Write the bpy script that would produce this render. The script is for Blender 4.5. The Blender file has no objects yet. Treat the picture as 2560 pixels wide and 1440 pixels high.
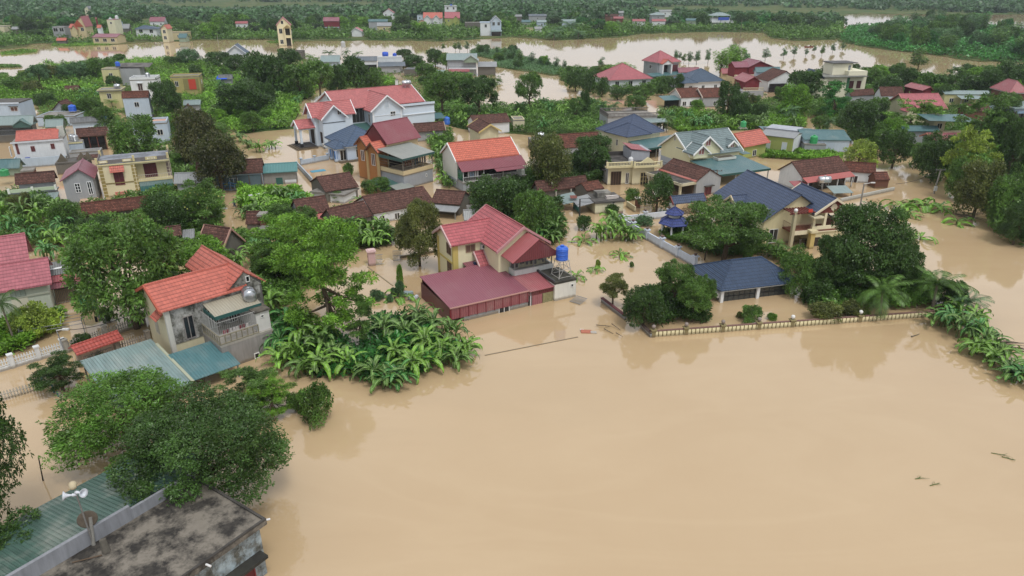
import bpy, math, random
import numpy as np
from mathutils import Vector, Matrix
R = math.radians
sc = bpy.context.scene
# ------------------------------------------------------------------ camera
CH, CF, CT = 32.0, 1780.0, R(23.5)
SN, CS = math.sin(CT), math.cos(CT)
cam = bpy.data.cameras.new("camera")
cam.sensor_width = 36; cam.lens = CF * 36 / 2560; cam.clip_end = 20000; cam.clip_start = .5
camo = bpy.data.objects.new("camera", cam); sc.collection.objects.link(camo)
camo.location = (0, 0, CH); camo.rotation_euler = (R(90) - CT, 0, 0)
sc.camera = camo
# ------------------------------------------------------------------ light
SUN_EL, SUN_AZ = R(62), R(150)
w = bpy.data.worlds.new("World"); sc.world = w; w.use_nodes = True
nt = w.node_tree; nt.nodes.clear()
sky = nt.nodes.new("ShaderNodeTexSky"); sky.sky_type = 'NISHITA'; sky.sun_disc = False
sky.sun_elevation = SUN_EL; sky.sun_rotation = SUN_AZ; sky.air_density = 1.0; sky.dust_density = 6.0; sky.ozone_density = 1.0
hsv = nt.nodes.new("ShaderNodeHueSaturation"); hsv.inputs["Saturation"].default_value = .22
mixw = nt.nodes.new("ShaderNodeMix"); mixw.data_type = 'RGBA'; mixw.inputs[0].default_value = .72
mixw.inputs[7].default_value = (7.3, 7.5, 7.9, 1)      # even cloud deck under the clear sky
bg = nt.nodes.new("ShaderNodeBackground"); bg.inputs[1].default_value = .128
ow = nt.nodes.new("ShaderNodeOutputWorld")
nt.links.new(sky.outputs[0], hsv.inputs["Color"]); nt.links.new(hsv.outputs[0], mixw.inputs[6])
nt.links.new(mixw.outputs[2], bg.inputs[0]); nt.links.new(bg.outputs[0], ow.inputs[0])
sl = bpy.data.lights.new("sun", 'SUN'); sl.energy = 1.5; sl.angle = R(14); sl.color = (1, .97, .92); sl.specular_factor = .15
so = bpy.data.objects.new("sun", sl); sc.collection.objects.link(so)
so.rotation_euler = (R(90) - SUN_EL, 0, math.pi - SUN_AZ)
sc.view_settings.view_transform = 'Standard'; sc.view_settings.look = 'None'
sc.view_settings.exposure = .06; sc.view_settings.gamma = 1
sc.cycles.max_bounces = 6; sc.cycles.diffuse_bounces = 3; sc.cycles.glossy_bounces = 3
sc.cycles.transparent_max_bounces = 6; sc.cycles.volume_bounces = 0
col = sc.collection

def P(px, py, z=0.):
    a = (px - 1280) / CF; b = -(py - 720) / CF
    t = (z - CH) / (-SN + b * CS)
    return Vector((a * t, (CS + b * SN) * t, z))
def Q(x, y, z):
    d = y * CS - (z - CH) * SN; u = y * SN + (z - CH) * CS
    return (1280 + CF * x / d, 720 - CF * u / d)
def lin(h):
    h = h.lstrip('#'); o = []
    for i in (0, 2, 4):
        c = int(h[i:i + 2], 16) / 255; o.append(c / 12.92 if c <= .04045 else ((c + .055) / 1.055) ** 2.4)
    return (*o, 1)

# ------------------------------------------------------------------ materials
MATS = {}
class NT:
    def __init__(s, name):
        s.m = bpy.data.materials.new(name); s.m.use_nodes = True; s.t = s.m.node_tree
        s.b = s.t.nodes["Principled BSDF"]; s.out = s.t.nodes["Material Output"]
    def n(s, typ, **kw):
        nd = s.t.nodes.new("ShaderNode" + typ)
        for k, v in kw.items():
            if hasattr(nd, k) and k not in nd.inputs: setattr(nd, k, v)
            else: nd.inputs[k.replace('_', ' ')].default_value = v
        return nd
    def l(s, a, b): s.t.links.new(a, b)
    def math(s, op, a, b=0.):
        nd = s.t.nodes.new("ShaderNodeMath"); nd.operation = op
        for i, x in enumerate((a, b)):
            if isinstance(x, (int, float)): nd.inputs[i].default_value = x
            else: s.l(x, nd.inputs[i])
        return nd.outputs[0]
    def mix(s, f, a, b, mode='MIX'):
        nd = s.t.nodes.new("ShaderNodeMix"); nd.data_type = 'RGBA'; nd.blend_type = mode
        for i, x in ((0, f), (6, a), (7, b)):
            if isinstance(x, (int, float)): nd.inputs[i].default_value = x
            elif isinstance(x, tuple): nd.inputs[i].default_value = x
            else: s.l(x, nd.inputs[i])
        return nd.outputs[2]
    def ramp(s, f, stops):
        nd = s.t.nodes.new("ShaderNodeValToRGB"); e = nd.color_ramp.elements
        while len(e) < len(stops): e.new(.5)
        for i, (p, c) in enumerate(stops):
            e[i].position = p; e[i].color = c if isinstance(c, tuple) else (c, c, c, 1)
        s.l(f, nd.inputs[0]); return nd.outputs[0]
    def noise(s, vec, scale, detail=4, rough=.6):
        nd = s.n("TexNoise"); nd.inputs["Scale"].default_value = scale; nd.inputs["Detail"].default_value = detail
        nd.inputs["Roughness"].default_value = rough
        if vec is not None: s.l(vec, nd.inputs["Vector"])
        return nd.outputs[0]
    def mapv(s, vec, sx, sy, sz):
        nd = s.n("Mapping"); nd.inputs["Scale"].default_value = (sx, sy, sz); s.l(vec, nd.inputs[0]); return nd.outputs[0]
    def bump(s, h, dist, strength=1.):
        nd = s.n("Bump"); nd.inputs["Distance"].default_value = dist; nd.inputs["Strength"].default_value = strength
        s.l(h, nd.inputs["Height"]); s.l(nd.outputs[0], s.b.inputs["Normal"])
    def base(s, c):
        if isinstance(c, tuple): s.b.inputs["Base Color"].default_value = c
        else: s.l(c, s.b.inputs["Base Color"])
    def rough(s, r, spec=.4):
        s.b.inputs["Roughness"].default_value = r; s.b.inputs["Specular IOR Level"].default_value = spec

def desat(c, k=.16):
    l = .3 * c[0] + .55 * c[1] + .15 * c[2]; return (c[0] + (l - c[0]) * k, c[1] + (l - c[1]) * k, c[2] + (l - c[2]) * k, 1)
def sh(c, k): return (min(1, c[0] * k), min(1, c[1] * k), min(1, c[2] * k), 1)
def M(kind, hexc, p=0.5):
    key = (kind, hexc, p)
    if key in MATS: return MATS[key]
    c = desat(lin(hexc), .28 if kind in ('tile', 'tilew', 'metal', 'oldtile') else .1); g = NT(kind + "_" + hexc.strip('#'))
    tc = g.n("TexCoord"); uv, ob = tc.outputs["UV"], tc.outputs["Object"]
    big = g.noise(ob, .35, 3); fine = g.noise(ob, 3.5, 5)
    if kind == 'plaster':
        st = g.noise(g.mapv(uv, 2.2, .25, 1), 1.4, 5, .7)
        dirt = g.ramp(g.math('ADD', g.math('MULTIPLY', st, .6), g.math('MULTIPLY', big, .4)), [(.38, 0.), (.75, 1.)])
        cc = g.mix(g.math('MULTIPLY', dirt, p), c, sh(c, .45))
        wz = g.n("SeparateXYZ"); g.l(g.n("NewGeometry").outputs["Position"], wz.inputs[0]); wn = g.math('ADD', wz.outputs[2], g.math('MULTIPLY', fine, -.35))
        cc = g.mix(g.ramp(wn, [(0., .7), (.06, .4), (.22, 0.)]), cc, lin('75654c'))
        g.base(g.mix(g.math('MULTIPLY', fine, .16), cc, sh(c, .6))); g.rough(.85, .25); g.bump(fine, .01, .4)
    elif kind == 'stained':
        st = g.noise(g.mapv(uv, 1, .7, 1), .9, 8, .75)
        f = g.ramp(st, [(.42, 1.), (.53, .35), (.6, 0.)])
        f2 = g.ramp(g.noise(uv, 3.1, 6, .7), [(.4, 0.), (.7, .5)])
        cc = g.mix(f, c, lin('4a4a44')); cc = g.mix(f2, cc, lin('8c8a80'))
        g.base(cc); g.rough(.9, .2); g.bump(st, .02, .5)
    elif kind in ('tile', 'tilew'):
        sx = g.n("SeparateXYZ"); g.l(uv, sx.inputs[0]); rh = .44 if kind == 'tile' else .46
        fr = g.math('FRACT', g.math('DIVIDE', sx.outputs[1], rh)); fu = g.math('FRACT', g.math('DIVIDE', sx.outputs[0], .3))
        br = g.n("TexBrick"); br.offset = .0; g.l(uv, br.inputs["Vector"]); br.inputs["Scale"].default_value = 1
        br.inputs["Brick Width"].default_value = .3; br.inputs["Row Height"].default_value = rh
        br.inputs["Mortar Size"].default_value = .0; br.inputs["Bias"].default_value = 0
        br.inputs["Color1"].default_value = sh(c, 1.12); br.inputs["Color2"].default_value = sh(c, .86)
        line = g.ramp(fr, [(0., 1.), (.16, .85), (.28, 0.)])  # dark row bands put the shade of each tile step into the colour
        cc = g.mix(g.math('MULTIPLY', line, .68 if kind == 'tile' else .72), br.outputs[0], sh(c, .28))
        cc = g.mix(g.ramp(big, [(.45, 0.), (.8, p * .8)]), cc, sh(c, .55))
        cc = g.mix(g.ramp(g.noise(g.mapv(uv, 1.6, .5, 1), 2, 6, .7), [(.52, 0.), (.75, p * .55)]), cc, lin('3c3634'))
        h = g.math('SUBTRACT', g.math('SINE', g.math('MULTIPLY', fu, math.pi)), g.math('MULTIPLY', fr, .9))
        g.base(cc); g.rough(.5, .4); g.bump(h, .05, .8)
    elif kind == 'oldtile':
        br = g.n("TexBrick"); br.offset = .5; g.l(uv, br.inputs["Vector"]); br.inputs["Scale"].default_value = 1
        br.inputs["Brick Width"].default_value = .2; br.inputs["Row Height"].default_value = .24
        br.inputs["Mortar Size"].default_value = .022; br.inputs["Bias"].default_value = -.25
        br.inputs["Color1"].default_value = sh(c, .8); br.inputs["Color2"].default_value = sh(c, 1.9); br.inputs["Mortar"].default_value = sh(c, .3)
        f = g.ramp(g.noise(g.mapv(uv, 1, .6, 1), .7, 6, .7), [(.4, 0.), (.65, 1.)])
        cc = g.mix(g.math('MULTIPLY', f, .6), br.outputs[0], lin('3a2e2a'))
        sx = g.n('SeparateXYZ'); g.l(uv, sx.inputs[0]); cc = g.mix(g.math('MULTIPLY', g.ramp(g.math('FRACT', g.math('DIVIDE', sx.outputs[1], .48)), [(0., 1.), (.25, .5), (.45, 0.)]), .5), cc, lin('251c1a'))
        sp = g.ramp(g.noise(uv, 6, 3, .6), [(.62, 0.), (.7, .7)])
        cc = g.mix(sp, cc, lin('94604c'))
        g.base(cc); g.rough(.9, .15); g.bump(br.outputs[1], .06, -.8)
    elif kind == 'metal':
        sx = g.n("SeparateXYZ"); g.l(uv, sx.inputs[0])
        fu = g.math('FRACT', g.math('DIVIDE', sx.outputs[0], .25)); rib = g.ramp(fu, [(0., 0.), (.16, 1.), (.3, 1.), (.46, 0.)])
        fv = g.math('FRACT', g.math('DIVIDE', sx.outputs[0], 1.05)); seam = g.ramp(fv, [(0., 1.), (.04, 0.)])
        cc = g.mix(g.ramp(g.noise(g.mapv(uv, 1.5, .22, 1), 1.3, 5, .7), [(.4, 0.), (.75, p)]), c, sh(c, .55))
        cc = g.mix(g.ramp(big, [(.5, 0.), (.8, p * .7)]), cc, lin('a8a79e'))
        cc = g.mix(g.math('MULTIPLY', seam, .25), cc, sh(c, .4)); cc = g.mix(g.math('MULTIPLY', rib, .14), cc, sh(c, .6))
        g.base(cc); g.rough(.42, .5); g.bump(rib, .035, .9)
    elif kind == 'asb':
        sx = g.n("SeparateXYZ"); g.l(uv, sx.inputs[0]); wv = g.math('SINE', g.math('MULTIPLY', sx.outputs[0], 28.))
        cc = g.mix(g.ramp(g.noise(g.mapv(uv, 3, .4, 1), 1.3, 5, .7), [(.35, 0.), (.7, .8)]), c, sh(c, .35))
        cc = g.mix(g.ramp(wv, [(0., .35), (.6, 0.)]), cc, sh(c, .3))
        g.base(cc); g.rough(.9, .2); g.bump(wv, .04, .8)
    elif kind == 'conc':
        f = g.ramp(g.noise(ob, .55, 8, .7), [(.42, 0.), (.56, 1.)])
        cc = g.mix(g.math('MULTIPLY', f, p), c, lin('2c2a28'))
        cc = g.mix(g.ramp(fine, [(.4, 0.), (.8, .5)]), cc, sh(c, .6))
        g.base(cc); g.rough(.85, .3); g.bump(fine, .02, .7)
    elif kind == 'glass':
        g.base(c); g.rough(.12, .6)
    elif kind == 'slat':
        sx = g.n("SeparateXYZ"); g.l(uv, sx.inputs[0]); fv = g.math('FRACT', g.math('DIVIDE', sx.outputs[1], .12))
        g.base(g.mix(g.ramp(fv, [(0., .7), (.3, 0.)]), c, sh(c, .4))); g.rough(.55)
    elif kind == 'steel':
        g.base(c); g.b.inputs["Metallic"].default_value = .85; g.rough(.32); g.bump(fine, .01, .3)
    elif kind == 'plastic':
        sx = g.n("SeparateXYZ"); g.l(ob, sx.inputs[0]); g.base(g.mix(g.math('MULTIPLY', big, .3), c, sh(c, .6))); g.rough(.35, .5)
        g.bump(g.math('SINE', g.math('MULTIPLY', sx.outputs[2], 40.)), .02, .6)
    elif kind == 'bark':
        g.base(g.mix(g.noise(ob, 5, 4), c, sh(c, .4))); g.rough(.9, .2); g.bump(fine, .03)
    elif kind == 'quoin':
        br = g.n("TexBrick"); br.offset = .0; g.l(uv, br.inputs["Vector"]); br.inputs["Scale"].default_value = 1
        br.inputs["Brick Width"].default_value = 5; br.inputs["Row Height"].default_value = .55; br.inputs["Mortar Size"].default_value = .03
        br.inputs["Color1"].default_value = c; br.inputs["Color2"].default_value = sh(c, .85); br.inputs["Mortar"].default_value = lin('e8dfc4')
        g.base(br.outputs[0]); g.rough(.8)
    else:
        g.base(g.mix(g.math('MULTIPLY', fine, .3), c, sh(c, .55))); g.rough(.6 if kind == 'paint' else .9, .3)
    MATS[key] = g.m; return g.m

def leaf_mat(name, trans=.25, ribs=False, gloss=.35):
    g = NT(name); oi = g.n("ObjectInfo"); ge = g.n("NewGeometry"); tc = g.n("TexCoord")
    rnd = ge.outputs["Random Per Island"]
    clump = g.noise(tc.outputs["Object"], .8, 3)
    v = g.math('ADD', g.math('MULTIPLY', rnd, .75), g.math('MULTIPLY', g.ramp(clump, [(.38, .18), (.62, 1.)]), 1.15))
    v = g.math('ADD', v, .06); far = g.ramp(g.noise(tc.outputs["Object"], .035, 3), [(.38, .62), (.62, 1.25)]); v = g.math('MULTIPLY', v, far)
    hs = g.n("HueSaturation"); g.l(oi.outputs["Color"], hs.inputs["Color"]); g.l(v, hs.inputs["Value"])
    hh = g.math('ADD', .456, g.math('MULTIPLY', g.noise(tc.outputs["Object"], 1.7, 2), .04)); g.l(hh, hs.inputs["Hue"])
    cc = hs.outputs[0]
    if ribs:
        sx = g.n("SeparateXYZ"); g.l(tc.outputs["UV"], sx.inputs[0])
        mid = g.ramp(g.math('ABSOLUTE', g.math('SUBTRACT', sx.outputs[0], .5)), [(.0, 1.), (.09, .9), (.12, 0.)])
        cc = g.mix(g.math('MULTIPLY', mid, .6), cc, (.35, .5, .2, 1))
        st = g.math('SINE', g.math('MULTIPLY', sx.outputs[1], 150.)); g.bump(st, .01, .5)
    g.base(cc); g.rough(gloss, .35)
    tr = g.n("BsdfTranslucent"); g.l(g.mix(.5, cc, (.2, .45, .05, 1), 'MIX'), tr.inputs[0])
    mx = g.n("MixShader"); mx.inputs[0].default_value = trans
    g.l(g.b.outputs[0], mx.inputs[1]); g.l(tr.outputs[0], mx.inputs[2]); g.l(mx.outputs[0], g.out.inputs[0])
    return g.m

# ------------------------------------------------------------------ mesh helpers
class MB:
    def __init__(s): s.v = []; s.f = []; s.k = {}
    def vi(s, p):
        k = (round(p[0], 4), round(p[1], 4), round(p[2], 4))
        if k not in s.k: s.k[k] = len(s.v); s.v.append(tuple(p))
        return s.k[k]
    def face(s, *pts):
        ids = []
        for p in pts:
            i = s.vi(p)
            if i not in ids: ids.append(i)
        if len(ids) > 2: s.f.append(ids)
        return s
    def box(s, x0, y0, z0, x1, y1, z1):
        if x1 < x0: x0, x1 = x1, x0
        if y1 < y0: y0, y1 = y1, y0
        if z1 < z0: z0, z1 = z1, z0
        return s.slabz([(x0, y0), (x1, y0), (x1, y1), (x0, y1)], z0, z1)
    def slabz(s, xy, z0, z1):
        n = len(xy); a = [(x, y, z0) for x, y in xy]; b = [(x, y, z1) for x, y in xy]
        s.face(*a[::-1]); s.face(*b)
        for i in range(n): j = (i + 1) % n; s.face(a[i], a[j], b[j], b[i])
        return s
    def slab(s, top, t=.12):
        n = len(top); bot = [(p[0], p[1], p[2] - t) for p in top]
        s.face(*top); s.face(*bot[::-1])
        for i in range(n): j = (i + 1) % n; s.face(bot[i], bot[j], top[j], top[i])
        return s
    def prism_y(s, xz, y0, y1):
        a = [(x, y0, z) for x, z in xz]; b = [(x, y1, z) for x, z in xz]; n = len(a)
        s.face(*a); s.face(*b[::-1])
        for i in range(n): j = (i + 1) % n; s.face(a[j], a[i], b[i], b[j])
        return s
    def prism_x(s, yz, x0, x1):
        a = [(x0, y, z) for y, z in yz]; b = [(x1, y, z) for y, z in yz]; n = len(a)
        s.face(*a[::-1]); s.face(*b)
        for i in range(n): j = (i + 1) % n; s.face(a[i], a[j], b[j], b[i])
        return s
    def bar(s, p, q, r, r2=None, n=6):
        p = Vector(p); q = Vector(q); r2 = r if r2 is None else r2; d = (q - p).normalized()
        a = d.cross(Vector((0, 0, 1))); a = Vector((1, 0, 0)) if a.length < 1e-4 else a.normalized(); c = d.cross(a)
        A = [p + (a * math.cos(t) + c * math.sin(t)) * r for t in [2 * math.pi * i / n for i in range(n)]]
        B = [q + (a * math.cos(t) + c * math.sin(t)) * r2 for t in [2 * math.pi * i / n for i in range(n)]]
        s.face(*A); s.face(*B[::-1])
        for i in range(n): j = (i + 1) % n; s.face(A[j], A[i], B[i], B[j])
        return s
    def lathe(s, c, prof, n=16, axis='z'):
        rings = []
        for r, h in prof:
            ring = []
            for i in range(n):
                t = 2 * math.pi * i / n; x, y = r * math.cos(t), r * math.sin(t)
                ring.append((c[0] + x, c[1] + y, c[2] + h) if axis == 'z' else (c[0] + h, c[1] + x, c[2] + y))
            rings.append(ring)
        s.face(*rings[0][::-1]); s.face(*rings[-1])
        for A, B in zip(rings, rings[1:]):
            for i in range(n): j = (i + 1) % n; s.face(A[i], A[j], B[j], B[i])
        return s
    def build(s, name, mat, parent=None, smooth=False, label=None):
        me = bpy.data.meshes.new(name); me.from_pydata(s.v, [], s.f); me.materials.append(mat)
        uvl = me.uv_layers.new(name="UVMap"); Z = Vector((0, 0, 1))
        me.update()
        for p in me.polygons:
            n = p.normal
            if abs(n.z) > .999: u, v = Vector((1, 0, 0)), Vector((0, 1, 0))
            else: u = Z.cross(n).normalized(); v = n.cross(u)
            for li in p.loop_indices:
                co = me.vertices[me.loops[li].vertex_index].co; uvl.data[li].uv = (u.dot(co), v.dot(co))
            p.use_smooth = smooth
        o = bpy.data.objects.new(name, me); col.objects.link(o)
        if parent: o.parent = parent
        if label: o["label"] = label
        return o

def tag(o, label=None, cat=None, group=None, kind=None):
    if label: o["label"] = label
    if cat: o["category"] = cat
    if group: o["group"] = group
    if kind: o["kind"] = kind
    return o
LAND = []      # (object, nickname, pixel x, pixel y of base) of the buildings, for telling plants apart
def empty(name, loc, rz=0, label=None, cat=None, group=None):
    o = bpy.data.objects.new(name, None); col.objects.link(o); o.location = loc; o.rotation_euler = (0, 0, rz)
    o.empty_display_size = .3
    return tag(o, label, cat, group)

CREAM, WHITE, GREY, LBLUE = '#d9cfa4', '#dfe3e6', '#9a9da2', '#b9c7d6'
FRAME = lambda: M('paint', '#d8d8d4')
DARK = lambda: M('glass', '#20252a')
BROWN = lambda: M('slat', '#5a262b')
TEAL, MAROON, SLATE = '#3f7277', '#93475a', '#7d8c90'

class Bld:
    """a building: local x runs along its front, y away from the viewer's side, z up from the water"""
    def __init__(s, name, label, A, B, z=0., ang=None, cat='house', nick=None, group=None):
        a = P(*A, z); b = P(*B, z); d = b - a
        s.ang = math.atan2(d.y, d.x) if ang is None else R(ang)
        s.ux = Vector((math.cos(s.ang), math.sin(s.ang), 0)); s.uy = Vector((-s.ux.y, s.ux.x, 0))
        s.w = d.dot(s.ux); s.o = Vector((a.x, a.y, 0)); s.Rr = (0, 0, s.w, 5)
        s.root = empty(name, s.o, s.ang, label, cat, group)
        s.nick = nick
        if nick: LAND.append((nick, a.x + s.ux.x * s.w / 2, a.y + s.ux.y * s.w / 2))
    def at(s, px, py, x=None, y=None, z=None):
        """local point where the sight line through a photo pixel meets the local plane x=, y= or z="""
        d = Vector(((px - 1280) / CF, CS - (py - 720) / CF * SN, -SN - (py - 720) / CF * CS)); o = Vector((0, 0, CH)) - s.o
        lo = Vector((o.dot(s.ux), o.dot(s.uy), o.z)); ld = Vector((d.dot(s.ux), d.dot(s.uy), d.z))
        t = (x - lo.x) / ld.x if x is not None else (y - lo.y) / ld.y if y is not None else (z - lo.z) / ld.z
        return lo + ld * t
    def wp(s, x, y, z=0.): return s.o + s.ux * x + s.uy * y + Vector((0, 0, z))
    def part(s, name, mb, mat, parent=None, smooth=False, label=None): return mb.build(name, mat, parent or s.root, smooth, label)
    def box(s, name, x0, y0, z0, x1, y1, z1, mat, parent=None, label=None):
        return s.part(name, MB().box(x0, y0, z0, x1, y1, z1), mat, parent, label=label)
    def walls(s, x0, y0, x1, y1, z1, mat, z0=-1.5, name='wall'):
        s.Rr = (x0, y0, x1, y1); return s.box(name, x0, y0, z0, x1, y1, z1, mat)
    def gable(s, x0, y0, x1, y1, ze, zr, axis, mat, wall=None, o=.5, og=None, t=.13, verge=None, z0=-1.5, rp=.5, zb=None, caps=True, wy0=None, wy1=None):
        """eave outline x0..x1,y0..y1; axis = direction of the ridge; rp = where the ridge lies; zb = height of the second eave"""
        og = o if og is None else og; zb = ze if zb is None else zb; r = MB()
        if axis == 'x':
            yr = y0 + (y1 - y0) * rp
            r.slab([(x0, y0, ze), (x1, y0, ze), (x1, yr, zr), (x0, yr, zr)], t); r.slab([(x0, yr, zr), (x1, yr, zr), (x1, y1, zb), (x0, y1, zb)], t)
            k0 = (zr - ze) / (yr - y0); k1 = (zr - zb) / (y1 - yr); e = t + .03
            prof = [(y0 + o, z0), (y1 - o, z0), (y1 - o, zb + k1 * o - e), (yr, zr - e), (y0 + o, ze + k0 * o - e)]
            if wall: s.part('wall', MB().prism_x(prof, x0 + og, x1 - og), wall)
            s.Rr = (x0 + og, y0 + o, x1 - og, y1 - o)
            ends = [[(x, y0, ze), (x, yr, zr), (x, y1, zb)] for x in (x0, x1)]; cap = [(x0, yr, zr), (x1, yr, zr)]
        else:
            xr = x0 + (x1 - x0) * rp
            r.slab([(x0, y1, ze), (x0, y0, ze), (xr, y0, zr), (xr, y1, zr)], t); r.slab([(xr, y1, zr), (xr, y0, zr), (x1, y0, zb), (x1, y1, zb)], t)
            k0 = (zr - ze) / (xr - x0); k1 = (zr - zb) / (x1 - xr); e = t + .03
            prof = [(x0 + o, z0), (x1 - o, z0), (x1 - o, zb + k1 * o - e), (xr, zr - e), (x0 + o, ze + k0 * o - e)]
            if wall: s.part('wall', MB().prism_y(prof, y0 + og, y1 - og), wall)
            s.Rr = (x0 + o, y0 + og, x1 - o, y1 - og)
            ends = [[(x0, y, ze), (xr, y, zr), (x1, y, zb)] for y in (y0, y1)]; cap = [(xr, y0, zr), (xr, y1, zr)]
        ro = s.part('roof', r, mat)
        if caps: s.part('ridge_cap', MB().bar(cap[0], cap[1], .1), mat, ro)
        if verge:
            for k, e3 in enumerate(ends):
                v = MB()
                for p, q in zip(e3, e3[1:]):
                    dd = .07; s2 = -1 if k == 0 else 1
                    if axis == 'x': c = [(p[0] + s2 * dd - .07, *p[1:]), (p[0] + s2 * dd + .07, *p[1:])]; c2 = [(q[0] + s2 * dd + .07, *q[1:]), (q[0] + s2 * dd - .07, *q[1:])]
                    else: c = [(p[0], p[1] + s2 * dd - .07, p[2]), (p[0], p[1] + s2 * dd + .07, p[2])]; c2 = [(q[0], q[1] + s2 * dd + .07, q[2]), (q[0], q[1] + s2 * dd - .07, q[2])]
                    v.slab([(a, b, z + .06) for a, b, z in c + c2], .3)
                s.part('bargeboard', v, verge, ro)
        return ro
    def hip(s, x0, y0, x1, y1, ze, zr, mat, wall=None, o=.6, t=.1, z0=-1.5, hx0=None, hx1=None, eave=None):
        w, d = x1 - x0, y1 - y0; r = MB()
        if hx0 is None:
            if w >= d: hx0, hx1 = d / 2, d / 2
            else: hx0 = hx1 = w / 2
        if w >= d: a, b = (x0 + hx0, (y0 + y1) / 2, zr), (x1 - hx1, (y0 + y1) / 2, zr)
        else: a, b = ((x0 + x1) / 2, y0 + hx0, zr), ((x0 + x1) / 2, y1 - hx1, zr)
        c = [(x0, y0, ze), (x1, y0, ze), (x1, y1, ze), (x0, y1, ze)]
        if w >= d: fs = [(c[0], c[1], b, a), (c[1], c[2], b), (c[2], c[3], a, b), (c[3], c[0], a)]
        else: fs = [(c[0], c[1], a), (c[1], c[2], b, a), (c[2], c[3], b), (c[3], c[0], a, b)]
        for f in fs: r.slab(f, t)
        ro = s.part('roof', r, mat)
        cp = MB()
        for q, p in ((c[0], a), (c[3], a if w >= d else b), (c[1], b if w >= d else a), (c[2], b), (a, b)):
            if (Vector(p) - Vector(q)).length > .2: cp.bar(q, p, .09)
        s.part('ridge_cap', cp, mat, ro)
        if wall:
            s.part('eave', MB().box(x0 + .05, y0 + .05, ze - t - .12, x1 - .05, y1 - .05, ze - t - .005), eave or M('paint', '#cfd0cc'))
            s.walls(x0 + o, y0 + o, x1 - o, y1 - o, ze - t - .13, wall, z0)
        return ro
    def mono(s, x0, y0, x1, y1, z00, z10, z11, z01, mat, t=.06, name='roof', fascia=None):
        ro = s.part(name, MB().slab([(x0, y0, z00), (x1, y0, z10), (x1, y1, z11), (x0, y1, z01)], t), mat)
        if fascia:
            h = .35; f = MB()
            f.face((x0, y0 - .02, z00 - h), (x1, y0 - .02, z10 - h), (x1, y0 - .02, z10), (x0, y0 - .02, z00))
            s.part('fascia', MB().slab([(x0, y0 - .05, z00 - .0), (x1, y0 - .05, z10 - .0), (x1, y0 - .01, z10 - .0), (x0, y0 - .01, z00 - .0)], h), fascia, ro)
        return ro
    def flat(s, x0, y0, x1, y1, z, wall, top=None, ph=.5, pm=None, z0=-1.5, slab=.25, over=0.):
        s.walls(x0, y0, x1, y1, z - slab, wall, z0)
        ro = s.box('roof', x0 - over - .03, y0 - over - .03, z - slab, x1 + over + .03, y1 + over + .03, z, top or M('conc', '#7c7872'))
        if ph > 0:
            pm = pm or wall; a, b, c, d = x0 - over, y0 - over, x1 + over, y1 + over; e = .18
            m = MB(); m.box(a, b, z + .002, c, b + e, z + ph); m.box(a, d - e, z + .002, c, d, z + ph)
            m.box(a, b + e, z + .002, a + e, d - e, z + ph); m.box(c - e, b + e, z + .002, c, d - e, z + ph); s.part('parapet', m, pm)
        return ro
    def win(s, face, u, z, w, h, pane=None, frame=None, nx=2, ny=1, name='window', hood=None):
        """opening centred at u along the face of the last wall box, bottom at z"""
        x0, y0, x1, y1 = s.Rr; f = .07; m = MB(); pn = MB()
        def bx(mb, ua, ub, za, zb, d0, d1):
            if face == 'f': mb.box(ua, y0 - d1, za, ub, y0 - d0, zb)
            elif face == 'b': mb.box(ua, y1 + d0, za, ub, y1 + d1, zb)
            elif face == 'l': mb.box(x0 - d1, ua, za, x0 - d0, ub, zb)
            else: mb.box(x1 + d0, ua, za, x1 + d1, ub, zb)
        a, b = u - w / 2, u + w / 2
        bx(m, a, b, z, z + f, -.05, .07); bx(m, a, b, z + h - f, z + h, -.05, .07)
        for i in range(nx + 1):
            c = a + (w - f) * i / nx; bx(m, c, c + f, z + f, z + h - f, -.05, .07)
        for j in range(1, ny):
            c = z + (h - f) * j / ny
            for i in range(nx): bx(m, a + (w - f) * i / nx + f, a + (w - f) * (i + 1) / nx, c, c + .05, -.05, .06)
        o = s.part(name, m, frame or FRAME())
        bx(pn, a + .03, b - .03, z + .03, z + h - .03, -.04, .03); s.part('pane', pn, pane or DARK(), o)
        if hood:
            hm = MB(); bx(hm, a - .25, b + .25, z + h + .08, z + h + .2, -.05, .5); s.part('window_hood', hm, hood, o)
        return o
    def winp(s, face, p0, p1, pane=None, frame=None, nx=2, ny=1, name='window', hood=None):
        x0, y0, x1, y1 = s.Rr; kw = dict(f=dict(y=y0), b=dict(y=y1), l=dict(x=x0), r=dict(x=x1))[face]
        a = s.at(*p0, **kw); b = s.at(*p1, **kw); i = 0 if face in 'fb' else 1
        u0, u1 = sorted((a[i], b[i])); z0, z1 = sorted((a.z, b.z))
        return s.win(face, (u0 + u1) / 2, z0, max(.3, u1 - u0), max(.3, z1 - z0), pane, frame, nx, ny, name, hood)
    def autowin(s, face, n, z, w=1.2, h=1.3, **k):
        x0, y0, x1, y1 = s.Rr; a, b = (x0, x1) if face in 'fb' else (y0, y1)
        for i in range(n): s.win(face, a + (b - a) * (i + .5) / n, z, w, h, **k)
    def col(s, x, y, z0, z1, r, mat, sq=True, name='column'):
        m = MB()
        if sq: m.box(x - r, y - r, z0, x + r, y + r, z1)
        else: m.bar((x, y, z0), (x, y, z1), r, n=10)
        return s.part(name, m, mat)
    def rail(s, x0, y0, x1, y1, z, h, mat, step=.16, name='railing', r=.02):
        m = MB(); L = math.hypot(x1 - x0, y1 - y0); n = max(2, int(L / step))
        for zz in (z + h, z + .08): m.bar((x0, y0, zz), (x1, y1, zz), r * 1.4, n=4)
        for i in range(n + 1):
            f = i / n; x, y = x0 + (x1 - x0) * f, y0 + (y1 - y0) * f; m.bar((x, y, z), (x, y, z + h), r, n=4)
        return s.part(name, m, mat)
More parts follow.
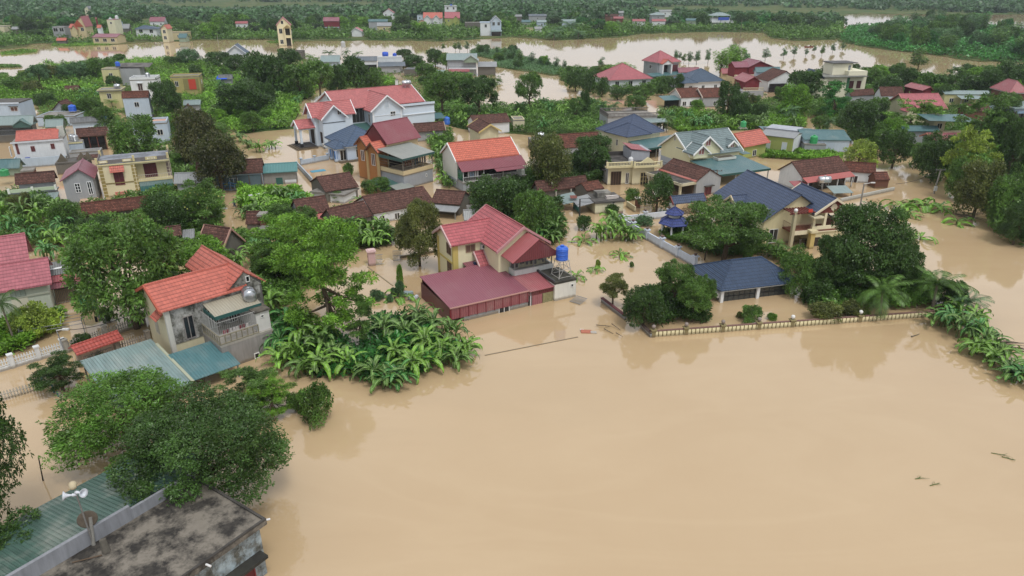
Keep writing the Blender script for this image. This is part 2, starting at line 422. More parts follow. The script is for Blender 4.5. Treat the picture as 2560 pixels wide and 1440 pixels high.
    def ac(s, face, u, z):
        x0, y0, x1, y1 = s.Rr; m = MB(); k = MB()
        if face == 'f': m.box(u - .4, y0 - .36, z, u + .4, y0 - .02, z + .55); c = (u - .08, y0 - .37, z + .28); k.bar(c, (c[0], c[1] + .02, c[2]), .2, n=12)
        else: m.box(x0 - .36, u - .4, z, x0 - .02, u + .4, z + .55); c = (x0 - .37, u - .08, z + .28); k.bar(c, (c[0] + .02, c[1], c[2]), .2, n=12)
        o = s.part('air_conditioner', m, M('paint', '#d9d9d6')); s.part('fan_grille', k, M('paint', '#4c4f52'), o)

def tank(loc, r, h, hexc, label, rz=0., stand=0., kind='plastic', horiz=False, stile=None):
    """a water tank, its ribs, lid and stand"""
    t = empty('water_tank', loc, rz, label, 'water tank')
    if horiz:
        b = MB().lathe((-h / 2, 0, stand + r), [(r * .3, -.12), (r * .75, -.05), (r, .05), (r, h * .33), (r * 1.03, h * .35), (r, h * .37), (r, h * .65), (r * 1.03, h * .67), (r, h * .69), (r, h - .05), (r * .75, h + .05), (r * .3, h + .12)], 20, 'x')
        b.build('body', M(kind, hexc), t, True)
        MB().lathe((0, 0, stand + 2 * r - .05), [(.2, 0), (.2, .15), (.05, .2)], 12).build('lid', M('steel', '#b8bcc0'), t)
        g = MB()
        for x in (-h * .3, h * .3):
            for y in (-r * .8, r * .8): g.bar((x, y, 0), (x, y * .7, stand + r * .5), .035, n=5)
            g.bar((x, -r * .8, .1), (x, r * .8, .1), .03, n=5)
        g.build('stand', M('paint', '#8a8c8e'), t)
    else:
        prof = [(r * .96, 0)]
        for i in range(5):
            z = h * .76 * i / 5; prof += [(r, z + .03), (r, z + h * .76 / 5 - .05), (r * .95, z + h * .76 / 5)]
        prof += [(r, h * .8), (r * .75, h * .92), (r * .35, h * .96), (r * .35, h), (.02, h + .01)]
        MB().lathe((0, 0, stand), prof, 20).build('body', M(kind, hexc), t, False)
        MB().lathe((0, 0, stand + h), [(r * .3, .012), (r * .3, .07), (.02, .09)], 12).build('lid', M(kind, hexc), t)
        if stand > .05:
            g = MB(); q = r * .8; q2 = r * 1.25
            for sx in (-1, 1):
                for sy in (-1, 1): g.bar((sx * q2, sy * q2, 0), (sx * q, sy * q, stand), .04, n=5)
            for zz in ((0.15, q2), (stand * .5, (q + q2) / 2), (stand - .03, q)):
                k = zz[1]; c = [(-k, -k), (k, -k), (k, k), (-k, k)]
                for i in range(4): j = (i + 1) % 4; g.bar((*c[i], zz[0]), (*c[j], zz[0]), .03, n=5)
            if stand > 1:
                for i, (a, b) in enumerate((((-1, -1), (1, -1)), ((1, -1), (1, 1)), ((1, 1), (-1, 1)), ((-1, 1), (-1, -1)))):
                    g.bar((a[0] * q2, a[1] * q2, .15), (b[0] * q, b[1] * q, stand - .05), .025, n=5)
            g.box(-q - .1, -q - .1, stand - .06, q + .1, q + .1, stand - .003); g.build('stand', M('paint', '#a9a6a0'), t)
    return t
# ------------------------------------------------------------------ readings of the photograph (crop offsets and scales)
def crop(ox, oy, k): return lambda x, y: (ox + x / k, oy + y / k)
zA, zB, zC, zD = crop(0, 0, 4), crop(640, 0, 4), crop(1280, 0, 4), crop(1920, 0, 4)
zE, zF, zG, zH = crop(0, 300, 4), crop(640, 180, 4), crop(1280, 240, 4), crop(1920, 300, 4)
zI, zJ, zK, zL = crop(0, 560, 3.3645), crop(640, 460, 4), crop(1000, 490, 4.364), crop(1480, 440, 3.428)
zM, zN, zO, zP = crop(1920, 600, 4), crop(0, 860, 2.483), crop(220, 370, 9), crop(0, 220, 6.545)
zQ, zR, zS = crop(1760, 400, 5.1425), crop(2200, 200, 7.11), crop(380, 400, 5.143)
PINKT, ORANGET, NAVYT, REDT = '#b94a52', '#c9583d', '#394c6d', '#b5474e'
OLD = '#6e473c'
def pt(b, c, xy, **k): return b.at(*c(*xy), **k)

# ============ centre house with pink-red tiles
def centre_house():
    b = Bld('house', 'cream two storey house with pink red tiled cross gable roof and a metal covered balcony', zK(1050, 610), zK(1640, 500), 4.9, nick='the cream house with pink red tiles')
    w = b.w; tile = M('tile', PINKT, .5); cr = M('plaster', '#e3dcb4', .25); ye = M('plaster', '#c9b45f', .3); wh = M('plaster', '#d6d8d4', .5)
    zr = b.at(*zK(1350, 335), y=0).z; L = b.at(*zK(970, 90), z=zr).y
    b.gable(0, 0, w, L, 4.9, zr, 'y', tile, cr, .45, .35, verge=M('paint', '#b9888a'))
    R0 = b.Rr
    p = b.at(*zK(560, 545), z=5.); q = b.at(*zK(450, 325), z=7.); q2 = b.at(*zK(450, 325), x=p.x)
    yr = q2.y; d = yr - p.y
    b.gable(p.x, p.y, w / 2, p.y + 2 * d, 5., q2.z, 'x', tile, cr, .45, .4, verge=M('paint', '#c7a6a4'))
    x0, y0, x1, y1 = b.Rr
    b.win('l', y0 + 1.2, 3.4, 1.2, 1.3, nx=2, pane=M('paint', '#5c4636'), frame=M('paint', '#8a7560'))
    b.win('l', y0 + 1.2, .6, 1.2, 2., nx=2, ny=2, pane=M('paint', '#5c4636'), frame=M('paint', '#8a7560'))
    b.win('f', x0 + 2.1, 3.7, 1.2, .9, nx=2, pane=M('paint', '#6b5145'), frame=M('paint', '#9c8468')); b.ac('f', x0 + 3.7, 3.9)
    for a in (x0, ): 
        b.box('corner_pilaster', a - .06, y0 - .07, -1, a + .55, y0 + .25, 4.7, ye); b.box('corner_pilaster', a - .08, y1 - .4, -1, a + .2, y1 + .06, 4.7, ye)
    b.box('cornice', x0 - .12, y0 + .25, 2.55, x0 - .0, y1 - .4, 2.72, ye)
    # small tiled porch and its metal sheet
    a = b.at(*zK(875, 760), z=2.6); c = b.at(*zK(1070, 710), z=2.6); g = b.at(*zK(790, 570), x=(a.x)); 
    yR = a.y + 1.6
    b.gable(a.x, a.y, min(c.x, .3), a.y + 3.0, 2.5, 3.75, 'x', tile, cr, .4, .3, verge=M('paint', '#c7a6a4'))
    m = b.mono(x0 + 1.1, a.y - .2, a.x + .3, y0 + .1, 2.25, 2.25, 2.6, 2.6, M('metal', '#8a3d52', .3), name='awning_sheet')
    for k in ((.9, .6), (2.3, .3)):
        lamp = MB().slab([(x0 + 1.2 + k[0], a.y + .2 + k[1], 2.5), (x0 + 1.9 + k[0], a.y + .2 + k[1], 2.5), (x0 + 1.9 + k[0], a.y + .6 + k[1], 2.65), (x0 + 1.2 + k[0], a.y + .6 + k[1], 2.65)], .05)
        lo = b.part('solar_lamp', lamp, M('glass', '#27304a'))
        b.part('lamp_body', MB().box(x0 + 1.4 + k[0], a.y + .62 + k[1], 2.3, x0 + 1.7 + k[0], a.y + .8 + k[1], 2.6), M('paint', '#dedede'), lo)
    # metal roof over the balcony
    pl = b.at(*zK(1230, 735), z=4.3); pr = b.at(*zK(1755, 605), z=4.3); ap = b.at(*zK(1520, 470), y=pl.y)
    xr = ap.x; red = M('metal', '#b04a4e', .2)
    y9 = .25
    r = MB(); r.slab([(pl.x, y9, 4.3), (pl.x, pl.y, 4.3), (xr, pl.y, ap.z), (xr, y9, ap.z)], .06); r.slab([(xr, y9, ap.z), (xr, pl.y, ap.z), (pr.x, pl.y, 4.3), (pr.x, y9, 4.3)], .06)
    ro = b.part('canopy_roof', r, red)
    b.part('gable_sheet', MB().prism_y([(pl.x + .15, 4.2), (pr.x - .15, 4.2), (xr, ap.z - .12)], pl.y + .1, pl.y + .18), M('metal', '#7a2b33', .2), ro)
    # balcony
    f = b.at(*zK(1250, 865), z=2.2); e = b.at(*zK(1665, 760), y=f.y); xb0, xb1, yb = f.x, e.x, f.y
    b.box('balcony', xb0, yb, 1.9, xb1, .3, 2.35, M('conc', '#8f8b80', .4)); 
    b.box('balcony_kerb', xb0 - .02, yb - .05, 2.0, xb1 + .02, yb + .13, 2.72, wh); b.box('balcony_kerb', xb0 - .05, yb + .13, 2.0, xb0 + .13, .3, 2.72, wh); b.box('balcony_kerb', xb1 - .13, yb + .13, 2.0, xb1 + .05, 1.2, 2.72, wh)
    rm = M('paint', '#8e8f8c')
    b.rail(xb0 + .1, yb + .05, xb1 - .9, yb + .05, 2.72, .9, rm); b.rail(xb0 + .05, yb + .15, xb0 + .05, .2, 2.72, .9, rm)
    b.rail(xb1, yb + 1.2, xb1, 1.6, 2.72, 1.5, M('paint', '#b5a888'), .2)
    for x in (xb0 + .1, (xb0 + xb1) / 2, xb1 - .1): b.col(x, yb + .1, 2.3, 4.3, .05, rm, name='post')
    b.Rr = R0; b.win('f', w * .35, 2.4, 1.0, 2.1, nx=2); b.win('f', w * .68, 2.9, 1.3, 1.3, nx=3)
    rg = random.Random(4); ln = MB()
    b.part('clothes_line', ln.bar((xb0 + .5, yb + .7, 4.05), (xb1 - .8, yb + .7, 4.05), .02, n=4), rm)
    for i in range(16):
        x = xb0 + .8 + i * .26; h = rg.uniform(.7, 1.3); cw = rg.uniform(.16, .24)
        c = MB().slab([(x, yb + .66, 4.03), (x + cw, yb + .66, 4.03), (x + cw, yb + .74, 4.03), (x, yb + .74, 4.03)], h)
        tag(c.build('garment', M('cloth', rg.choice(['#2b2e3e', '#4b2a36', '#59606b', '#20242c', '#7a7f88', '#3a4a5a'])), b.root), None)
    return b
B1 = centre_house()
def centre_shed():
    b = Bld('shed', 'long maroon corrugated metal shed with grey block wall in front of the cream house', zK(540, 1222), zK(1390, 1018), 1.9, ang=29, nick='the maroon metal shed')
    w = b.w; mt = M('metal', MAROON, .12); dk = M('metal', '#6e1f28', .15); d = b.at(*zK(150, 890), z=2.5).y
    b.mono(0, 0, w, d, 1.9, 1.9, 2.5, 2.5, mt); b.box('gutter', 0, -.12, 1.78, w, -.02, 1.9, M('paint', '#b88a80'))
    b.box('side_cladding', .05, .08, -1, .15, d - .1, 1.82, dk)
    x2 = w - .02; n = 9; cl = MB()
    b.part('front_cladding', cl.slabz([(.15, .02), (w, .02), (w, .1), (.15, .1)], .55, 1.76), M('metal', '#96464e', .3))
    for i in range(n + 1): b.col(.15 + (w - .3) * i / n, .0, .5, 1.76, .035, M('paint', '#7a2b33'), name='batten')
    b.box('wall', 1.6, .12, -1.5, w, .3, 1.7, M('plaster', '#9b9d9e', .5)); b.Rr = (1.6, .12, w, d)
    b.winp('f', zK(1075, 1215), zK(1192, 1305), frame=M('paint', '#dcdcd8'), nx=2)
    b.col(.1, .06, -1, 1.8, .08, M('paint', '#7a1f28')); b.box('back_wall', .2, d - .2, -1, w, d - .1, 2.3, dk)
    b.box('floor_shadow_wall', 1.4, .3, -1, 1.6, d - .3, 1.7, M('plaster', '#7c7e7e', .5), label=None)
    # second, shorter stretch with a door and a yellow sheet
    c = b.at(*zK(1690, 975), z=1.8); x3 = c.x; y3 = c.y
    p = b.at(*zK(1510, 815), z=2.1)
    b.mono(w + .05, y3 - .1, x3, p.y, 1.75, 1.75, 2.15, 2.15, M('metal', '#b0555c', .3), name='lean_to_roof')
    b.box('cladding', w + .05, y3 + .1, 1.15, x3, y3 + .2, 1.68, dk)
    b.box('door', w + .5, y3 + .12, -1, w + 1.75, y3 + .2, 1.12, M('metal', '#a2545c', .2))
    b.box('yellow_sheet', w + 1.8, y3 + .1, -1, x3, y3 + .2, 1.12, M('metal', '#8d8650', .3)); b.box('side_wall', x3 - .1, y3 + .25, -1, x3, p.y, 1.7, dk)
    b.col(w + .3, y3 + .16, -1, 1.7, .06, M('paint', '#c9c2c4')); b.box('inner_wall', w + .05, y3 + .2, -1, w + .45, y3 + .3, 1.6, M('glass', '#221f20'))
    return b
B2 = centre_shed()
def tower_block():
    b = Bld('outbuilding', 'small white block with mossy flat roof under the tall blue tank frame', zK(1690, 945), zK(1925, 895), 2.2, ang=28, nick='the small white block')
    w = b.w; d = b.at(*zK(1520, 815), z=2.2).y
    b.flat(0, 0, w, d, 2.2, M('plaster', '#dcdad0', .45), M('conc', '#4b4a40', .8), .0); b.box('coping', -.1, .1, 2.2, .1, d, 2.4, M('paint', '#4a4d50'))
    b.Rr = (0, 0, w, d); b.winp('f', zK(1862, 958), zK(1890, 988), nx=1)
    t = b.wp(w - 1.2, 1.5, 2.2)
    T = P(*zK(1808, 730), 4.0)
    k = b.at(*zK(1812, 730), x=w - 1.1)
    tank(b.wp(w - 1.1, 1.3, 2.2), .66, 1.55, '#1d62d0', 'bright blue plastic water tank on a tall steel frame beside the cream house', R(28), stand=1.95)
    sl = MB()
    for i in range(9): sl.bar((i * .16, 0, 0), (i * .16, 1.5, -.02), .03, n=5)
    s = sl.bar((0, 0.1, 0), (1.3, .1, 0), .03).bar((0, 1.4, 0), (1.3, 1.4, 0), .03).build('floating_grate', M('paint', '#8e8c88')); s.location = P(*zK(1850, 1150), .08); s.rotation_euler = (R(8), 0, R(-38))
    tag(s, 'half sunk slatted metal grate floating beside the small white block', 'grate')
tower_block()

# ============ weathered house with orange tiles, front left
def weathered():
    b = Bld('house', 'weathered grey two storey house with bright orange tiled roof, stained plaster and a barred balcony', zI(1350, 740), zI(1870, 540), 5.6, ang=44, nick='the weathered orange tiled house')
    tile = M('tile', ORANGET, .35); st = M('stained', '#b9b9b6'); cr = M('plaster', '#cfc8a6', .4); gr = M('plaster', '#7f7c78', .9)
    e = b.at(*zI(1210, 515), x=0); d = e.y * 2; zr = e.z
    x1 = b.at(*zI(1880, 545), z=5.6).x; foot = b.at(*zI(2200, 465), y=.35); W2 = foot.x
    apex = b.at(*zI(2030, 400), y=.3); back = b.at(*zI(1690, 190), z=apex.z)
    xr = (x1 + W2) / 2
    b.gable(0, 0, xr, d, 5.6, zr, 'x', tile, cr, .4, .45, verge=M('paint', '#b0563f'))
    b.gable(x1 - .3, .15, W2 + .3, max(back.y, d + 2), 5.6, apex.z + .1, 'y', tile, gr, .4, .2)
    x0, y0, X1, Y1 = .45, .4, W2, 5
    b.box('wall', x0 + .25, y0 - .06, 2.0, W2 - .3, y0 + .12, 5.55, st); b.Rr = (x0, y0 - .06, W2 - .3, d - .4)
    b.part('wall', MB().prism_y([(x1 + .1, 5.4), (W2 - .1, 5.4), (xr, apex.z - .05)], .3, .42), M('stained', '#a3a29c'))
    b.winp('f', zI(1530, 785), zI(1655, 945), frame=M('paint', '#8f8a86'), nx=2)
    b.Rr = (x0, y0 - .2, W2, d); b.win('f', xr + .3, 6.0, .4, .6, nx=1)
    b.Rr = (x0, y0, W2 - .3, d - .4); b.winp('l', zI(1300, 800), zI(1350, 930), pane=M('plaster', '#8f8f88'), frame=M('paint', '#c5c2b4'), nx=3)
    b.part('window_hood', MB().slab([(x0 - .7, 1.1, 4.35), (x0 - .7, 2.6, 4.35), (x0, 2.6, 4.9), (x0, 1.1, 4.9)][::-1], .08), tile)
    b.box('corner_pilaster', x0 - .1, y0 - .16, -1, x0 + .3, y0 + .2, 5.5, M('plaster', '#c9c8bf', .6))
    # balcony block
    q0 = b.at(*zI(1860, 1035), z=2.3); q1 = b.at(*zI(2300, 920), y=q0.y); bx0, bx1, by = q0.x, q1.x, q0.y
    b.box('lower_wall', bx0, by + .02, -1.5, bx1 - .1, y0 + .1, 2.2, M('plaster', '#9a9692', .9)); b.box('balcony', bx0 - .05, by, 2.2, bx1, y0 - .07, 2.4, M('plaster', '#a9a49a', .6))
    b.Rr = (bx0, by + .02, bx1, y0); b.winp('f', zI(2135, 1090), zI(2185, 1120), frame=M('paint', '#e6e6e2'), nx=1)
    wx = bx1 - 1.3
    rm = M('plaster', '#8c8570', .8); b.rail(bx0, by + .08, wx, by + .08, 2.4, .85, rm, .45, 'balustrade', .05); b.rail(bx0, by + .1, bx0, y0 - .2, 2.4, .85, rm, .45, 'balustrade', .05)
    # security bars
    b.rail(bx0 + .05, by + .14, wx - .1, by + .14, 3.25, 1.3, M('paint', '#a9a9a6'), .17, 'security_bars', .015); b.rail(bx0 + .04, by + .2, bx0 + .04, y0 - .2, 3.25, 1.3, M('paint', '#a9a9a6'), .17, 'security_bars', .015)
    c0 = b.at(*zI(1815, 775), z=4.7); c1 = b.at(*zI(2195, 665), y=c0.y)
    b.mono(c0.x - .1, c0.y, c1.x, y0 - .08, 4.65, 4.65, 5.1, 5.1, M('metal', '#a89f86', .35), fascia=M('paint', '#2f5f5a'), name='balcony_roof')
    b.box('barge_side', c0.x - .14, c0.y + .05, 4.3, c0.x - .1, y0 - .1, 4.66, M('paint', '#2f5f5a'))
    b.Rr = (bx0, y0 - .06, wx, d); b.win('f', bx0 + 1.1, 2.45, .9, 2., nx=4, pane=M('paint', '#4b4742')); b.win('f', wx - .7, 2.45, .8, 2., nx=3)
    b.box('turret', wx, by + .25, 2.41, bx1 - .02, y0 + .6, 4.3, M('plaster', '#d2d0cc', .5)); b.box('turret_roof', wx - .12, by + .1, 4.3, bx1 + .1, y0 + .8, 4.42, M('conc', '#6e675c', .8))
    b.Rr = (wx, by + .25, bx1 - .02, y0); b.win('f', wx + .6, 3.7, .35, .3, nx=1)
    tank(b.wp((wx + bx1) / 2, (by + y0) / 2 + .6, 4.42), .6, 1.5, '#b4b8bd', 'horizontal stainless steel water tank on the balcony turret of the weathered house', b.ang + R(75), stand=.25, kind='steel', horiz=True)
    rg = random.Random(7); b.part('clothes_line', MB().bar((bx0 + .3, by + .6, 3.5), (wx - .2, by + .6, 3.5), .02, n=4), M('paint', '#777777'))
    for i in range(8):
        x = bx0 + .6 + i * .3; b.part('garment', MB().box(x, by + .57, 3.45 - rg.uniform(.4, .75), x + .22, by + .63, 3.48), M('cloth', rg.choice(['#7c2836', '#a35a62', '#2e3340', '#4d2a3a', '#c9c2c0'])))
    # annexes: teal sheet roofs at ground level
    p0 = b.at(*zI(1440, 1110), z=2.2); p1 = b.at(*zI(2045, 1215), z=1.4)
    g = Bld('lean_to', 'large faded teal corrugated sheet roof over the yard in front of the weathered house', zI(670, 1160), zI(1265, 965), 2.0, ang=44, cat='lean-to roof', nick='the teal sheet roof')
    gd = -g.at(*zI(1640, 1310), z=1.7).y; gw = g.w
    g.mono(0, -gd, gw, 0, 1.55, 1.55, 2.1, 2.1, M('metal', '#7e9c9b', .8)); g.box('ridge_flashing', gw - .2, -gd + .05, 2.12, gw + .15, -.1, 2.2, M('paint', '#b5b39c')) if False else None
    for x in (.2, gw - .2):
        for y in (-gd + .3, -.3): g.col(x, y, -1, 1.5, .06, M('paint', '#8d8f8c'), name='post')
    rgm = g.mono(gw + .04, -gd + .6, gw + 4.3, -gd + 5.3, 1.35, 1.35, 2.0, 2.0, M('metal', '#3f7c83', .5), name='side_roof')
    g.part('flashing', MB().slab([(gw - .1, -gd, 1.66), (gw + .14, -gd, 1.66), (gw + .14, -1.2, 2.08), (gw - .1, -1.2, 2.08)], .05), M('paint', '#a8ac94'))
    for x, y in ((gw + 4.1, -gd + .8), (gw + 4.1, -gd + 5)): g.col(x, y, -1, 1.3, .06, M('paint', '#8d8f8c'), name='post')
    return b, g
B3, B3g = weathered()

def bottom_block():
    b = Bld('flat_roof_building', 'near concrete building with blackened flat roof and peeling grey wall, bottom left', zN(1160, 1440), zN(1625, 1075), 3.9, ang=56, cat='building', nick='the blackened flat roof')
    w = b.w
    p = b.at(*zN(330, 1380), z=4.7); D = max(6.5, p.y); x0 = -9; 
    b.walls(x0, 0.35, w - .3, D - .1, 3.6, M('stained', '#9fb0b8'))
    b.box('roof', x0, 0, 3.6, w, D, 3.9, M('conc', '#7d766b', 1.)); e = M('conc', '#4e4b47', .7)
    b.box('kerb', x0, .0, 3.902, w, .14, 4.02, e); b.box('kerb', w - .14, .14, 3.902, w, D, 4.02, e)
    b.box('parapet', x0, D - .22, 3.902, w - 4.2, D, 4.85, M('plaster', '#8f9298', .9)); b.box('parapet', w - 4.2, D - .2, 3.902, w - .14, D - .02, 4.6, M('plaster', '#8f9298', .9))
    b.box('hood', w - 4.6, -.35, 1.7, w - .5, .35, 1.9, M('conc', '#3a3a34', .8)); b.Rr = (x0, .35, w - .3, D); b.win('f', w - 1.7, -.5, 1.3, 2.1, pane=M('paint', '#6e2a2c'), frame=M('paint', '#8a3230'))
    b.part('drain_pipe', MB().bar((w - .1, .3, 3.75), (w + .3, .1, 3.7), .06, n=8), M('paint', '#d8d8d8')); b.part('drain_pipe', MB().bar((w - 3.9, .1, 3.8), (w - 3.8, -.3, 3.75), .06, n=8), M('paint', '#d8d8d8'))
    g = b.wp(*b.at(*zN(660, 1285), z=3.95).xy, 3.9)
    o = MB().bar((0, 0, 0), (-.1, .1, .75), .22, .17, 8).build('stump', M('bark', '#6f6a60')); o.location = g; tag(o, 'short grey concrete stub on the blackened flat roof', 'stub')
    g = P(*zN(450, 1360), 3.95)
    o = MB().bar((0, 0, .04), (1.3, .5, .06), .035).build('stick', M('bark', '#6e5c4a')); o.location = g; tag(o, 'thin stick lying on the blackened flat roof', 'stick')
    # loudspeaker mast
    bp = b.at(*zN(548, 1215), z=4.0); 
    t = empty('loudspeaker_mast', b.wp(bp.x, D - .35, 3.9), 0, 'steel pole with two white horn loudspeakers on the flat roof parapet', 'loudspeaker')
    tp = 3.6; MB().bar((0, 0, 0), (-.15, .05, tp), .05, .04, 8).build('pole', M('bark', '#8a8782'), t)
    MB().bar((0, 0, 0), (-.0, .35, 1.6), .1, .09, 8).build('post', M('conc', '#8d8b84', .4), t)
    def horn(a, dz):
        o = MB().lathe((0, 0, 0), [(.08, -.22), (.08, 0), (.04, .02), (.07, .15), (.13, .28), (.24, .38), (.24, .4), (.12, .28), (.04, .15)], 18).build('horn', M('paint', '#cdd3dc'), t, True)
        o.location = (-.14 + .2 * math.cos(a), .05 + .2 * math.sin(a), tp - .2 + dz); o.rotation_euler = (0, R(80), a)
    horn(R(-120) if 0 else R(205), 0); horn(R(-20), .15)
    o = MB().lathe((0, 0, 0), [(.02, -.2), (.16, -.15), (.2, .1), (.17, .2), (.02, .21)], 14).build('siren', M('paint', '#b9ab8a'), t, True); o.location = (-.35, .25, tp + .15); o.rotation_euler = (0, R(70), R(120))
    o = MB().lathe((0, 0, 0), [(.02, -.05), (.45, -.04), (.5, 0), (.45, .04), (.02, .05)], 20).build('disc', M('bark', '#6d6255'), t); o.location = (-.15, .3, 1.5); o.rotation_euler = (R(80), 0, R(30))
    # corrugated roof behind the parapet
    s = Bld('shed', 'low shed with mildewed green corrugated roof behind the grey parapet, bottom left', zN(60, 1105), zN(700, 740), 3.0, ang=56, nick='the green corrugated shed')
    n = s.at(*zN(300, 1250), z=4.0).y
    W = s.w + 3
    s.mono(-3, -6.2, W, 0, 4.3, 4.3, 3.0, 3.0, M('metal', '#42695c', 1.)); s.walls(-2.7, -5.9, W - .3, -.3, 2.85, M('plaster', '#8a8c8a', .8))
bottom_block()

# ============ far left pink house
def pink_left():
    b = Bld('house', 'cream house with broad pink red tiled roof at the left edge of the picture', zI(-330, 620), zI(435, 495), 3.6, ang=30, nick='the pink roofed house at the left edge')
    tile = M('tile', '#b25562', .3); wl = M('plaster', '#c4c9b8', .3)
    w = b.w; q = b.at(*zI(190, 40), z=7.); a = b.at(*zI(330, 395), z=5.)
    # upper gable: ridge towards the viewer
    b.gable(-1, 3.0, w - 1.7, 9.6, 4.3, 7.3, 'x', tile, wl, .5, .5)
    b.gable(w - 9.4, 0, w, 6.2, 3.5, 5.3, 'x', tile, wl, .5, .5)
    x0, y0, x1, y1 = b.Rr
    b.box('panel', x1 - 3.3, y0 - .06, 1.2, x1 - 1.9, y0 - .0, 2.3, M('plaster', '#d8d2bc')); b.box('plinth', x1 - 3.4, y0 - .1, 1.0, x1 - 1.8, y0 - .0, 1.15, M('paint', '#3c3c3e')) 
    b.win('f', x1 - 2.6, 2.5, 1.3, .8, nx=3, pane=M('plaster', '#a9b5a8'), frame=M('paint', '#8f978a')); b.box('cornice', x0, y0 - .09, 2.35, x1 + .08, y0, 2.48, M('plaster', '#b4b7a4')); b.win('f', x0 + 1.6, .3, 1.3, 1.4, nx=2)
    c = Bld('carport', 'lean-to carport with grey asbestos and red sheet roof beside the pink roofed house', zI(400, 555), zI(585, 525), 2.0, ang=30, cat='carport')
    c.mono(-.2, 2.2, 3.4, 5.4, 2.75, 2.75, 3.2, 3.2, M('asb', '#8b8d8c'), name='sheet_roof', t=.05); c.mono(.2, .9, 3.3, 2.3, 2.4, 2.4, 2.7, 2.7, M('metal', '#a83c46', .2), name='sheet_roof', t=.05); c.mono(0, 0, 3.2, 1., 2.0, 2.0, 2.3, 2.3, M('metal', '#8c3f4c', .2), name='sheet_roof', t=.05)
    c.part('skylight', MB().slab([(.1, 3.4, 2.98), (3., 3.6, 3.0), (3., 3.9, 3.05), (.1, 3.7, 3.03)], .03), M('paint', '#dfe2e2'))
    c.box('wall', .1, 5.0, -1, 3.3, 5.2, 2.6, M('plaster', '#77776f', .8)); c.rail(.2, .5, 3.1, .5, .05, 1.75, M('paint', '#6a6d70'), .16, 'gate', .02)
    for x in (.1, 3.1): c.col(x, .5, -1, 2.1, .06, M('paint', '#6a6d70'), name='post')
    tank(P(202 + 19, 770, 0), .95, 1.9, '#1c7d55', 'big green ribbed plastic tank afloat beside the leafy tree at the carport', 0)
pink_left()

# ============ fences and gate roof on the left
def picket(A, B, z0, h, hexc, label, step=.22, wdt=.12, posts=0, zb=.35, group=None, solid=True):
    a, c = P(*A, z0), P(*B, z0); d = c - a; L = math.hypot(d.x, d.y); an = math.atan2(d.y, d.x)
    t = empty('picket_fence', (a.x, a.y, 0), an, label, 'fence', group)
    m = MB(); n = int(L / step)
    for i in range(n + 1):
        x = i * step; m.slabz([(x, -.02), (x + wdt, -.02), (x + wdt, .02), (x, .02)], zb, z0 - .12); 
        m.face((x, -.02, z0 - .12), (x + wdt, -.02, z0 - .12), (x + wdt / 2, -.02, z0)); m.face((x + wdt, .02, z0 - .12), (x, .02, z0 - .12), (x + wdt / 2, .02, z0))
        m.face((x, .02, z0 - .12), (x, -.02, z0 - .12), (x + wdt / 2, -.02, z0), (x + wdt / 2, .02, z0)); m.face((x + wdt, -.02, z0 - .12), (x + wdt, .02, z0 - .12), (x + wdt / 2, .02, z0), (x + wdt / 2, -.02, z0))
    mt = M('plaster', hexc, .5)
    m.build('pickets', mt, t); MB().box(0, -.05, zb + .12, L, -.022, zb + .2).box(0, -.05, z0 - .35, L, -.022, z0 - .27).build('rail', mt, t)
    if solid: MB().box(0, -.09, -1, L, .09, zb).build('base_wall', mt, t)
    for i in range(posts):
        x = L * i / max(1, posts - 1); MB().box(x - .18, -.18, -1, x + .18, .18, z0 + .15).box(x - .24, -.24, z0 + .152, x + .24, .24, z0 + .27).build('post', mt, t)
    return t
picket(zI(-150, 1185), zI(520, 985), 1.15, 0, '#d9dcdc', 'white concrete picket fence with square posts along the flooded lane at left', posts=4)
picket(zI(540, 990), zI(1190, 760), 1.15, 0, '#a9a59b', 'grey weathered picket fence between the gate roof and the leafy tree', posts=3)
picket(zI(975, 1000), zI(1235, 915), 1.3, 0, '#8f877c', 'short dark picket fence next to the orange gate roof', posts=2)
picket(zI(-60, 1425), zI(350, 1310), .9, 0, '#b9b3a6', 'low half submerged picket fence below the white one, bottom left', zb=.05, solid=False)
def gate_roof():
    b = Bld('gate', 'orange tiled gate canopy over an arched pink gate wall on the flooded lane', zI(640, 1100), zI(1000, 940), 1.7, ang=50, cat='gate', nick='the orange gate canopy')
    w = b.w; b.gable(0, -.1, w, 1.8, 1.75, 2.25, 'x', M('tile', '#b8402f', .3), None, .2)
    b.part('arch_wall', MB().prism_y([(.5, -1), (w - .7, -1), (w - .7, 1.2), (w / 2, 1.55), (.5, 1.2)], .75, .95), M('plaster', '#d8c3b0', .4)); b.rail(.7, .6, w - .9, .6, -.2, 1.2, M('paint', '#8f9296'), .14, 'gate_bars')
    for x in (.4, w - .5): b.col(x, .85, -1, 1.75, .18, M('plaster', '#b9a99a', .4), name='pillar')
gate_roof()
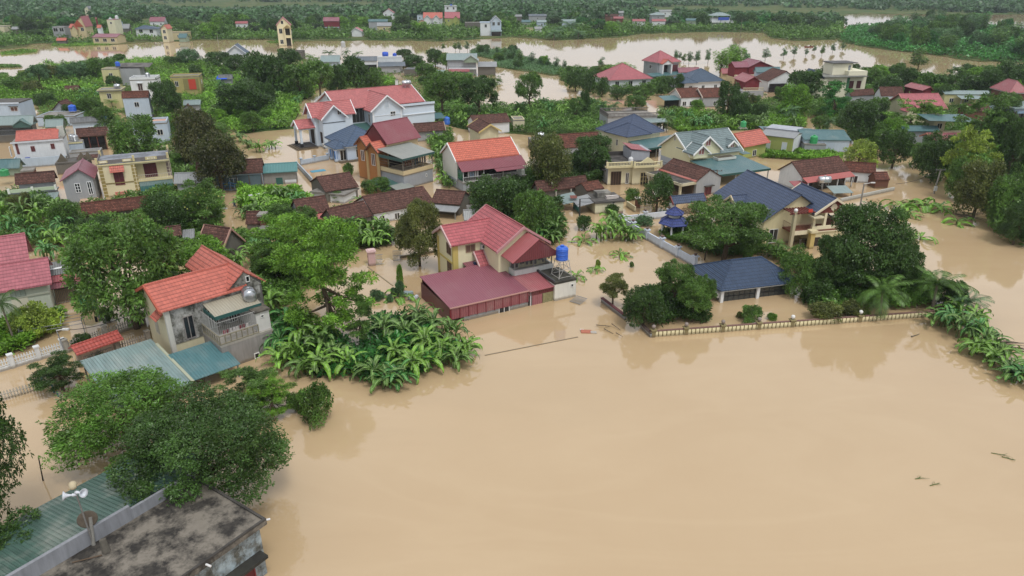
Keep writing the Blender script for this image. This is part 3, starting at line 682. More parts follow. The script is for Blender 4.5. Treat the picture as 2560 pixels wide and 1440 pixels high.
# ============ pavilion with navy tiled roof
def zat(X, Y, py):
    k = (720 - py) / CF; return CH + Y * (k * CS - SN) / (CS + k * SN)
def pavilion():
    b = Bld('pavilion', 'single storey hall with dark blue hipped tile roof and glazed front standing in the flood', zL(1100, 985), zL(1800, 910), 1.6, ang=15, nick='the blue roofed pavilion')
    w = b.w; d = 7.3
    b.hip(0, 0, w, d, 1.6, 3.45, M('tilew', '#2b4464', .15), None, hx0=3.3, hx1=2.9)
    b.box('soffit', .1, .1, 1.36, w - .1, d - .1, 1.49, M('paint', '#c9c9c4')); wl = M('plaster', '#b4b8ba', .4)
    b.box('wall', .5, .6, -1.5, .65, d - .5, 1.36, wl); b.box('wall', .65, d - .6, -1.5, w - .5, d - .5, 1.36, wl); b.box('wall', w - .65, .6, -1.5, w - .5, d - .6, 1.36, wl)
    b.Rr = (.5, .5, w - .5, d - .5)
    for x in (.55, w / 2, w - .55): b.col(x, .5, -1.5, 1.36, .17, M('paint', '#dfe1e2'))
    for a, c in ((.75, w / 2 - .2), (w / 2 + .2, w - .75)):
        n = 6; m = MB()
        for i in range(n + 1): x = a + (c - a) * i / n; m.box(x - .03, .56, -1, x + .03, .64, 1.34)
        fr = b.part('window_frame', m, M('paint', '#25282c')); b.part('pane', MB().box(a, .585, -1, c, .6, 1.34), M('glass', '#3a3f3f'), fr)
    b.box('sill', .7, .52, .55, w - .7, .56, .6, M('paint', '#2c2f33')); b.ac('l', 1.1, .45); b.part('drain_pipe', MB().bar((.42, 1.7, 1.4), (.42, 1.7, .3), .04), M('paint', '#d8d8d8'))
    tag(MB().box(-.5, -.35, -.1, .5, .35, .25).box(-.5, .25, .25, .5, .35, .6).build('plastic_chair', M('paint', '#a8342c')), 'red plastic chair floating behind the glass of the pavilion', 'chair').location = b.wp(w * .78, 1.1, .2)
pavilion()

# ============ big navy roofed villa
def navy_villa():
    b = Bld('villa', 'large villa with steep navy blue tiled roofs, red boarded gable and an upper pillared terrace', zQ(1420, 695), zQ(1960, 665), 4.6, ang=13.5, nick='the navy roofed villa')
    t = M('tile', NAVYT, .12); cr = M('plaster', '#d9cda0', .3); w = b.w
    ap = b.at(*zQ(1725, 495), y=0); L = b.at(*zQ(1330, 320), z=ap.z).y
    e0 = b.at(*zQ(120, 435), z=3.4); e1 = b.at(*zQ(750, 795), z=3.4); top = b.at(*zQ(555, 125), y=e0.y)
    xe = (e0.x + e1.x) / 2; s = (top.z - 3.4) / (top.x - xe)
    zl = ap.z - s * ap.x
    b.gable(xe, e1.y, 2 * top.x - xe, e0.y, 3.4, top.z, 'y', t, cr, .5, .5)
    RM = b.Rr
    b.win('l', (RM[1] + RM[3]) / 2 + 2.5, .2, 1.4, 1.9, nx=2); b.win('l', RM[1] + 2, .2, 1.4, 1.9, nx=2); b.win('f', RM[0] + 1.6, .2, 1.3, 1.9, nx=2)
    # side gable towards the garden
    g0 = b.at(*zQ(250, 530), z=3.0); g1 = b.at(*zQ(400, 590), z=3.0); gy = sorted((g0.y, g1.y)); xx = xe - .3; ga = b.at(*zQ(350, 455), x=xx)
    b.gable(xx, ga.y - 2.1, top.x - 1, ga.y + 2.1, ga.z - 1.5, ga.z, 'x', t, cr, .3, .5, verge=M('paint', '#cbb99a'))
    # forward wing over the terrace
    roof = b.gable(0, 0, w, L + 1, 4.6, ap.z, 'y', t, None, verge=M('paint', '#d8ccb0'))
    b.part('gable_boards', MB().prism_y([(.55, 4.45), (w - .55, 4.45), (w - .55, 4.85), (ap.x, ap.z - .2), (.55, 4.85)], .5, .62), M('slat', '#74302a'), roof)
    b.part('gable_rosette', MB().lathe((0, 0, 0), [(.38, -.03), (.45, .03)], 16).bar((-.6, 0, 0), (.6, 0, 0), .04).bar((0, -.6, 0), (0, .6, 0), .04), M('paint', '#d8ccb0'), roof).matrix_local = Matrix.Translation((ap.x, .44, 5.15)) @ Matrix.Rotation(R(90), 4, 'X')
    b.box('ceiling', .5, .7, 4.3, w - .5, L, 4.42, M('plaster', '#b5a27c')); fl = 2.3
    b.box('lower_wall', .4, .5, -1.5, w - .3, L, fl - .2, cr); b.box('terrace_floor', -2.6, .3, fl - .2, w - .15, L, fl, M('conc', '#7e4a38', .3)); b.box('terrace_kerb', .3, .36, fl + .002, w - .2, .56, fl + .45, M('plaster', '#e0d6b4', .2))
    for x in (.55, w * .36, w * .66, w - .45): b.col(x, .6, fl, 4.45, .17, M('plaster', '#e0d6b4', .2))
    for y in (2.6, 4.4): b.col(w - .45, y, fl, 4.45, .17, M('plaster', '#e0d6b4', .2))
    b.box('back_wall', .3, 4.5, fl, w - .4, 4.65, 4.3, M('plaster', '#bfae7e', .3)); b.box('door', .9, 4.42, fl, 1.9, 4.49, 4.2, M('paint', '#7e8794')); b.box('kerb_wall', w - .3, .6, fl, w - .15, L, fl + .45, M('plaster', '#e0d6b4', .2))
    # left terrace, gate pillar, pergola
    b.box('terrace_beam', -2.6, .2, fl - .45, .3, .45, fl + .05, M('plaster', '#e0d6b4', .2)); b.rail(-2.5, .32, .2, .32, fl + .05, .85, M('paint', '#8e6a58'), .2); b.rail(-2.55, .4, -2.55, 4.2, fl + .05, .85, M('paint', '#8e6a58'), .2)
    b.box('gable_wall', -2.5, 3.4, fl, .3, 3.55, 4.4, M('plaster', '#c8b27a', .3)); 
    for x, y, z in ((-2.5, .35, 4.9), (-2.5, 4.6, 5.0)):
        b.col(x, y, -1.5, z, .2, M('plaster', '#b8ae8c', .3), name='pillar'); o = b.part('ball_lamp', MB().lathe((x, y, z + .25), [(.02, -.26), (.18, -.18), (.26, 0), (.18, .18), (.02, .26)], 12), M('paint', '#e8e8e6'), smooth=True)
    pm = M('paint', '#7a3f38')
    for i in range(10): b.box('pergola_slat', -2.9 + i * .42, .1, 4.72, -2.72 + i * .42, 3.6, 4.85, pm)
    for y in (.5, 3.2): b.box('pergola_beam', -3.1, y, 4.55, 1.3, y + .15, 4.715, pm)
    b.box('roof_slab', -.2, -.35, 4.05, 1.3, .95, 4.25, M('plaster', '#d3c9a8', .4)); b.col(.1, -.1, -1.5, 2.2, .3, M('plaster', '#c9b16a', .3), name='pillar'); b.box('capital', -.4, -.6, 2.2, .6, .4, 2.5, M('plaster', '#ddd0a4'))
    b.box('ledge', 0.2, .3, fl - .35, w, .5, fl - .2, M('plaster', '#e0d6b4', .2))
    for x in (-.6, 1.4): b.box('arch_opening', x - .6, .46, -1, x + .5, .5, 1.2, M('glass', '#2c261f'))
    b.part('solar_lamp', MB().slab([(2.6, -.1, 1.15), (3.2, -.1, 1.15), (3.2, .35, 1.35), (2.6, .35, 1.35)], .05), M('glass', '#3b4048')); b.part('flag', MB().slab([(-.9, .0, 4.9), (-.3, .0, 4.9), (-.3, .04, 5.3), (-.9, .04, 5.3)], .03), M('cloth', '#c23a2a'))
navy_villa()

def gazebo():
    c = P(*zL(690, 510)); X, Y = c.x, c.y; t = empty('gazebo', (X, Y, 0), R(10), 'small hexagonal garden pavilion with two tiers of deep blue tiles behind the white wall', 'gazebo')
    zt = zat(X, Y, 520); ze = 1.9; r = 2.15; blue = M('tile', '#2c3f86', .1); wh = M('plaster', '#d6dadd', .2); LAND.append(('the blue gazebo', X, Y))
    def cone(r0, z0, r1, z1):
        m = MB(); n = 6
        for i in range(n):
            a0, a1 = 2 * math.pi * i / n, 2 * math.pi * (i + 1) / n; pp = lambda rr, a, z: (rr * math.cos(a), rr * math.sin(a), z)
            m.slab([pp(r0, a0, z0), pp(r0, a1, z0), pp(r1, a1, z1), pp(r1, a0, z1)], .08)
        return m
    ro = cone(r, ze, .95, ze + .8).build('roof', blue, t); cone(1.35, ze + 1.3, .05, ze + 2.15).build('upper_roof', blue, t)
    cp = MB()
    for i in range(6):
        a = 2 * math.pi * i / 6; cp.bar((r * math.cos(a), r * math.sin(a), ze + .03), (.95 * math.cos(a), .95 * math.sin(a), ze + .83), .06); cp.bar((1.35 * math.cos(a), 1.35 * math.sin(a), ze + 1.33), (0, 0, ze + 2.2), .05)
        MB().bar((1.6 * math.cos(a), 1.6 * math.sin(a), -1), (1.6 * math.cos(a), 1.6 * math.sin(a), ze), .13, n=8).build('column', wh, t)
    cp.build('ridge_cap', blue, ro); MB().bar((0, 0, ze + .7), (0, 0, ze + 1.35), .8, n=6).build('neck', wh, t); MB().bar((0, 0, ze + 2.1), (0, 0, ze + 2.6), .08, .01).build('finial', blue, t)
gazebo()

def wall_run(name, label, A, B, z0, hexc, th=.2, posts=0, pw=.3, ph=.25, cap=None, z1=None, pots=False, cat='wall', post_hex=None, group=None):
    a, c = P(*A, z0), P(*B, z0); d = c - a; L = math.hypot(d.x, d.y); an = math.atan2(d.y, d.x)
    t = empty(name, (a.x, a.y, 0), an, label, cat, group); mt = M('plaster', hexc, .45)
    MB().box(0, -th / 2, -1, L, th / 2, z0 - (.08 if cap else 0)).build('panel', mt, t)
    if cap: MB().box(0, -th / 2 - .06, z0 - .079, L, th / 2 + .06, z0 + .01).build('coping', M('plaster', cap, .4), t)
    for i in range(posts):
        x = L * i / max(1, posts - 1); q = pw / 2; pm = M('plaster', post_hex, .3) if post_hex else mt
        o = MB().box(x - q, -q, -1, x + q, q, z0 + ph).box(x - q - .12, -q - .12, z0 + ph + .002, x + q + .12, q + .12, z0 + ph + .12).build('post', pm, t)
        if pots: MB().lathe((x, 0, z0 + ph + .122), [(.14, 0), (.2, .2), (.26, .25)], 10).build('planter', M('conc', '#7a6255'), o)
    return t, L
wall_run('boundary_wall', 'white plastered garden wall with planter topped posts running beside the gazebo', zL(240, 350), zL(885, 705), 1.1, '#c9d3e2', posts=6, pots=True, pw=.45)
wall_run('boundary_wall', 'white garden wall between the corner post and the blue roofed gateway', zL(250, 345), zL(660, 300), 1.0, '#d3d9e2', posts=3, pots=True, pw=.4)
wall_run('boundary_wall', 'short white wall right of the blue roofed gateway', zL(925, 285), zL(1030, 270), .9, '#d3d9e2')

def gateway():
    b = Bld('gateway', 'navy tiled gateway on white pillars with an ornate black and gold gate', zL(700, 238), zL(972, 205), 2.1, ang=17, cat='gate', nick='the blue roofed gateway')
    w = b.w; b.gable(0, 0, w, 2.0, 2.1, 2.95, 'x', M('tile', NAVYT, .1), M('plaster', '#c3b594'), .4, .2, z0=1.9, verge=M('paint', '#7c3c34'))
    for x in (.3, w - .6): b.col(x, 1., -1.5, 1.9, .3, M('plaster', '#dfe2e4', .2), name='pillar')
    m = MB(); gx0, gx1 = w * .38, w - 1.0
    for i in range(12): x = gx0 + (gx1 - gx0) * i / 11; m.bar((x, 1, -.5), (x, 1, 1.0 + .7 * math.sin(math.pi * i / 11)), .03, n=4)
    for z in (.1, .9): m.bar((gx0, 1, z), (gx1, 1, z), .035, n=4)
    for cx, cz, r in ((.35, .5, .28), (.65, .5, .28), (.5, 1.1, .3)):
        c = gx0 + (gx1 - gx0) * cx
        for k in range(10): a0, a1 = k * .628, (k + 1) * .628; m.bar((c + r * math.cos(a0), .98, cz + r * math.sin(a0)), (c + r * math.cos(a1), .98, cz + r * math.sin(a1)), .03, n=4)
    b.part('gate_leaf', m, M('paint', '#4a3a20'))
gateway()

def yellow_wall():
    A, B = zL(500, 1335), (2345, 778); a, c = P(*A, .55), P(*B, .55); d = c - a; L = math.hypot(d.x, d.y)
    t = empty('boundary_wall', (a.x, a.y, 0), math.atan2(d.y, d.x), 'low cream wall with brown coping, notched panels and ball topped posts at the pond edge', 'wall')
    m = MB(); ye = M('plaster', '#e6dcae', .2); bk = M('plaster', '#8d8158', .5); br = M('plaster', '#7d5f56', .4)
    MB().box(0, -.04, -1, L, .1, .56).build('panel', bk, t); MB().box(0, -.09, .561, L, .14, .64).build('coping', br, t)
    n = int(L / .42)
    for i in range(n): m.box(i * .42 + .02, -.14, .02, i * .42 + .33, -.041, .54)
    m.build('panel_blocks', ye, t)
    for px in (1633, 1716, 1807, 1898, 1982, 2151):
        X = 0; best = 9e9
        for k in range(400):
            s = L * k / 399; q = Q(a.x + d.x * s / L, a.y + d.y * s / L, .7)
            if abs(q[0] - px) < best: best = abs(q[0] - px); X = s
        o = MB().box(X - .18, -.2, -1, X + .18, .2, .7).box(X - .28, -.3, .702, X + .28, .3, .8).build('post', bk, t)
        MB().lathe((X, 0, .802), [(.06, 0), (.06, .1), (.16, .14), (.21, .3), (.15, .44), (.02, .5)], 12).build('ball_lamp', M('paint', '#dcdcd8' if px > 1950 else '#8c8078'), o, True)
    tag(t, None)
yellow_wall()
wall_run('boundary_wall', 'low grey wall with dark red coping left of the round clipped bush', zL(85, 1040), zL(290, 1195), .55, '#8e9297', cap='#6e4246', th=.22)
wall_run('boundary_wall', 'short grey wall stub joining the cream pond wall', zL(425, 1262), zL(510, 1345), .5, '#9a9d9c', cap='#5a4a44')
wall_run('boundary_wall', 'whitewashed lane wall below the old tiled yard house', zH(730, 785), zH(1265, 670), .6, '#b9bab4', posts=0)
wall_run('boundary_wall', 'thin submerged wall line showing at the water surface beyond the shed', (1212, 888), (1445, 842), .03, '#8f8676', th=.14)
wall_run('boundary_wall', 'thin cream wall top just above water, running from the pink gatepost', zJ(1115, 825), zJ(1370, 1015), .05, '#bfb39a', th=.14)
wall_run('boundary_wall', 'low wall behind the olive leaved tree, mostly under water', zJ(1440, 720), zJ(1830, 655), .3, '#8a8272', th=.2)
wall_run('boundary_wall', 'dark stone wall below the banana plants left of the slender tree', zI(2150, 400), zI(2330, 345), .7, '#6f685e', th=.25)
wall_run('boundary_wall', 'white wall with brown railings in front of the teal shed', zS(1270, 480), zS(1560, 430), 1.3, '#c3c6c6', posts=4)
# pink gatepost with open grey gate
def pink_gate():
    g = P(*zJ(1160, 808)); t = empty('gatepost', (g.x, g.y, 0), R(20), 'pale pink square gatepost standing in the flooded lane', 'gatepost')
    MB().box(-.42, -.42, -1, .42, .42, 1.75).build('pillar', M('plaster', '#cba8a6', .3), t); MB().box(-.55, -.55, 1.752, .55, .55, 1.9).box(-.4, -.4, 1.901, .4, .4, 2.0).build('cap', M('plaster', '#d4b4b2', .3), t)
    for i, (p, q, lab) in enumerate(((zJ(1195, 812), zJ(1275, 805), 'open grey bar gate hinged on the pink gatepost'), (zJ(1375, 770), zJ(1470, 765), 'second grey bar gate beside the olive leaved tree'))):
        a, c = P(*p), P(*q); d = c - a; L = d.length; o = empty('bar_gate', a, math.atan2(d.y, d.x), lab, 'gate'); m = MB()
        for k in range(int(L / .13)): m.bar((k * .13, 0, -.5), (k * .13, 0, 1.35), .02, n=4)
        for zz in (.1, .7, 1.33): m.bar((0, 0, zz), (L, 0, zz), .03, n=4)
        m.build('bars', M('paint', '#8c9298'), o)
pink_gate()
for xy, lab in (((390, 272), 'brick gatepost with white cap left of the yellow garden gate'), ((540, 235), 'brick gatepost right of the yellow garden gate, partly behind the shrub')):
    g = P(*zL(*xy)); t = empty('gatepost', (g.x, g.y, 0), R(12), lab, 'gatepost'); MB().box(-.32, -.32, -1, .32, .32, 1.45).build('pillar', M('plaster', '#7c4c3c', .4), t); MB().box(-.42, -.42, 1.452, .42, .42, 1.6).build('cap', M('plaster', '#cfcac0', .2), t)
g = P(*zL(448, 258)); t = empty('garden_gate', (g.x, g.y, 0), R(14), 'yellow framed garden gate with blue bars standing open in the flood', 'gate'); m = MB()
for k in range(9): m.bar((.1 + k * .14, 0, -.2), (.1 + k * .14, 0, 1.35), .022, n=4)
m.build('bars', M('paint', '#7aa3c4'), t); MB().bar((0, 0, -.5), (0, 0, 1.45), .05).bar((1.35, 0, -.5), (1.35, 0, 1.45), .05).bar((0, 0, 1.4), (1.35, 0, 1.4), .05).bar((0, 0, .1), (1.35, 0, .1), .05).build('frame', M('paint', '#cdb65a'), t)
wall_run('boundary_wall', 'pale cream fence wall left of the brick gateposts', zL(300, 215), zL(372, 262), .9, '#c9c09c')

# ============ generic village buildings, each solved from its own corners
def vis(b):
    m = b.o + b.ux * b.w / 2; v = Vector((m.x, m.y, 0)); return 'l' if v.dot(-b.ux) < 0 else 'r'
def wins(b, nf, ns, ze, floors=1, pane=None, door=False, w=1.1, h=1.2, frame=None):
    for fl in range(floors):
        zb = ze - 2.3 - 3.1 * fl
        if nf: b.autowin('f', nf, zb, w, h, pane=pane, frame=frame)
        if ns: b.autowin(vis(b), ns, zb, w, h, pane=pane, frame=frame)
def RM(k, p=.4):
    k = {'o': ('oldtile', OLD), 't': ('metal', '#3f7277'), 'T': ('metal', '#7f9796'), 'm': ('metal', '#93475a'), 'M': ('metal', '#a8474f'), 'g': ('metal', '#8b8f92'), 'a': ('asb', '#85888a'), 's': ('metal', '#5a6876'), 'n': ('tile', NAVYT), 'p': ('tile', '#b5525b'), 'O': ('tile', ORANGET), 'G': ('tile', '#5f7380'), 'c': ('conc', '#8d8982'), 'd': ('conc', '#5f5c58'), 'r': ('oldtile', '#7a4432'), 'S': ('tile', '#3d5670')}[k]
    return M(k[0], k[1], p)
def WM(k): return M('plaster', {'w': '#d8dcde', 'c': '#cfc7a4', 'g': '#9fa2a5', 'b': '#b4c4d3', 'o': '#a89f62', 'y': '#c9c28c', 'd': '#6e6a62', 'l': '#a3ad5c', 'n': '#c9b98e', 'G': '#8fa08a', 'B': '#6f4a3a', 'e': '#dcd8b8', 'r': '#7a2b33'}[k], .45)
def gx(label, A, B, Rl, ze, roof, wall, nf=2, ns=1, ang=None, o=.45, verge=None, name='house', nick=None, fl=1, right=False, zb=None, rp=.5, group=None, pane=None, cat=None, w=1.1, h=1.2):
    """ridge parallel to the front: eave corners A, B and the left (or right) end of the ridge"""
    b = Bld(name, label, A, B, ze, ang=ang, nick=nick, group=group, cat=cat or name.split('_')[-1])
    p = b.at(*Rl, x=b.w if right else 0); d = p.y / rp
    if d < 2.5: d = 2.5
    zr = p.z
    if d > b.w * 1.3: d = b.w * 1.1; zr = b.at(*Rl, y=d * rp).z
    zr = min(max(zr, ze + .3), ze + d * .55)
    b.gable(0, 0, b.w, d, ze, zr, 'x', RM(roof), WM(wall), min(o, b.w * .1, d * .15), verge=M('paint', verge) if verge else None, zb=zb, rp=rp); wins(b, nf, ns, ze, fl, pane, w=w, h=h); b.d = d; b.zr = zr; return b
def gy(label, A, B, ap, ze, L, roof, wall, nf=1, ns=1, ang=None, o=.45, verge=None, name='house', nick=None, fl=1, group=None, zb=None, pane=None, cat=None, w=1.1, h=1.2):
    """gable facing the viewer: feet A, B and apex"""
    b = Bld(name, label, A, B, ze, ang=ang, nick=nick, group=group, cat=cat or name.split('_')[-1])
    p = b.at(*ap, y=0); rp = min(.8, max(.2, p.x / b.w))
    b.gable(0, 0, b.w, L, ze, max(p.z, ze + .3), 'y', RM(roof), WM(wall), min(o, b.w * .12), verge=M('paint', verge) if verge else None, rp=rp, zb=zb); wins(b, nf, ns, ze, fl, pane, w=w, h=h); b.d = L; b.zr = p.z; return b
def hp(label, A, B, C, ap, ze, roof, wall, nf=2, ns=1, ang=None, name='house', nick=None, fl=1, group=None, pane=None, d=None, cat=None, w=1.1, h=1.2):
    b = Bld(name, label, A, B, ze, ang=ang, nick=nick, group=group, cat=cat or name.split('_')[-1])
    if d is None: d = max(2.5, b.at(*C, z=ze).y)
    p = b.at(*ap, y=d / 2); hx = min(max(p.x, .5), b.w - .5)
    b.hip(0, 0, b.w, d, ze, max(p.z, ze + .4), RM(roof), WM(wall), min(.6, b.w * .08), hx0=hx if b.w >= d else None, hx1=max(.3, b.w - hx - .2) if b.w >= d else None); wins(b, nf, ns, ze, fl, pane, w=w, h=h); b.d = d; b.zr = p.z; return b
def ft(label, A, B, C, z, wall, nf=2, ns=1, ang=None, name='house', nick=None, fl=1, ph=.5, roof='c', group=None, pane=None, d=None, over=0., cat=None, w=1.1, h=1.2, pm=None):
    b = Bld(name, label, A, B, z, ang=ang, nick=nick, group=group, cat=cat or name.split('_')[-1])
    if d is None: d = max(2., b.at(*C, z=z).y)
    b.flat(0, 0, b.w, d, z, WM(wall), RM(roof), ph, over=over, pm=pm); wins(b, nf, ns, z - .2, fl, pane, w=w, h=h); b.d = d; return b
def sheet(b, x0, y0, x1, y1, z0, z1, roof, posts=True, name='sheet_roof', fascia=None):
    b.mono(x0, y0, x1, y1, z0, z0, z1, z1, RM(roof), name=name, fascia=M('paint', fascia) if fascia else None)
    if posts:
        for x in (x0 + .2, x1 - .2): b.col(x, y0 + .2, -1, z0 - .07, .06, M('paint', '#8d8f8c'), name='post')
# ---- cream two storey house with a year on its parapet
def cream_year():
    b = Bld('house', 'cream flat roofed house with olive quoins, brown shutters and the year on its parapet', zO(205, 385), zO(1800, 225), 5.3, ang=24, nick='the cream house with olive quoins')
    w = b.w; ws = M('plaster', '#dcd2ac', .2); q = M('quoin', '#9c8a4c'); sp = b.at(*zO(1040, 330), y=0).x; d = 6.5
    b.box('wall', 0, .02, -1.5, sp, d, 5.3, ws); b.box('wall', sp, 1.4, -1.5, w, d, 5.3, ws); b.box('roof', -.1, -.1, 5.3, w + .1, d, 5.42, M('conc', '#8a8f98', .5)); b.box('cornice', -.06, -.14, 5.1, w + .1, -.0, 5.299, M('plaster', '#d9cd9a', .2))
    b.box('roof_beam', sp, .0, 4.9, w, 1.4, 5.29, ws)
    pm = M('plaster', '#cfc18c', .3); dk = M('plaster', '#807a78', .5)
    for a, c in ((0, sp), (sp, w)): b.box('parapet', a + .1, -.08, 5.421, c - .1, .04, 5.95, dk)
    b.box('parapet', -.08, .1, 5.421, .04, d - .1, 5.8, dk); b.box('parapet', w - .04, .1, 5.421, w + .08, d - .1, 5.8, dk)
    for x in (0, sp, w): b.box('parapet_pier', x - .16, -.14, 5.421, x + .16, .16, 6.35, pm); b.box('parapet_pier', x - .16, d - .3, 5.421, x + .16, d, 6.3, pm) if x != sp else 0
    for x0, x1 in ((.28, 1.5), (sp - 1.6, sp - .3)):
        o = b.box('plaque', x0, -.13, 5.5, x1, -.081, 5.9, pm); b.box('plaque_field', x0 + .15, -.145, 5.58, x1 - .15, -.131, 5.82, M('plaster', '#ece4c8', .1), o)
    x0, x1 = sp + (w - sp) * .36, sp + (w - sp) * .66
    o = b.box('plaque', x0 - .1, -.13, 5.46, x1 + .1, -.081, 5.95, pm); b.box('plaque_field', x0 + .15, -.145, 5.56, x1 - .15, -.131, 5.84, M('plaster', '#ece4c8', .1), o)
    cu = bpy.data.curves.new('year_lettering', 'FONT'); cu.body = '2010'; cu.size = .34; cu.align_x = 'CENTER'; cu.extrude = .012; cu.space_character = 1.25
    to = bpy.data.objects.new('year_lettering', cu); col.objects.link(to); to.parent = o; to.location = ((x0 + x1) / 2, -.16, 5.6); to.rotation_euler = (R(90), 0, 0); cu.materials.append(M('paint', '#7a6a3c')); bpy.context.view_layer.update(); me_ = bpy.data.meshes.new_from_object(to); t2 = bpy.data.objects.new('year_lettering', me_); col.objects.link(t2); t2.parent = o; t2.location = to.location; t2.rotation_euler = to.rotation_euler; bpy.data.objects.remove(to)
    for x in (0, sp - .55): b.box('quoin_strip', x - .03, -.05, -1.2, x + .6, .5, 5.05, q)
    b.box('quoin_strip', w - .5, 1.33, 2.3, w + .04, 1.9, 4.9, M('quoin', '#8c7a78')); b.box('string_course', .57, -.06, 2.15, sp - .55, .02, 2.3, M('plaster', '#8d7f4e'))
    b.Rr = (0, .02, sp, d); sh_ = M('slat', '#5e2630'); b.winp('f', zO(550, 515), zO(845, 820), pane=sh_, frame=M('paint', '#7a4a44'), nx=2, name='shuttered_window')
    b.winp('f', zO(680, 1100), zO(940, 1280), pane=sh_, frame=M('paint', '#7a4a44'), nx=2, name='shuttered_window')
    for c0, c1 in ((zO(470, 440), zO(820, 515)), (zO(610, 1025), zO(950, 1100))):
        p = b.at(*c0, y=-.3); r_ = b.at(*c1, y=-.3); b.part('window_hood', MB().slab([(p.x, -.65, r_.z), (r_.x, -.65, r_.z), (r_.x, .0, p.z + .15), (p.x, 0, p.z + .15)], .08), M('tile', ORANGET, .3))
    p = b.at(*zO(1030, 1120), y=0); b.ac('f', p.x, p.z)
    b.Rr = (sp, 1.4, w, d); p = b.at(*zO(1450, 700), y=1.4); b.win('f', p.x, 2.35, 1.9, 2.7, pane=sh_, frame=M('paint', '#6a3a3a'), nx=3, name='shuttered_door')
    b.box('balcony', sp, -.1, 2.05, w + .15, 1.4, 2.3, M('plaster', '#d9cd9a', .3)); b.rail(sp + .1, .0, w + .1, .0, 2.3, .8, M('paint', '#b9b4ac'), .25); b.rail(w + .1, .1, w + .1, 1.3, 2.3, .8, M('paint', '#b9b4ac'), .25)
    b.box('teal_shutter', sp + .1, -.04, .2, w + .1, .04, 1.3, M('metal', '#2d7f7c', .3)); b.box('pale_shutter', sp + .1, -.02, 1.3, w + .1, .05, 2.05, M('metal', '#7fa3a2', .3))
    b.mono(sp, -1.0, w + .1, -.05, -.1, -.1, .35, .35, M('metal', '#2d7f7c', .3), name='awning')
cream_year()

# ---- red roofed grey house beside it
b = gy('grey rendered two storey house with dusty pink metal gable roof left of the cream house', zE(595, 615), zE(960, 548), zE(780, 490), 4.0, 7.5, 'm', 'g', 0, 0, ang=24, o=.35, nick='the grey house with the dusty pink roof')
b.winp('f', zE(740, 635), zE(818, 722), frame=M('paint', '#e9ecee'), nx=2, ny=3); b.winp('f', zE(862, 618), zE(940, 740), frame=M('paint', '#e9ecee'), nx=2, ny=2, name='door')
b.box('porch', b.w * .5, -1.4, -1, b.w - .3, .3, .8, WM('g')); b.box('porch_roof', b.w * .45, -1.6, .8, b.w - .2, .33, .95, M('plaster', '#c9a98c'))
b.Rr = (.35, .45, b.w, 7); b.win('l', 1.5, 1.2, 1.1, 1.3, nx=2)

# ---- white house with long orange roof
b = ft('white terrace house with a long orange red roof strip and brown shutters, upper left', zP(190, 890), zP(1060, 770), zP(40, 830), 4.4, 'w', 0, 0, ang=24, d=5.5, ph=0, nick='the white house with the orange roof strip')
b.gable(.5, .3, b.w - .7, 4.6, 4.45, 5.8, 'x', M('tile', '#c4553f', .2), WM('w'), .05, z0=4.4, rp=.72); b.box('cornice', -.25, -.25, 4.15, b.w + .1, 0, 4.39, M('plaster', '#c8ccd2'))
b.Rr = (0, 0, b.w, 5.5)
for p, q in ((zP(240, 915), zP(330, 1080)), (zP(495, 955), zP(585, 1035)), (zP(820, 912), zP(905, 992))): b.winp('f', p, q, pane=BROWN(), frame=M('paint', '#84504c'), nx=2)
b.winp('l', zP(145, 965), zP(200, 1115), pane=M('paint', '#77808c'), nx=1); b.box('end_pier', b.w - 1.0, 3.2, 4.4, b.w + .1, 3.6, 6.2, M('plaster', '#c9cbc2', .8))
b.box('terrace', .3, -2.2, .9, b.w, 0, 1.2, M('conc', '#7b7a78')); b.box('terrace_wall', .0, -2.4, -1.2, b.w + .1, -2.2, 1.75, WM('b')); b.box('terrace_wall', -.1, -2.2, -1.2, .1, -.02, 1.75, WM('b'))
o = tag(MB().lathe((0, 0, 0), [(.3, 0), (.42, .5), (.45, .55)], 14).build('basin', M('plastic', '#2b4aa8')), 'blue plastic basin on the terrace of the white house with the orange roof strip', 'basin'); o.location = b.wp(2.1, -1.6, 1.2)
# ---- brown tiled open fronted house
b = gx('old brown tiled house with dark open veranda and white gable edge, upper left', zP(1250, 800), zP(1790, 735), zP(1095, 590), 3.0, 'o', 'n', 0, 0, ang=24, o=.3, verge='#c8cac4', nick='the brown tiled veranda house')
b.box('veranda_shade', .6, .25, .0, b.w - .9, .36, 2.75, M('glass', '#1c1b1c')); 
for i in range(4): b.col(.6 + (b.w - 1.4) * i / 3, .18, -1, 2.9, .07, M('paint', '#6e3a30'), name='post')
b.box('veranda_rail', .5, .1, .1, b.w * .6, .18, .5, M('paint', '#6a2a26'))
k = ft('low grey flat roofed block with pale cornice and steel tanks on top', zP(1045, 900), zP(1360, 840), zP(1040, 800), 2.6, 'b', 0, 0, ang=24, d=2.6, ph=.0, nick='the low grey tank block'); k.box('cornice', -.1, -.12, 2.35, k.w + .1, -.0, 2.6, M('plaster', '#d3cc9a'))
tank(k.wp(1.9, .9, 2.62), .62, 1.3, '#b6babe', 'nearer stainless steel tank on the low grey block', kind='steel'); tank(k.wp(1.2, 2.1, 2.62), .5, 1.2, '#aaaeb2', 'smaller steel tank behind the first on the low grey block', kind='steel')
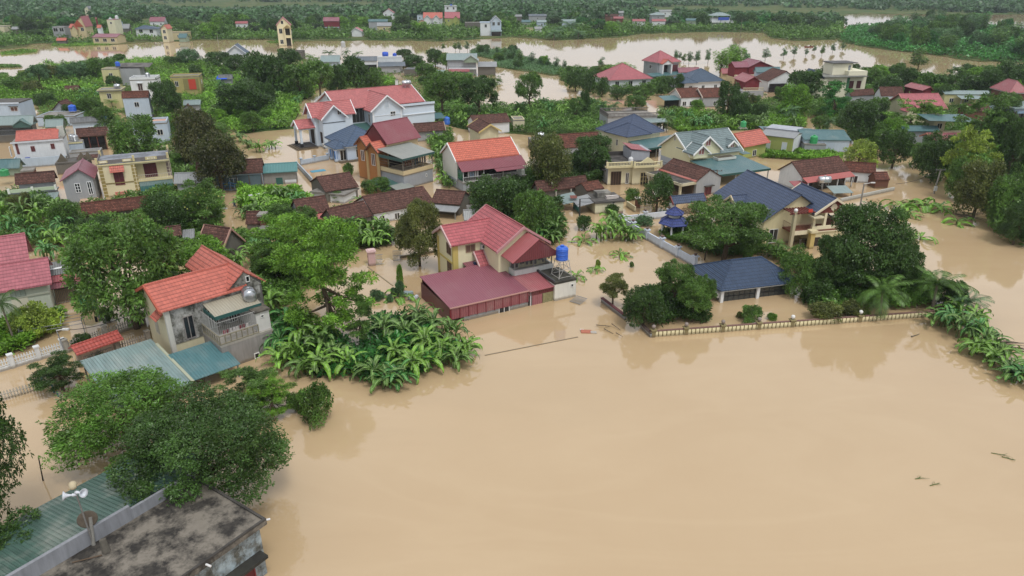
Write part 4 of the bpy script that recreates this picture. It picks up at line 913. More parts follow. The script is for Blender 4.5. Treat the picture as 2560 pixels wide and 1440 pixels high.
# ---- teal complex
b = gx('teal metal roofed upper terrace with railings and a small projecting gable, left edge', zP(-330, 620), zP(720, 505), zP(-330, 420), 3.8, 'T', 'd', 0, 0, ang=12, nick='the teal terrace roof at left'); x0, y0, x1, y1 = b.Rr
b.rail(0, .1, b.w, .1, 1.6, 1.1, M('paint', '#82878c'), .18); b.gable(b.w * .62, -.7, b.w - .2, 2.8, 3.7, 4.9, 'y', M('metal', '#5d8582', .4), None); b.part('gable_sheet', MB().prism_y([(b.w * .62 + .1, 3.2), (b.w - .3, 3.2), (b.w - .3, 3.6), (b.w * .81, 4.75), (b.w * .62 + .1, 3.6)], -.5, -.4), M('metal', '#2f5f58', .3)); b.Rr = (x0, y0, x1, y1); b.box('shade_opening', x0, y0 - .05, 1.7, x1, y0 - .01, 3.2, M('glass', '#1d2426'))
b = ft('pale blue flat roofed house with bracketed shutter window at the left edge', zP(-330, 250), zP(390, 205), zP(0, 130), 5.2, 'b', 0, 0, ang=8, d=7, ph=.0, nick='the pale blue house at the left edge', roof='d'); b.box('cornice', -.2, -.25, 4.95, b.w + .2, -.0, 5.21, M('plaster', '#cdd8e4', .2)); b.winp('f', zP(165, 310), zP(300, 378), pane=M('slat', '#6d4a42'), hood=M('conc', '#7c7a78'))
b = gx('small teal and cream sheet roofed shed right of the teal terrace', zP(735, 640), zP(1060, 610), zP(725, 525), 2.2, 'T', 'G', 0, 0, ang=15, name='shed')
# ---- flats, grey roofs behind
b = ft('long low grey flat roof with sloping deck, in front of the banana field', zP(590, 470), zP(1330, 410), zP(560, 380), 2.4, 'b', 1, 0, ang=8, d=7, ph=.1, nick='the long low grey roof')
tank(P(*zP(1195, 385), 2.6), .85, 1.5, '#1f63d6', 'blue ribbed water tank on the long low grey roof', stand=.1)
b = gy('dark old tiled gable roof beside a blue tank, upper left', zP(840, 360), zP(1130, 350), zP(955, 228), 2.6, 5, 'o', 'g', 0, 0, ang=8, o=.3)
b = gx('asbestos sheet roofed shed behind the brown tiled veranda house', zP(1140, 575), zP(1770, 520), zP(1125, 505), 2.8, 'a', 'b', 1, 0, ang=24, name='shed'); tank(b.wp(b.w - .6, 1.2, 2.7), .7, 1.2, '#1f63d6', 'blue tank at the end of the asbestos roofed shed')
b = ft('cream block with pale deck and small canopy beside the brown tiled veranda house', zP(1810, 690), zP(1990, 660), zP(1810, 570), 3.2, 'c', 1, 1, ang=24, d=4, ph=.15)
b = gx('teal metal roof at the left edge below the white house', zP(-330, 1330), zP(400, 1260), zP(-330, 1190), 1.6, 't', 'G', 0, 0, ang=10)
tank(P(*zP(80, 1430), 1.6), .75, 1.1, '#1d8f4e', 'small bright green tank beside an old tiled roof at the left edge')
b = gx('old brown tiled house with pale green fretted parapet at its front, left edge', zE(150, 645), zE(560, 600), zE(120, 525), 2.4, 'o', 'g', 0, 0, ang=22, nick='the left edge tiled house')
b.box('fretted_parapet', -.6, -2.2, 1.6, b.w + .3, -2.05, 2.1, M('plaster', '#b9c9a8', .3)); b.box('forecourt_roof', -.6, -2.05, 1.3, b.w + .3, -.02, 1.5, M('plaster', '#8f9698')); sheet(b, -.6, -6., b.w + .6, -2.3, .5, 1.2, 'T', False, 'sheet_roof')
for i in range(3): b.box('parapet_pier', -.7 + i * (b.w + .8) / 2, -2.3, 1.5, -.4 + i * (b.w + .8) / 2, -2.0, 2.3, M('plaster', '#dfe3d8', .2))
b = ft('small brick hut with dark sheet roof behind the old tiled house, left edge', zP(330, 1360), zP(545, 1335), zP(300, 1300), 2.0, 'B', 1, 0, ang=22, d=2.2, ph=0, name='hut')
b = ft('mossy ruined brick shell with stepped gable stubs behind the dusty pink roof', zP(900, 1240), zP(1440, 1190), zP(900, 1100), 2.0, 'd', 0, 0, ang=22, d=4, ph=.1, roof='d', nick='the ruined brick shell')
for x in (.1, 3.2, b.w - .9): b.part('gable_stub', MB().prism_y([(x, 1.9), (x + 1.8, 1.9), (x + .9, 3.5)], 1.2, 1.5), M('plaster', '#6d6556', .9))
sheet(b, 3.2, 1.6, 6.5, 4, 2.2, 2.4, 'o', False)
b = ft('low grey roof slabs with a rusty red strip, upper left', zP(1130, 1060), zP(1640, 1030), zP(1130, 1010), 1.6, 'g', 0, 0, ang=22, d=2.5, ph=.1, name='shed')
b = gx('old red brown tiled house with salmon ridge in front of the cream house', zE(820, 950), zE(1500, 890), zE(770, 935), 1.2, 'r', 'd', 0, 0, ang=26, o=.3, nick='the tiled roof below the cream house')
b = gx('pale grey metal roofed shed right of the cream house with quoins', zE(1735, 635), zE(2030, 640), zE(1720, 520), 2.0, 'g', 's' if 0 else 'g', 0, 0, ang=8, name='shed')
# ---- left middle, behind
def olive():
    b = ft('olive yellow flat roofed house with red curtain in its loggia', zA(1700, 770), zA(2010, 745), zA(1690, 740), 5.5, 'o', 0, 0, d=6, ph=.3, nick='the olive flat roofed house', ang=14)
    b.winp('f', zA(1745, 812), zA(1790, 865)); x = b.w; b.box('loggia', x * .42, -.06, 1.6, x * .95, -.0, 4.9, M('plaster', '#8a8250')); b.box('curtain', x * .6, -.12, 1.8, x * .85, -.07, 4.7, M('cloth', '#c2402c')); b.autowin(vis(b), 1, 3, .8, 1.2)
olive()
b = ft('white flat roofed house with parapet and steel tank, behind the old tiled roof', zA(1295, 800), zA(1610, 760), zA(1260, 730), 5.8, 'w', 0, 0, d=6, ph=.6, nick='the white parapet house', ang=14); b.winp('f', zA(1372, 835), zA(1435, 905), pane=M('paint', '#4a3836'), hood=M('paint', '#d8dcde')); b.autowin('f', 1, 2.8, .8, .6) if 0 else 0
tank(b.wp(b.w * .62, 3, 5.8), .6, 1.6, '#b6babe', 'steel tank on the white parapet house', kind='steel')
b = ft('yellowish house with open upper loggia and dark curved roof, upper left', zA(1010, 690), zA(1200, 680), zA(1000, 680), 5.6, 'y', 1, 0, d=5, ph=.1, ang=10); b.mono(b.w - 1, 1, b.w + 9, 6.5, 6., 5.8, 6.6, 6.8, M('conc', '#6f6c68', .6), name='dark_roof'); b.walls(b.w, 1.2, b.w + 6, 6, 5.5, WM('g')); tank(b.wp(b.w - .5, 2, 6.2), .7, 1.4, '#1f63d6', 'blue tank above the yellowish loggia house, upper left')
b = ft('lime cream flat roofed house with shuttered window, upper left', zA(985, 905), zA(1205, 893), zA(920, 885), 5.3, 'y', 0, 0, d=5, ph=.15, over=.4, nick='the lime cream house', ang=16); b.winp('f', zA(1065, 935), zA(1120, 985), pane=M('paint', '#3c3436')); tank(b.wp(b.w * .8, 2.4, 5.3), .5, 1.3, '#c3c7cb', 'horizontal steel tank on the lime cream house', 0, .2, 'steel', True)
b = gx('grey walled house with mottled red brown tile roof left of a tall dark tree', zA(1215, 980), zA(1510, 955), zA(1195, 915), 5.2, 'r', 'b', 1, 0, ang=14, o=.15, nick='the grey walled old tiled house')
b = gx('low dark tiled shed in the scrub, upper left', zA(640, 905), zA(870, 870), zA(610, 870), 1.8, 'o', 'd', 0, 0, ang=10, name='shed')
b = ft('pale grey block with asbestos half roof and salmon terrace, left of the dark tree', zA(1500, 1235), zA(1668, 1225), zA(1480, 1165), 4.4, 'b', 1, 0, d=5, ph=.4, ang=20, nick='the pale grey terrace block'); b.mono(-3.6, -.3, .0, 5, 4.4, 4.4, 5, 5, M('asb', '#8f9294'), name='asbestos_roof'); b.walls(-3.4, 0, -.02, 4.8, 4.3, WM('b')); b.box('terrace_deck', .2, .2, 4.402, b.w - .2, 4.6, 4.43, M('plaster', '#c99a86'))
b = gx('tiny teal roofed house between the dark tree and the banana field', zA(1830, 1050), zA(2010, 1040), zA(1810, 1020), 2.6, 'T', 'g', 1, 0, ang=12)
b = gy('tiny old tiled gable beside the tiny teal roofed house', zA(1820, 1090), zA(1930, 1080), zA(1870, 1045), 1.8, 3, 'o', 'g', 0, 0, ang=12, name='hut')
b = gx('low grey shed with a bright blue tarpaulin, upper left', zA(2180, 795), zA(2350, 775), zA(2160, 745), 2., 'a', 'g', 0, 0, ang=10, name='shed'); b.mono(-.5, -.4, 2.8, 2, 2.15, 2.15, 2.9, 2.9, M('cloth', '#1f5bd0'), name='tarpaulin')
b = gy('white villa with slate blue gables near the river, upper left', zA(2235, 545), zA(2485, 530), zA(2345, 450), 4.6, 9, 'S', 'w', 1, 1, ang=12, verge='#e3e6e8', nick='the white villa by the river'); w = b.w
b.gable(w * .45, -1.4, w + .2, 2, 3.6, 4.9, 'y', M('tile', '#3d5670', .2), WM('w'), .3, verge=M('paint', '#e3e6e8'))
# ---- white villa
def white_villa():
    b = Bld('villa', 'large white villa with dusty pink tiled roofs, several white edged gables and black entrance steps', zF(650, 480), zF(945, 460), 6.0, ang=34, nick='the large white villa')
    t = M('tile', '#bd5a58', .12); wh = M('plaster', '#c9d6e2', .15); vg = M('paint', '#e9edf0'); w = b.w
    a = b.at(*zF(785, 332), y=0); L = b.at(*zF(640, 305), z=a.z).y
    g = b.at(*zF(500, 315), x=-.01)     # left gable of the crossing ridge
    rl = b.at(*zF(500, 315), z=a.z)
    m0 = b.at(*zF(680, 195), z=8.6); m1 = b.at(*zF(1505, 112), z=8.6)
    f0 = b.at(*zF(1145, 400), z=6.0); f1 = b.at(*zF(1490, 360), y=f0.y); fa = b.at(*zF(1310, 232), y=f0.y)
    bx = b.at(*zF(1660, 290), z=6.0)
    p0 = b.at(*zF(470, 565), z=4.2); p1 = b.at(*zF(580, 575), z=4.2); pa = b.at(*zF(365, 545), z=4.2); pp = b.at(*zF(410, 465), z=5)
    return b, t, wh, vg, a, L, rl, m0, m1, f0, f1, fa, bx, p0, pa
VV = white_villa()
def villa2():
    b, t, wh, vg, a, L, rl, m0, m1, f0, f1, fa, bx, p0, pa = VV
    w = b.w; E = 6.0; ry = rl.y
    # left wing: front gable and crossing ridge with a left gable
    b.gable(0, 0, w, ry, E, a.z, 'y', t, wh, .5, .6, verge=vg); R0 = b.Rr
    b.gable(rl.x, ry - 2.6, 8.5, ry + 2.6, E + .15, a.z - .02, 'x', t, wh, .5, .6, verge=vg); R1 = b.Rr
    b.Rr = R0; b.win('f', w * .72, 6.6, .8, .9, nx=2, pane=M('paint', '#4a3e40')); b.winp('l', zF(600, 475), zF(630, 520)); b.win('l', 2.0, .9, 1.1, 2.3, nx=2, pane=M('paint', '#33292a'), frame=M('paint', '#574a48')); b.ac('l', .8, .5)
    b.Rr = R1; b.win('l', ry, 6.1, .8, 1.1, nx=2, pane=M('paint', '#4a3e40')); b.win('l', ry - .3, .5, 1.9, 3.0, nx=4, pane=M('paint', '#2c2526'), frame=M('paint', '#4c403e'), name='entrance_door')
    b.box('string_course', R0[0] - .06, R0[1] - .08, 5.1, R0[2] + .05, R0[1] - .0, 5.22, M('paint', '#50565c'))
    # main block
    X0, X1 = 6.6, bx.x - .4; yE = 7.0; zr = 9.45; q = b.at(*zF(690, 195), z=zr); yR = q.y
    b.gable(q.x, yE, b.at(*zF(1505, 112), z=zr).x, 2 * yR - yE, 6.5, zr, 'x', t, wh, .6, .6, verge=vg); R2 = b.Rr
    b.win('l', yR, 7.6, 1.2, 1.3, nx=2, pane=M('paint', '#4a3e40'))
    b.box('recess_glass', 8, R2[1] - .05, 3.3, 12.4, R2[1] - .01, 6.2, M('glass', '#2a2c2e')); 
    for i in range(6): b.box('mullion', 8 + i * .8, R2[1] - .09, 3.3, 8.08 + i * .8, R2[1] - .05, 6.2, M('paint', '#6a6e70'))
    # front gable wing on the right
    c0, c1, y = f0.x, f1.x, f0.y
    b.gable(c0, y, c1, yR - 1, E, fa.z, 'y', t, wh, .6, .5, verge=vg); R3 = b.Rr
    b.winp('f', zF(1342, 395), zF(1395, 435)); b.win('f', (c0 + c1) / 2, 6.4, 1.1, 1.5, nx=1, pane=M('plaster', '#b9c6d2'), frame=M('paint', '#e0e6ea'))
    b.win('l', y + 2.2, 3.4, .9, 1.8, nx=2)
    b.box('string_course', R3[0] - .06, R3[1] - .08, 4.9, R3[2] + .05, R3[1] - .0, 5.02, M('paint', '#d8dfe6')); b.box('string_course', R3[0] - .06, R3[1] - .1, 2.9, R3[2] + .05, R3[1] - .0, 3.02, M('paint', '#d8dfe6'))
    for x in (R3[0], R3[2] - .3): b.box('pilaster', x - .05, R3[1] - .12, -1, x + .35, R3[1] + .1, 5.9, M('paint', '#dbe2e8'))
    # box wing with terrace roof and steel tank
    b.box('wall', R3[2], y + 1.2, -1.5, bx.x, bx.y + 1, 6.1, wh); b.box('roof', R3[2], y + 1.0, 6.1, bx.x + .15, bx.y + 1.2, 6.25, M('conc', '#6f6a66', .4)); b.box('cornice', R3[2] + .02, y + .98, 4.3, bx.x + .1, y + 1.2, 4.45, M('paint', '#dde4ea')); b.box('box_parapet', R3[2] + .05, y + 1.05, 6.251, bx.x + .1, y + 1.2, 6.7, wh)
    # porch
    px, py = p0.x, p0.y
    b.gable(pa.x + .2, ry - 2.2, R1[0] + .05, ry + 2.2, 4.1, 5.5, 'x', t, None, .3, verge=vg); b.box('entablature', pa.x + .5, ry - 1.9, 3.7, R1[0], ry + 1.9, 3.95, wh)
    b.part('pediment', MB().prism_x([(ry - 1.7, 3.96), (ry + 1.7, 3.96), (ry, 5.2)], pa.x + .5, pa.x + .65), wh)
    for yy in (ry - 1.7, ry + 1.7):
        b.col(pa.x + .75, yy, .5, 3.7, .2, wh); b.col(pa.x + .75, yy, .3, 1.0, .28, M('plaster', '#2c2d30'), name='column_base')
    for i in range(4): b.box('step', pa.x + .3 - i * .4, ry - 2.4 - i * .3, -1, R1[0] - .02, ry + 2.4 + i * .3, .36 - i * .11, M('plaster', '#34353a', .2))
    tank(b.wp(X1 - 2.2, yR - 1.2, 8.9), .55, 1.9, '#c4c8cc', 'horizontal steel tank at the far end of the white villa roof', b.ang, stand=.6, kind='steel', horiz=True)
    g = Bld('lean_to', 'teal sheet roof beside the right wall of the white villa', zF(1665, 470), zF(1890, 450), 2.6, ang=20, cat='lean-to roof'); sheet(g, 0, 0, g.w, 4, 2.5, 3.1, 't')
    b.mono(R0[2], 3.5, R3[0], yE, 2.3, 2.3, 3.2, 3.2, M('metal', '#2f655f', .2), name='courtyard_roof')
villa2()
tank(P(*zF(1908, 520), 1.0), .75, 1.7, '#2b6fd0', 'light blue water tank behind the old tiled roof, right of the white villa', 0)
b = gx('old brown tiled house between the white villa and the banana plants', zF(1590, 600), zF(1890, 575), zF(1570, 515), 2.2, 'o', 'g', 0, 0, ang=20, verge='#a59486', rp=.5)
b = gx('long old brown tiled house with white flank, behind the small cream gatehouse', zF(2180, 520), zF(2560, 500), zF(2140, 435), 2.6, 'o', 'w', 1, 0, ang=20, o=.3, nick='the long old tiled roof')
b = gy('small cream house with brown tiled gable and terracotta window hood', zF(2225, 605), zF(2460, 590), zF(2345, 522), 4.6, 7, 'o', 'c', 0, 0, ang=22, verge='#cbb46c', nick='the small cream gable house'); b.win('f', b.w / 2, 1.2, 1.3, 1.5, pane=BROWN(), frame=M('paint', '#8f6a50'), nx=2, hood=M('plaster', '#b0644c')); b.ac('l', 1.5, 2.0)
# ---- slate hip house with blue columns
def blue_col():
    b = Bld('house', 'single storey pale blue house with slate blue hipped roofs and blue trimmed columns', zF(905, 748), zF(1100, 735), 2.9, ang=34, nick='the slate roofed blue house'); w = 8.5
    t = M('tile', '#3f5a7a', .15); wl = M('plaster', '#b9c9dd', .2); q = b.at(*zF(665, 655), z=2.9)
    b.hip(q.x * .4, 0, w, max(7.5, q.y), 2.9, 5.6, t, wl, .5); x0, y0, x1, y1 = b.Rr
    s = b.at(*zF(785, 775), z=2.5); s2 = b.at(*zF(680, 725), z=2.5)
    b.hip(s.x, s.y, s.x + 3.6, s.y + 5.5, 2.5, 3.6, t, wl, .5); X0, Y0, X1, Y1 = b.Rr
    b.win('l', Y0 + 1.1, .4, 1.1, 1.6, nx=2); b.win('l', Y0 + 3.2, .4, .9, 1.6, nx=2); b.win('f', (X0 + X1) / 2, .1, 1.3, 2.0, nx=2, pane=M('glass', '#201d20'), name='door'); b.Rr = (x0, y0, x1, y1); b.win('f', X1 + 1.6, .5, 1.3, 1.6, nx=2)
    bl = M('paint', '#4d7fbe')
    for x, y in ((X0 - .25, Y0 - .2), (X1 + .2, Y0 - .2), (X0 - .25, Y0 + 2.1)): b.col(x, y, -1, 2.2, .2, wl); b.col(x, y, .1, .5, .27, wl, name='column_base'); b.box('blue_trim', x - .22, y - .22, .6, x - .1, y + .22, 2.1, bl); b.box('blue_trim', x + .1, y - .22, .6, x + .22, y + .22, 2.1, bl)
    b.box('step', X0, Y0 - 1.4, -1, X1 + 3, Y0 - .4, .15, M('plaster', '#34363c')); b.box('step', X0, Y0 - 1.9, -1, X1 + 3, Y0 - 1.41, .03, M('plaster', '#3c3e44'))
    b.mono(X1 + 1, -.6, X1 + 5, 1.2, 2.2, 2.2, 2.6, 2.6, M('metal', '#2f655f', .2), name='awning')
blue_col()
wall_run('boundary_wall', 'pale blue block wall around the garden of the slate roofed blue house', zF(400, 890), zF(560, 1060), 1.0, '#a9b4be', posts=0)
wall_run('boundary_wall', 'openwork blue grey wall behind the garden pond of the slate roofed house', zF(450, 880), zF(715, 830), 1.0, '#aebccc', posts=3)
o = tag(MB().box(-1.3, -.7, -.1, 1.3, .7, .06).build('paddling_pool_cover', M('cloth', '#4c93ad')), 'bright turquoise tarpaulin in the garden of the slate roofed blue house', 'tarpaulin'); o.location = P(*zF(620, 990)); o.rotation_euler = (0, 0, R(30))
# ---- orange gabled house with maroon roof and balcony
def ochre():
    b = Bld('house', 'ochre and cream house with maroon metal roof, orange tiled gables and caged balcony', zF(1310, 725), zF(1645, 650), 6.5, ang=50, nick='the maroon roofed ochre house')
    w = b.w; mr = M('metal', '#8c3543', .15); t = M('tile', '#cf5d38', .15); cr = M('plaster', '#d3bf92', .25); oc = M('plaster', '#a8713c', .2)
    p = b.at(*zF(1165, 515), x=0.); d = p.y * 2; zr = p.z
    b.gable(0, 0, w, d, 6.5, zr, 'x', mr, None, t=.08); b.part('gable_sheet', MB().prism_x([(.4, 6.3), (d - .4, 6.3), (d / 2, zr - .15)], .15, .25), M('metal', '#6e1f28', .2)); b.walls(.4, .5, w - .4, d - .4, 6.45, cr)
    b.part('skylight', MB().slab([(w * .6, .8, 7.12), (w * .75, .8, 7.12), (w * .75, 1.9, 7.65), (w * .6, 1.9, 7.65)], .04), M('glass', '#2a2024'))
    b.box('skylight_hole', w * .66, 1.2, 5, w * .66, 1.2, 5, cr) if 0 else None
    # orange gables facing left front
    g = b.at(*zF(1225, 755), z=4.0); a = b.at(*zF(1130, 640), z=5.3)
    b.gable(-2.1, .1, .6, 3.4, 5.5, 6.9, 'x', t, oc, .35, .35, verge=M('paint', '#6b4a36')); b.gable(-1.5, 3.5, .6, 6.9, 5.8, 7.3, 'x', t, oc, .35, .35, verge=M('paint', '#6b4a36'))
    b.Rr = (-1.75, .4, .3, 3.1); b.win('l', 1.7, 3.0, .9, 2.0, nx=2, pane=M('paint', '#5e3a2c')); b.Rr = (-1.15, 3.8, .3, 6.5); b.win('l', 5.2, 3.2, .9, 1.8, nx=2, pane=M('paint', '#5e3a2c'))
    for y in (.4, 3.1): b.col(-1.85, y, -1, 5.4, .18, M('plaster', '#b59a6a', .3))
    # grey roof balcony: front
    q = b.at(*zF(1475, 1035), z=2.4); r = b.at(*zF(1780, 960), z=2.4); l = b.at(*zF(1250, 975), z=2.4)
    x0, x1, y0 = q.x, r.x, q.y; 
    b.box('lower_wall', x0 + .1, y0 + .05, -1.5, x1 - .1, .5, 2.2, M('plaster', '#9ea2a8', .4)); b.box('balcony', x0, y0, 2.2, x1, .5, 2.4, M('conc', '#8f8270', .2)); km = M('plaster', '#cfbb90', .3)
    b.box('balcony_kerb', x0, y0 - .02, 2.401, x1, y0 + .12, 3.05, km); b.box('balcony_kerb', x0, y0 + .12, 2.401, x0 + .12, .4, 3.05, km); b.box('balcony_kerb', x1 - .12, y0 + .12, 2.401, x1, .4, 3.05, km)
    rf = M('metal', '#8d938c', .4); b.mono(x0 - .3, y0 - .3, x1 + .2, .45, 5.2, 5.2, 6.0, 6.0, rf, name='balcony_roof', fascia=M('paint', '#3a5a56')); b.box('fascia', x0 - .34, y0 - .2, 4.7, x0 - .3, .3, 5.2, M('paint', '#3a5a56'))
    rm = M('paint', '#7d7468')
    for k in range(4): z = 3.2 + k * .45; b.part('cage_bar', MB().bar((x0 + .05, y0 + .05, z), (x1, y0 + .05, z), .025, n=4).bar((x0 + .05, y0 + .05, z), (x0 + .05, .4, z), .025, n=4), rm)
    for x in (x0 + .06, x0 + (x1 - x0) / 3, x0 + (x1 - x0) * .67, x1 - .06): b.col(x, y0 + .06, 3.05, 5.15, .05, rm, name='post')
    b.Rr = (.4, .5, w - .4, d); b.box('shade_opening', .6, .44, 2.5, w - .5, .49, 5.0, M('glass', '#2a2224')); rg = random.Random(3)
    for i in range(9): x = x0 + 1.2 + i * .55; b.part('garment', MB().box(x, y0 + .9, 3.6 - rg.random() * .4, x + .35, y0 + .95, 4.6), M('cloth', rg.choice(['#5d3a44', '#303848', '#8c8a86', '#44525a', '#6c4a3a'])))
    b.mono(x0 - 4.2, y0 + .8, x0 - .2, y0 + 4.6, .9, .9, 1.5, 1.5, M('metal', '#2f655f', .2), name='side_roof', fascia=M('paint', '#27504a')); b.mono(x0 - 2.6, y0 - 1.4, x0 + 1, y0 + .6, .6, .6, 1.1, 1.1, M('metal', '#8d938c', .4), name='side_roof', fascia=M('paint', '#27504a'))
    b.Rr = (x0 + .1, y0 + .05, x1, .5); b.win('f', x1 - 1.6, 1.2, .3, .5, nx=1)
ochre()
# ---- orange roofed white house with maroon awning
def orange_c():
    b = Bld('house', 'white house with bright orange tiled gable roof and maroon metal awning over its terrace', zF(2000, 892), (1300, 386), 4.8, ang=26, nick='the orange roofed white house'); w = b.w
    p = b.at(*zF(1915, 710), x=0); d = 2 * p.y; t = M('tile', '#d1582f', .25); wh = M('plaster', '#d9dad2', .35)
    b.gable(0, 0, w, d, 4.8, p.z, 'x', t, wh, .3, .25, verge=M('paint', '#e6e7e4')); R0 = b.Rr; gr = M('plaster', '#9fa6ac', .4)
    b.box('lower_wall', R0[0] - .04, R0[1] - .04, -1.5, R0[0], R0[3], 1.6, gr)
    q = b.at(*zF(2080, 1105), z=1.7); r = b.at(1313, 447, z=1.7); y0 = min(q.y, -1.2)
    b.box('lower_wall', .3, y0, -1.5, w, R0[1] - .06, 1.5, gr); b.box('terrace', .2, y0 - .1, 1.5, w + .3, R0[1] - .05, 1.7, M('conc', '#9b9690', .2)); b.rail(.4, y0, w, y0, 1.7, .8, M('paint', '#c5c8c6'), .3)
    mr = M('metal', '#8c3a48', .3); b.mono(.1, y0 - .2, w + .3, .0, 3.5, 3.5, 4.65, 4.65, mr, name='awning_roof'); b.mono(w * .5, y0 - 1.2, w * .95, y0 - .25, 3.2, 3.2, 3.45, 3.45, mr, name='awning_roof')
    b.part('roof_patch', MB().slab([(w * .48, y0 + .6, 3.83), (w * .7, y0 + .6, 3.83), (w * .74, y0 + 1.3, 4.13), (w * .5, y0 + 1.3, 4.13)], .03), M('paint', '#d9d4ce'))
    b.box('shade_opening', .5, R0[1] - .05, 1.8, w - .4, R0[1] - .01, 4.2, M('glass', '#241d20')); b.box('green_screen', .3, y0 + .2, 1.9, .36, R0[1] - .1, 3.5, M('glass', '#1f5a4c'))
    b.box('side_wall', w - 1.3, y0 + .05, 1.7, w - .02, y0 + .2, 3.2, wh)
    for x in (.4, w * .35, w * .65, w - .1): b.col(x, y0 + .06, 1.7, 3.45, .05, M('paint', '#c5c8c6'), name='post')
    rg = random.Random(8)
    for i in range(5): b.part('garment', MB().box(w * .12 + i * .4, y0 + .5, 2.3, w * .12 + i * .4 + .28, y0 + .55, 3.2), M('cloth', rg.choice(['#c9c9cc', '#8fa0b4', '#5a5f70'])))
orange_c()
# ---- old houses in the middle
b = gx('old brown tiled house with dark gable end above the small cream lane house', zF(690, 1195), zF(1010, 1130), zF(600, 1050), 1.9, 'o', 'd', 0, 0, ang=34, o=.2, nick='the old tiled house above the lane'); b.w
b = gx('very long old brown tiled house with white front, in the centre', zF(1170, 1415), zF(1735, 1275), zF(1060, 1245), 1.7, 'o', 'w', 0, 0, ang=34, o=.25, nick='the very long old tiled house', name='house'); b.autowin('f', 4, .1, .8, 1.0, pane=M('glass', '#2a2422')); bb = b
b = gx('shorter old tiled wing with lighter lower rows, right end of the very long old house', zF(1745, 1300), zF(1990, 1370), zF(1830, 1175), 1.8, 'o', 'd', 0, 0, ang=-15, o=.2)
sheet(b, -.5, -2, b.w, -.1, 1.2, 1.5, 'g')
b = gx('grey sheet roofed shelter with hanging clutter beside the pink red tiled roof', zJ(2080, 360), zJ(2190, 300), zJ(1930, 260), 1.2, 'g', 'd', 0, 0, ang=10, name='shelter'); b = ft('small grey concrete box with slab roof behind the pink red tiled roof', zJ(2120, 250), zJ(2270, 240), zJ(2100, 225), 1.9, 'g', 0, 0, ang=10, d=2, ph=0, name='hut')
b = gx('old dark tiled house with salmon sheet strip, above the feathery tree', zJ(590, 300), zJ(720, 265), zJ(320, 160), 1.7, 'o', 'g', 0, 0, ang=28, o=.2) if 0 else gx('old dark tiled house with salmon eave strip, above the feathery tree', zJ(430, 320), zJ(725, 250), zJ(325, 165), 1.7, 'o', 'g', 0, 0, ang=30, o=.2, nick='the dark tiled house above the feathery tree'); b.mono(b.w * .5, -1.8, b.w + .3, 0, 1.1, 1.1, 1.6, 1.6, M('metal', '#c2584e', .2), name='eave_strip')
b = gy('dark old tiled gable roof between two longer old roofs, centre left', zJ(700, 270), zJ(1180, 330), zJ(1050, 255), 1.5, 6, 'o', 'd', 0, 0, ang=5, o=.2) if 0 else gx('dark old tiled roof between two longer old roofs, centre left', zJ(790, 400), zJ(1060, 265), zJ(700, 250), 1.4, 'o', 'd', 0, 0, ang=42, o=.2)
b = ft('low whitewashed lane house with pale slab roof beside the old tiled house', zF(560, 1190), zF(740, 1290), zF(470, 1170), 1.5, 'w', 1, 0, ang=-20, d=4, ph=.0, over=.2)
b = gx('half hidden old tiled shed with a raised vent, left of the feathery tree', zS(1200, 820), zS(1400, 800), zS(1190, 680), 1.0, 'o', 'd', 0, 0, ang=5, name='shed', o=.15)
b = ft('grey flat shed with dark slab roof on the lane edge', zS(1290, 930), zS(1480, 950), zS(1250, 880), 1.2, 'd', 0, 0, ang=-10, d=2.8, ph=0, name='shed', over=.15)
b = ft('tall blackened brick chimney hut with slab cap at the lane edge', zS(1370, 700), zS(1450, 680), zS(1350, 670), 2.6, 'B', 0, 0, ang=5, d=1.2, ph=0, name='chimney_hut', over=.2)
b = gx('old brown tiled roof rising out of the leafy tree, left of the lane', zS(20, 1010), zS(390, 1020), zS(0, 935), 2.0, 'o', 'd', 0, 0, ang=24, o=.2)
b = ft('weathered grey plank roofed shed between two old tiled roofs', zS(390, 1020), zS(540, 1010), zS(340, 885), 1.8, 'd', 0, 0, ang=22, d=4, ph=0, name='shed', roof='g')
b = gx('old tiled house with pinkish brick verges at the lane bend', zS(900, 1170) if 0 else zS(560, 1130), zS(910, 1170), zS(715, 835), 1.8, 'o', 'd', 0, 0, ang=-20, o=.2, verge='#b08878', nick='the old tiled house at the lane bend')
b = gx('dark old house with blue grey door front and timber posts behind the big dark tree', zS(820, 250) if 0 else zS(560, 200), zS(1420, 170), zS(560, 20), 2.6, 'o', 'b', 0, 0, ang=12, o=.3, nick='the dark old house'); x0, y0, x1, y1 = b.Rr; b.box('dark_front', x0, y0 - .05, -.5, x1, y0 - .01, 2.2, M('plaster', '#5d7178', .5)); b.win('f', x1 - 4.5, -.2, 1.3, 2.0, nx=2, pane=M('paint', '#4a2a20'), name='door')
for i in range(6): b.col(x0 + (x1 - x0) * i / 5, y0 - .5, -1, 2.3, .06, M('bark', '#6c5c4c'), name='post')
tank(P(*zS(745, 285), .4), .8, 1.6, '#1f55cc', 'blue water tank under the big dark tree', 0)
b = gy('small shed with bright teal metal gable roof and green door beside the lane', zS(1420, 215), zS(1540, 155), zS(1470, 45), 2.0, 4, 't', 'g', 0, 0, ang=12, name='shed') if 0 else Bld('shed', 'small grey shed with bright teal metal gable roof and green door beside the lane', zS(1545, 160), zS(1870, 158), 2.2, ang=14, nick='the teal gable shed')
b.gable(-1.9, -.0, b.w, 4.4, 2.2, 3.2, 'x', M('metal', '#3f8585', .15), M('plaster', '#8d8b86', .5), .35, rp=.5); x0, y0, x1, y1 = b.Rr; b.winp('f', zS(1590, 230), zS(1695, 365), pane=M('paint', '#2f5f55'), frame=M('paint', '#3c6a60'), nx=1, name='door'); b.box('white_panel', b.w * .45, y0 - .04, -.5, b.w - .4, y0 - .005, .7, M('plaster', '#cfd4d8'))
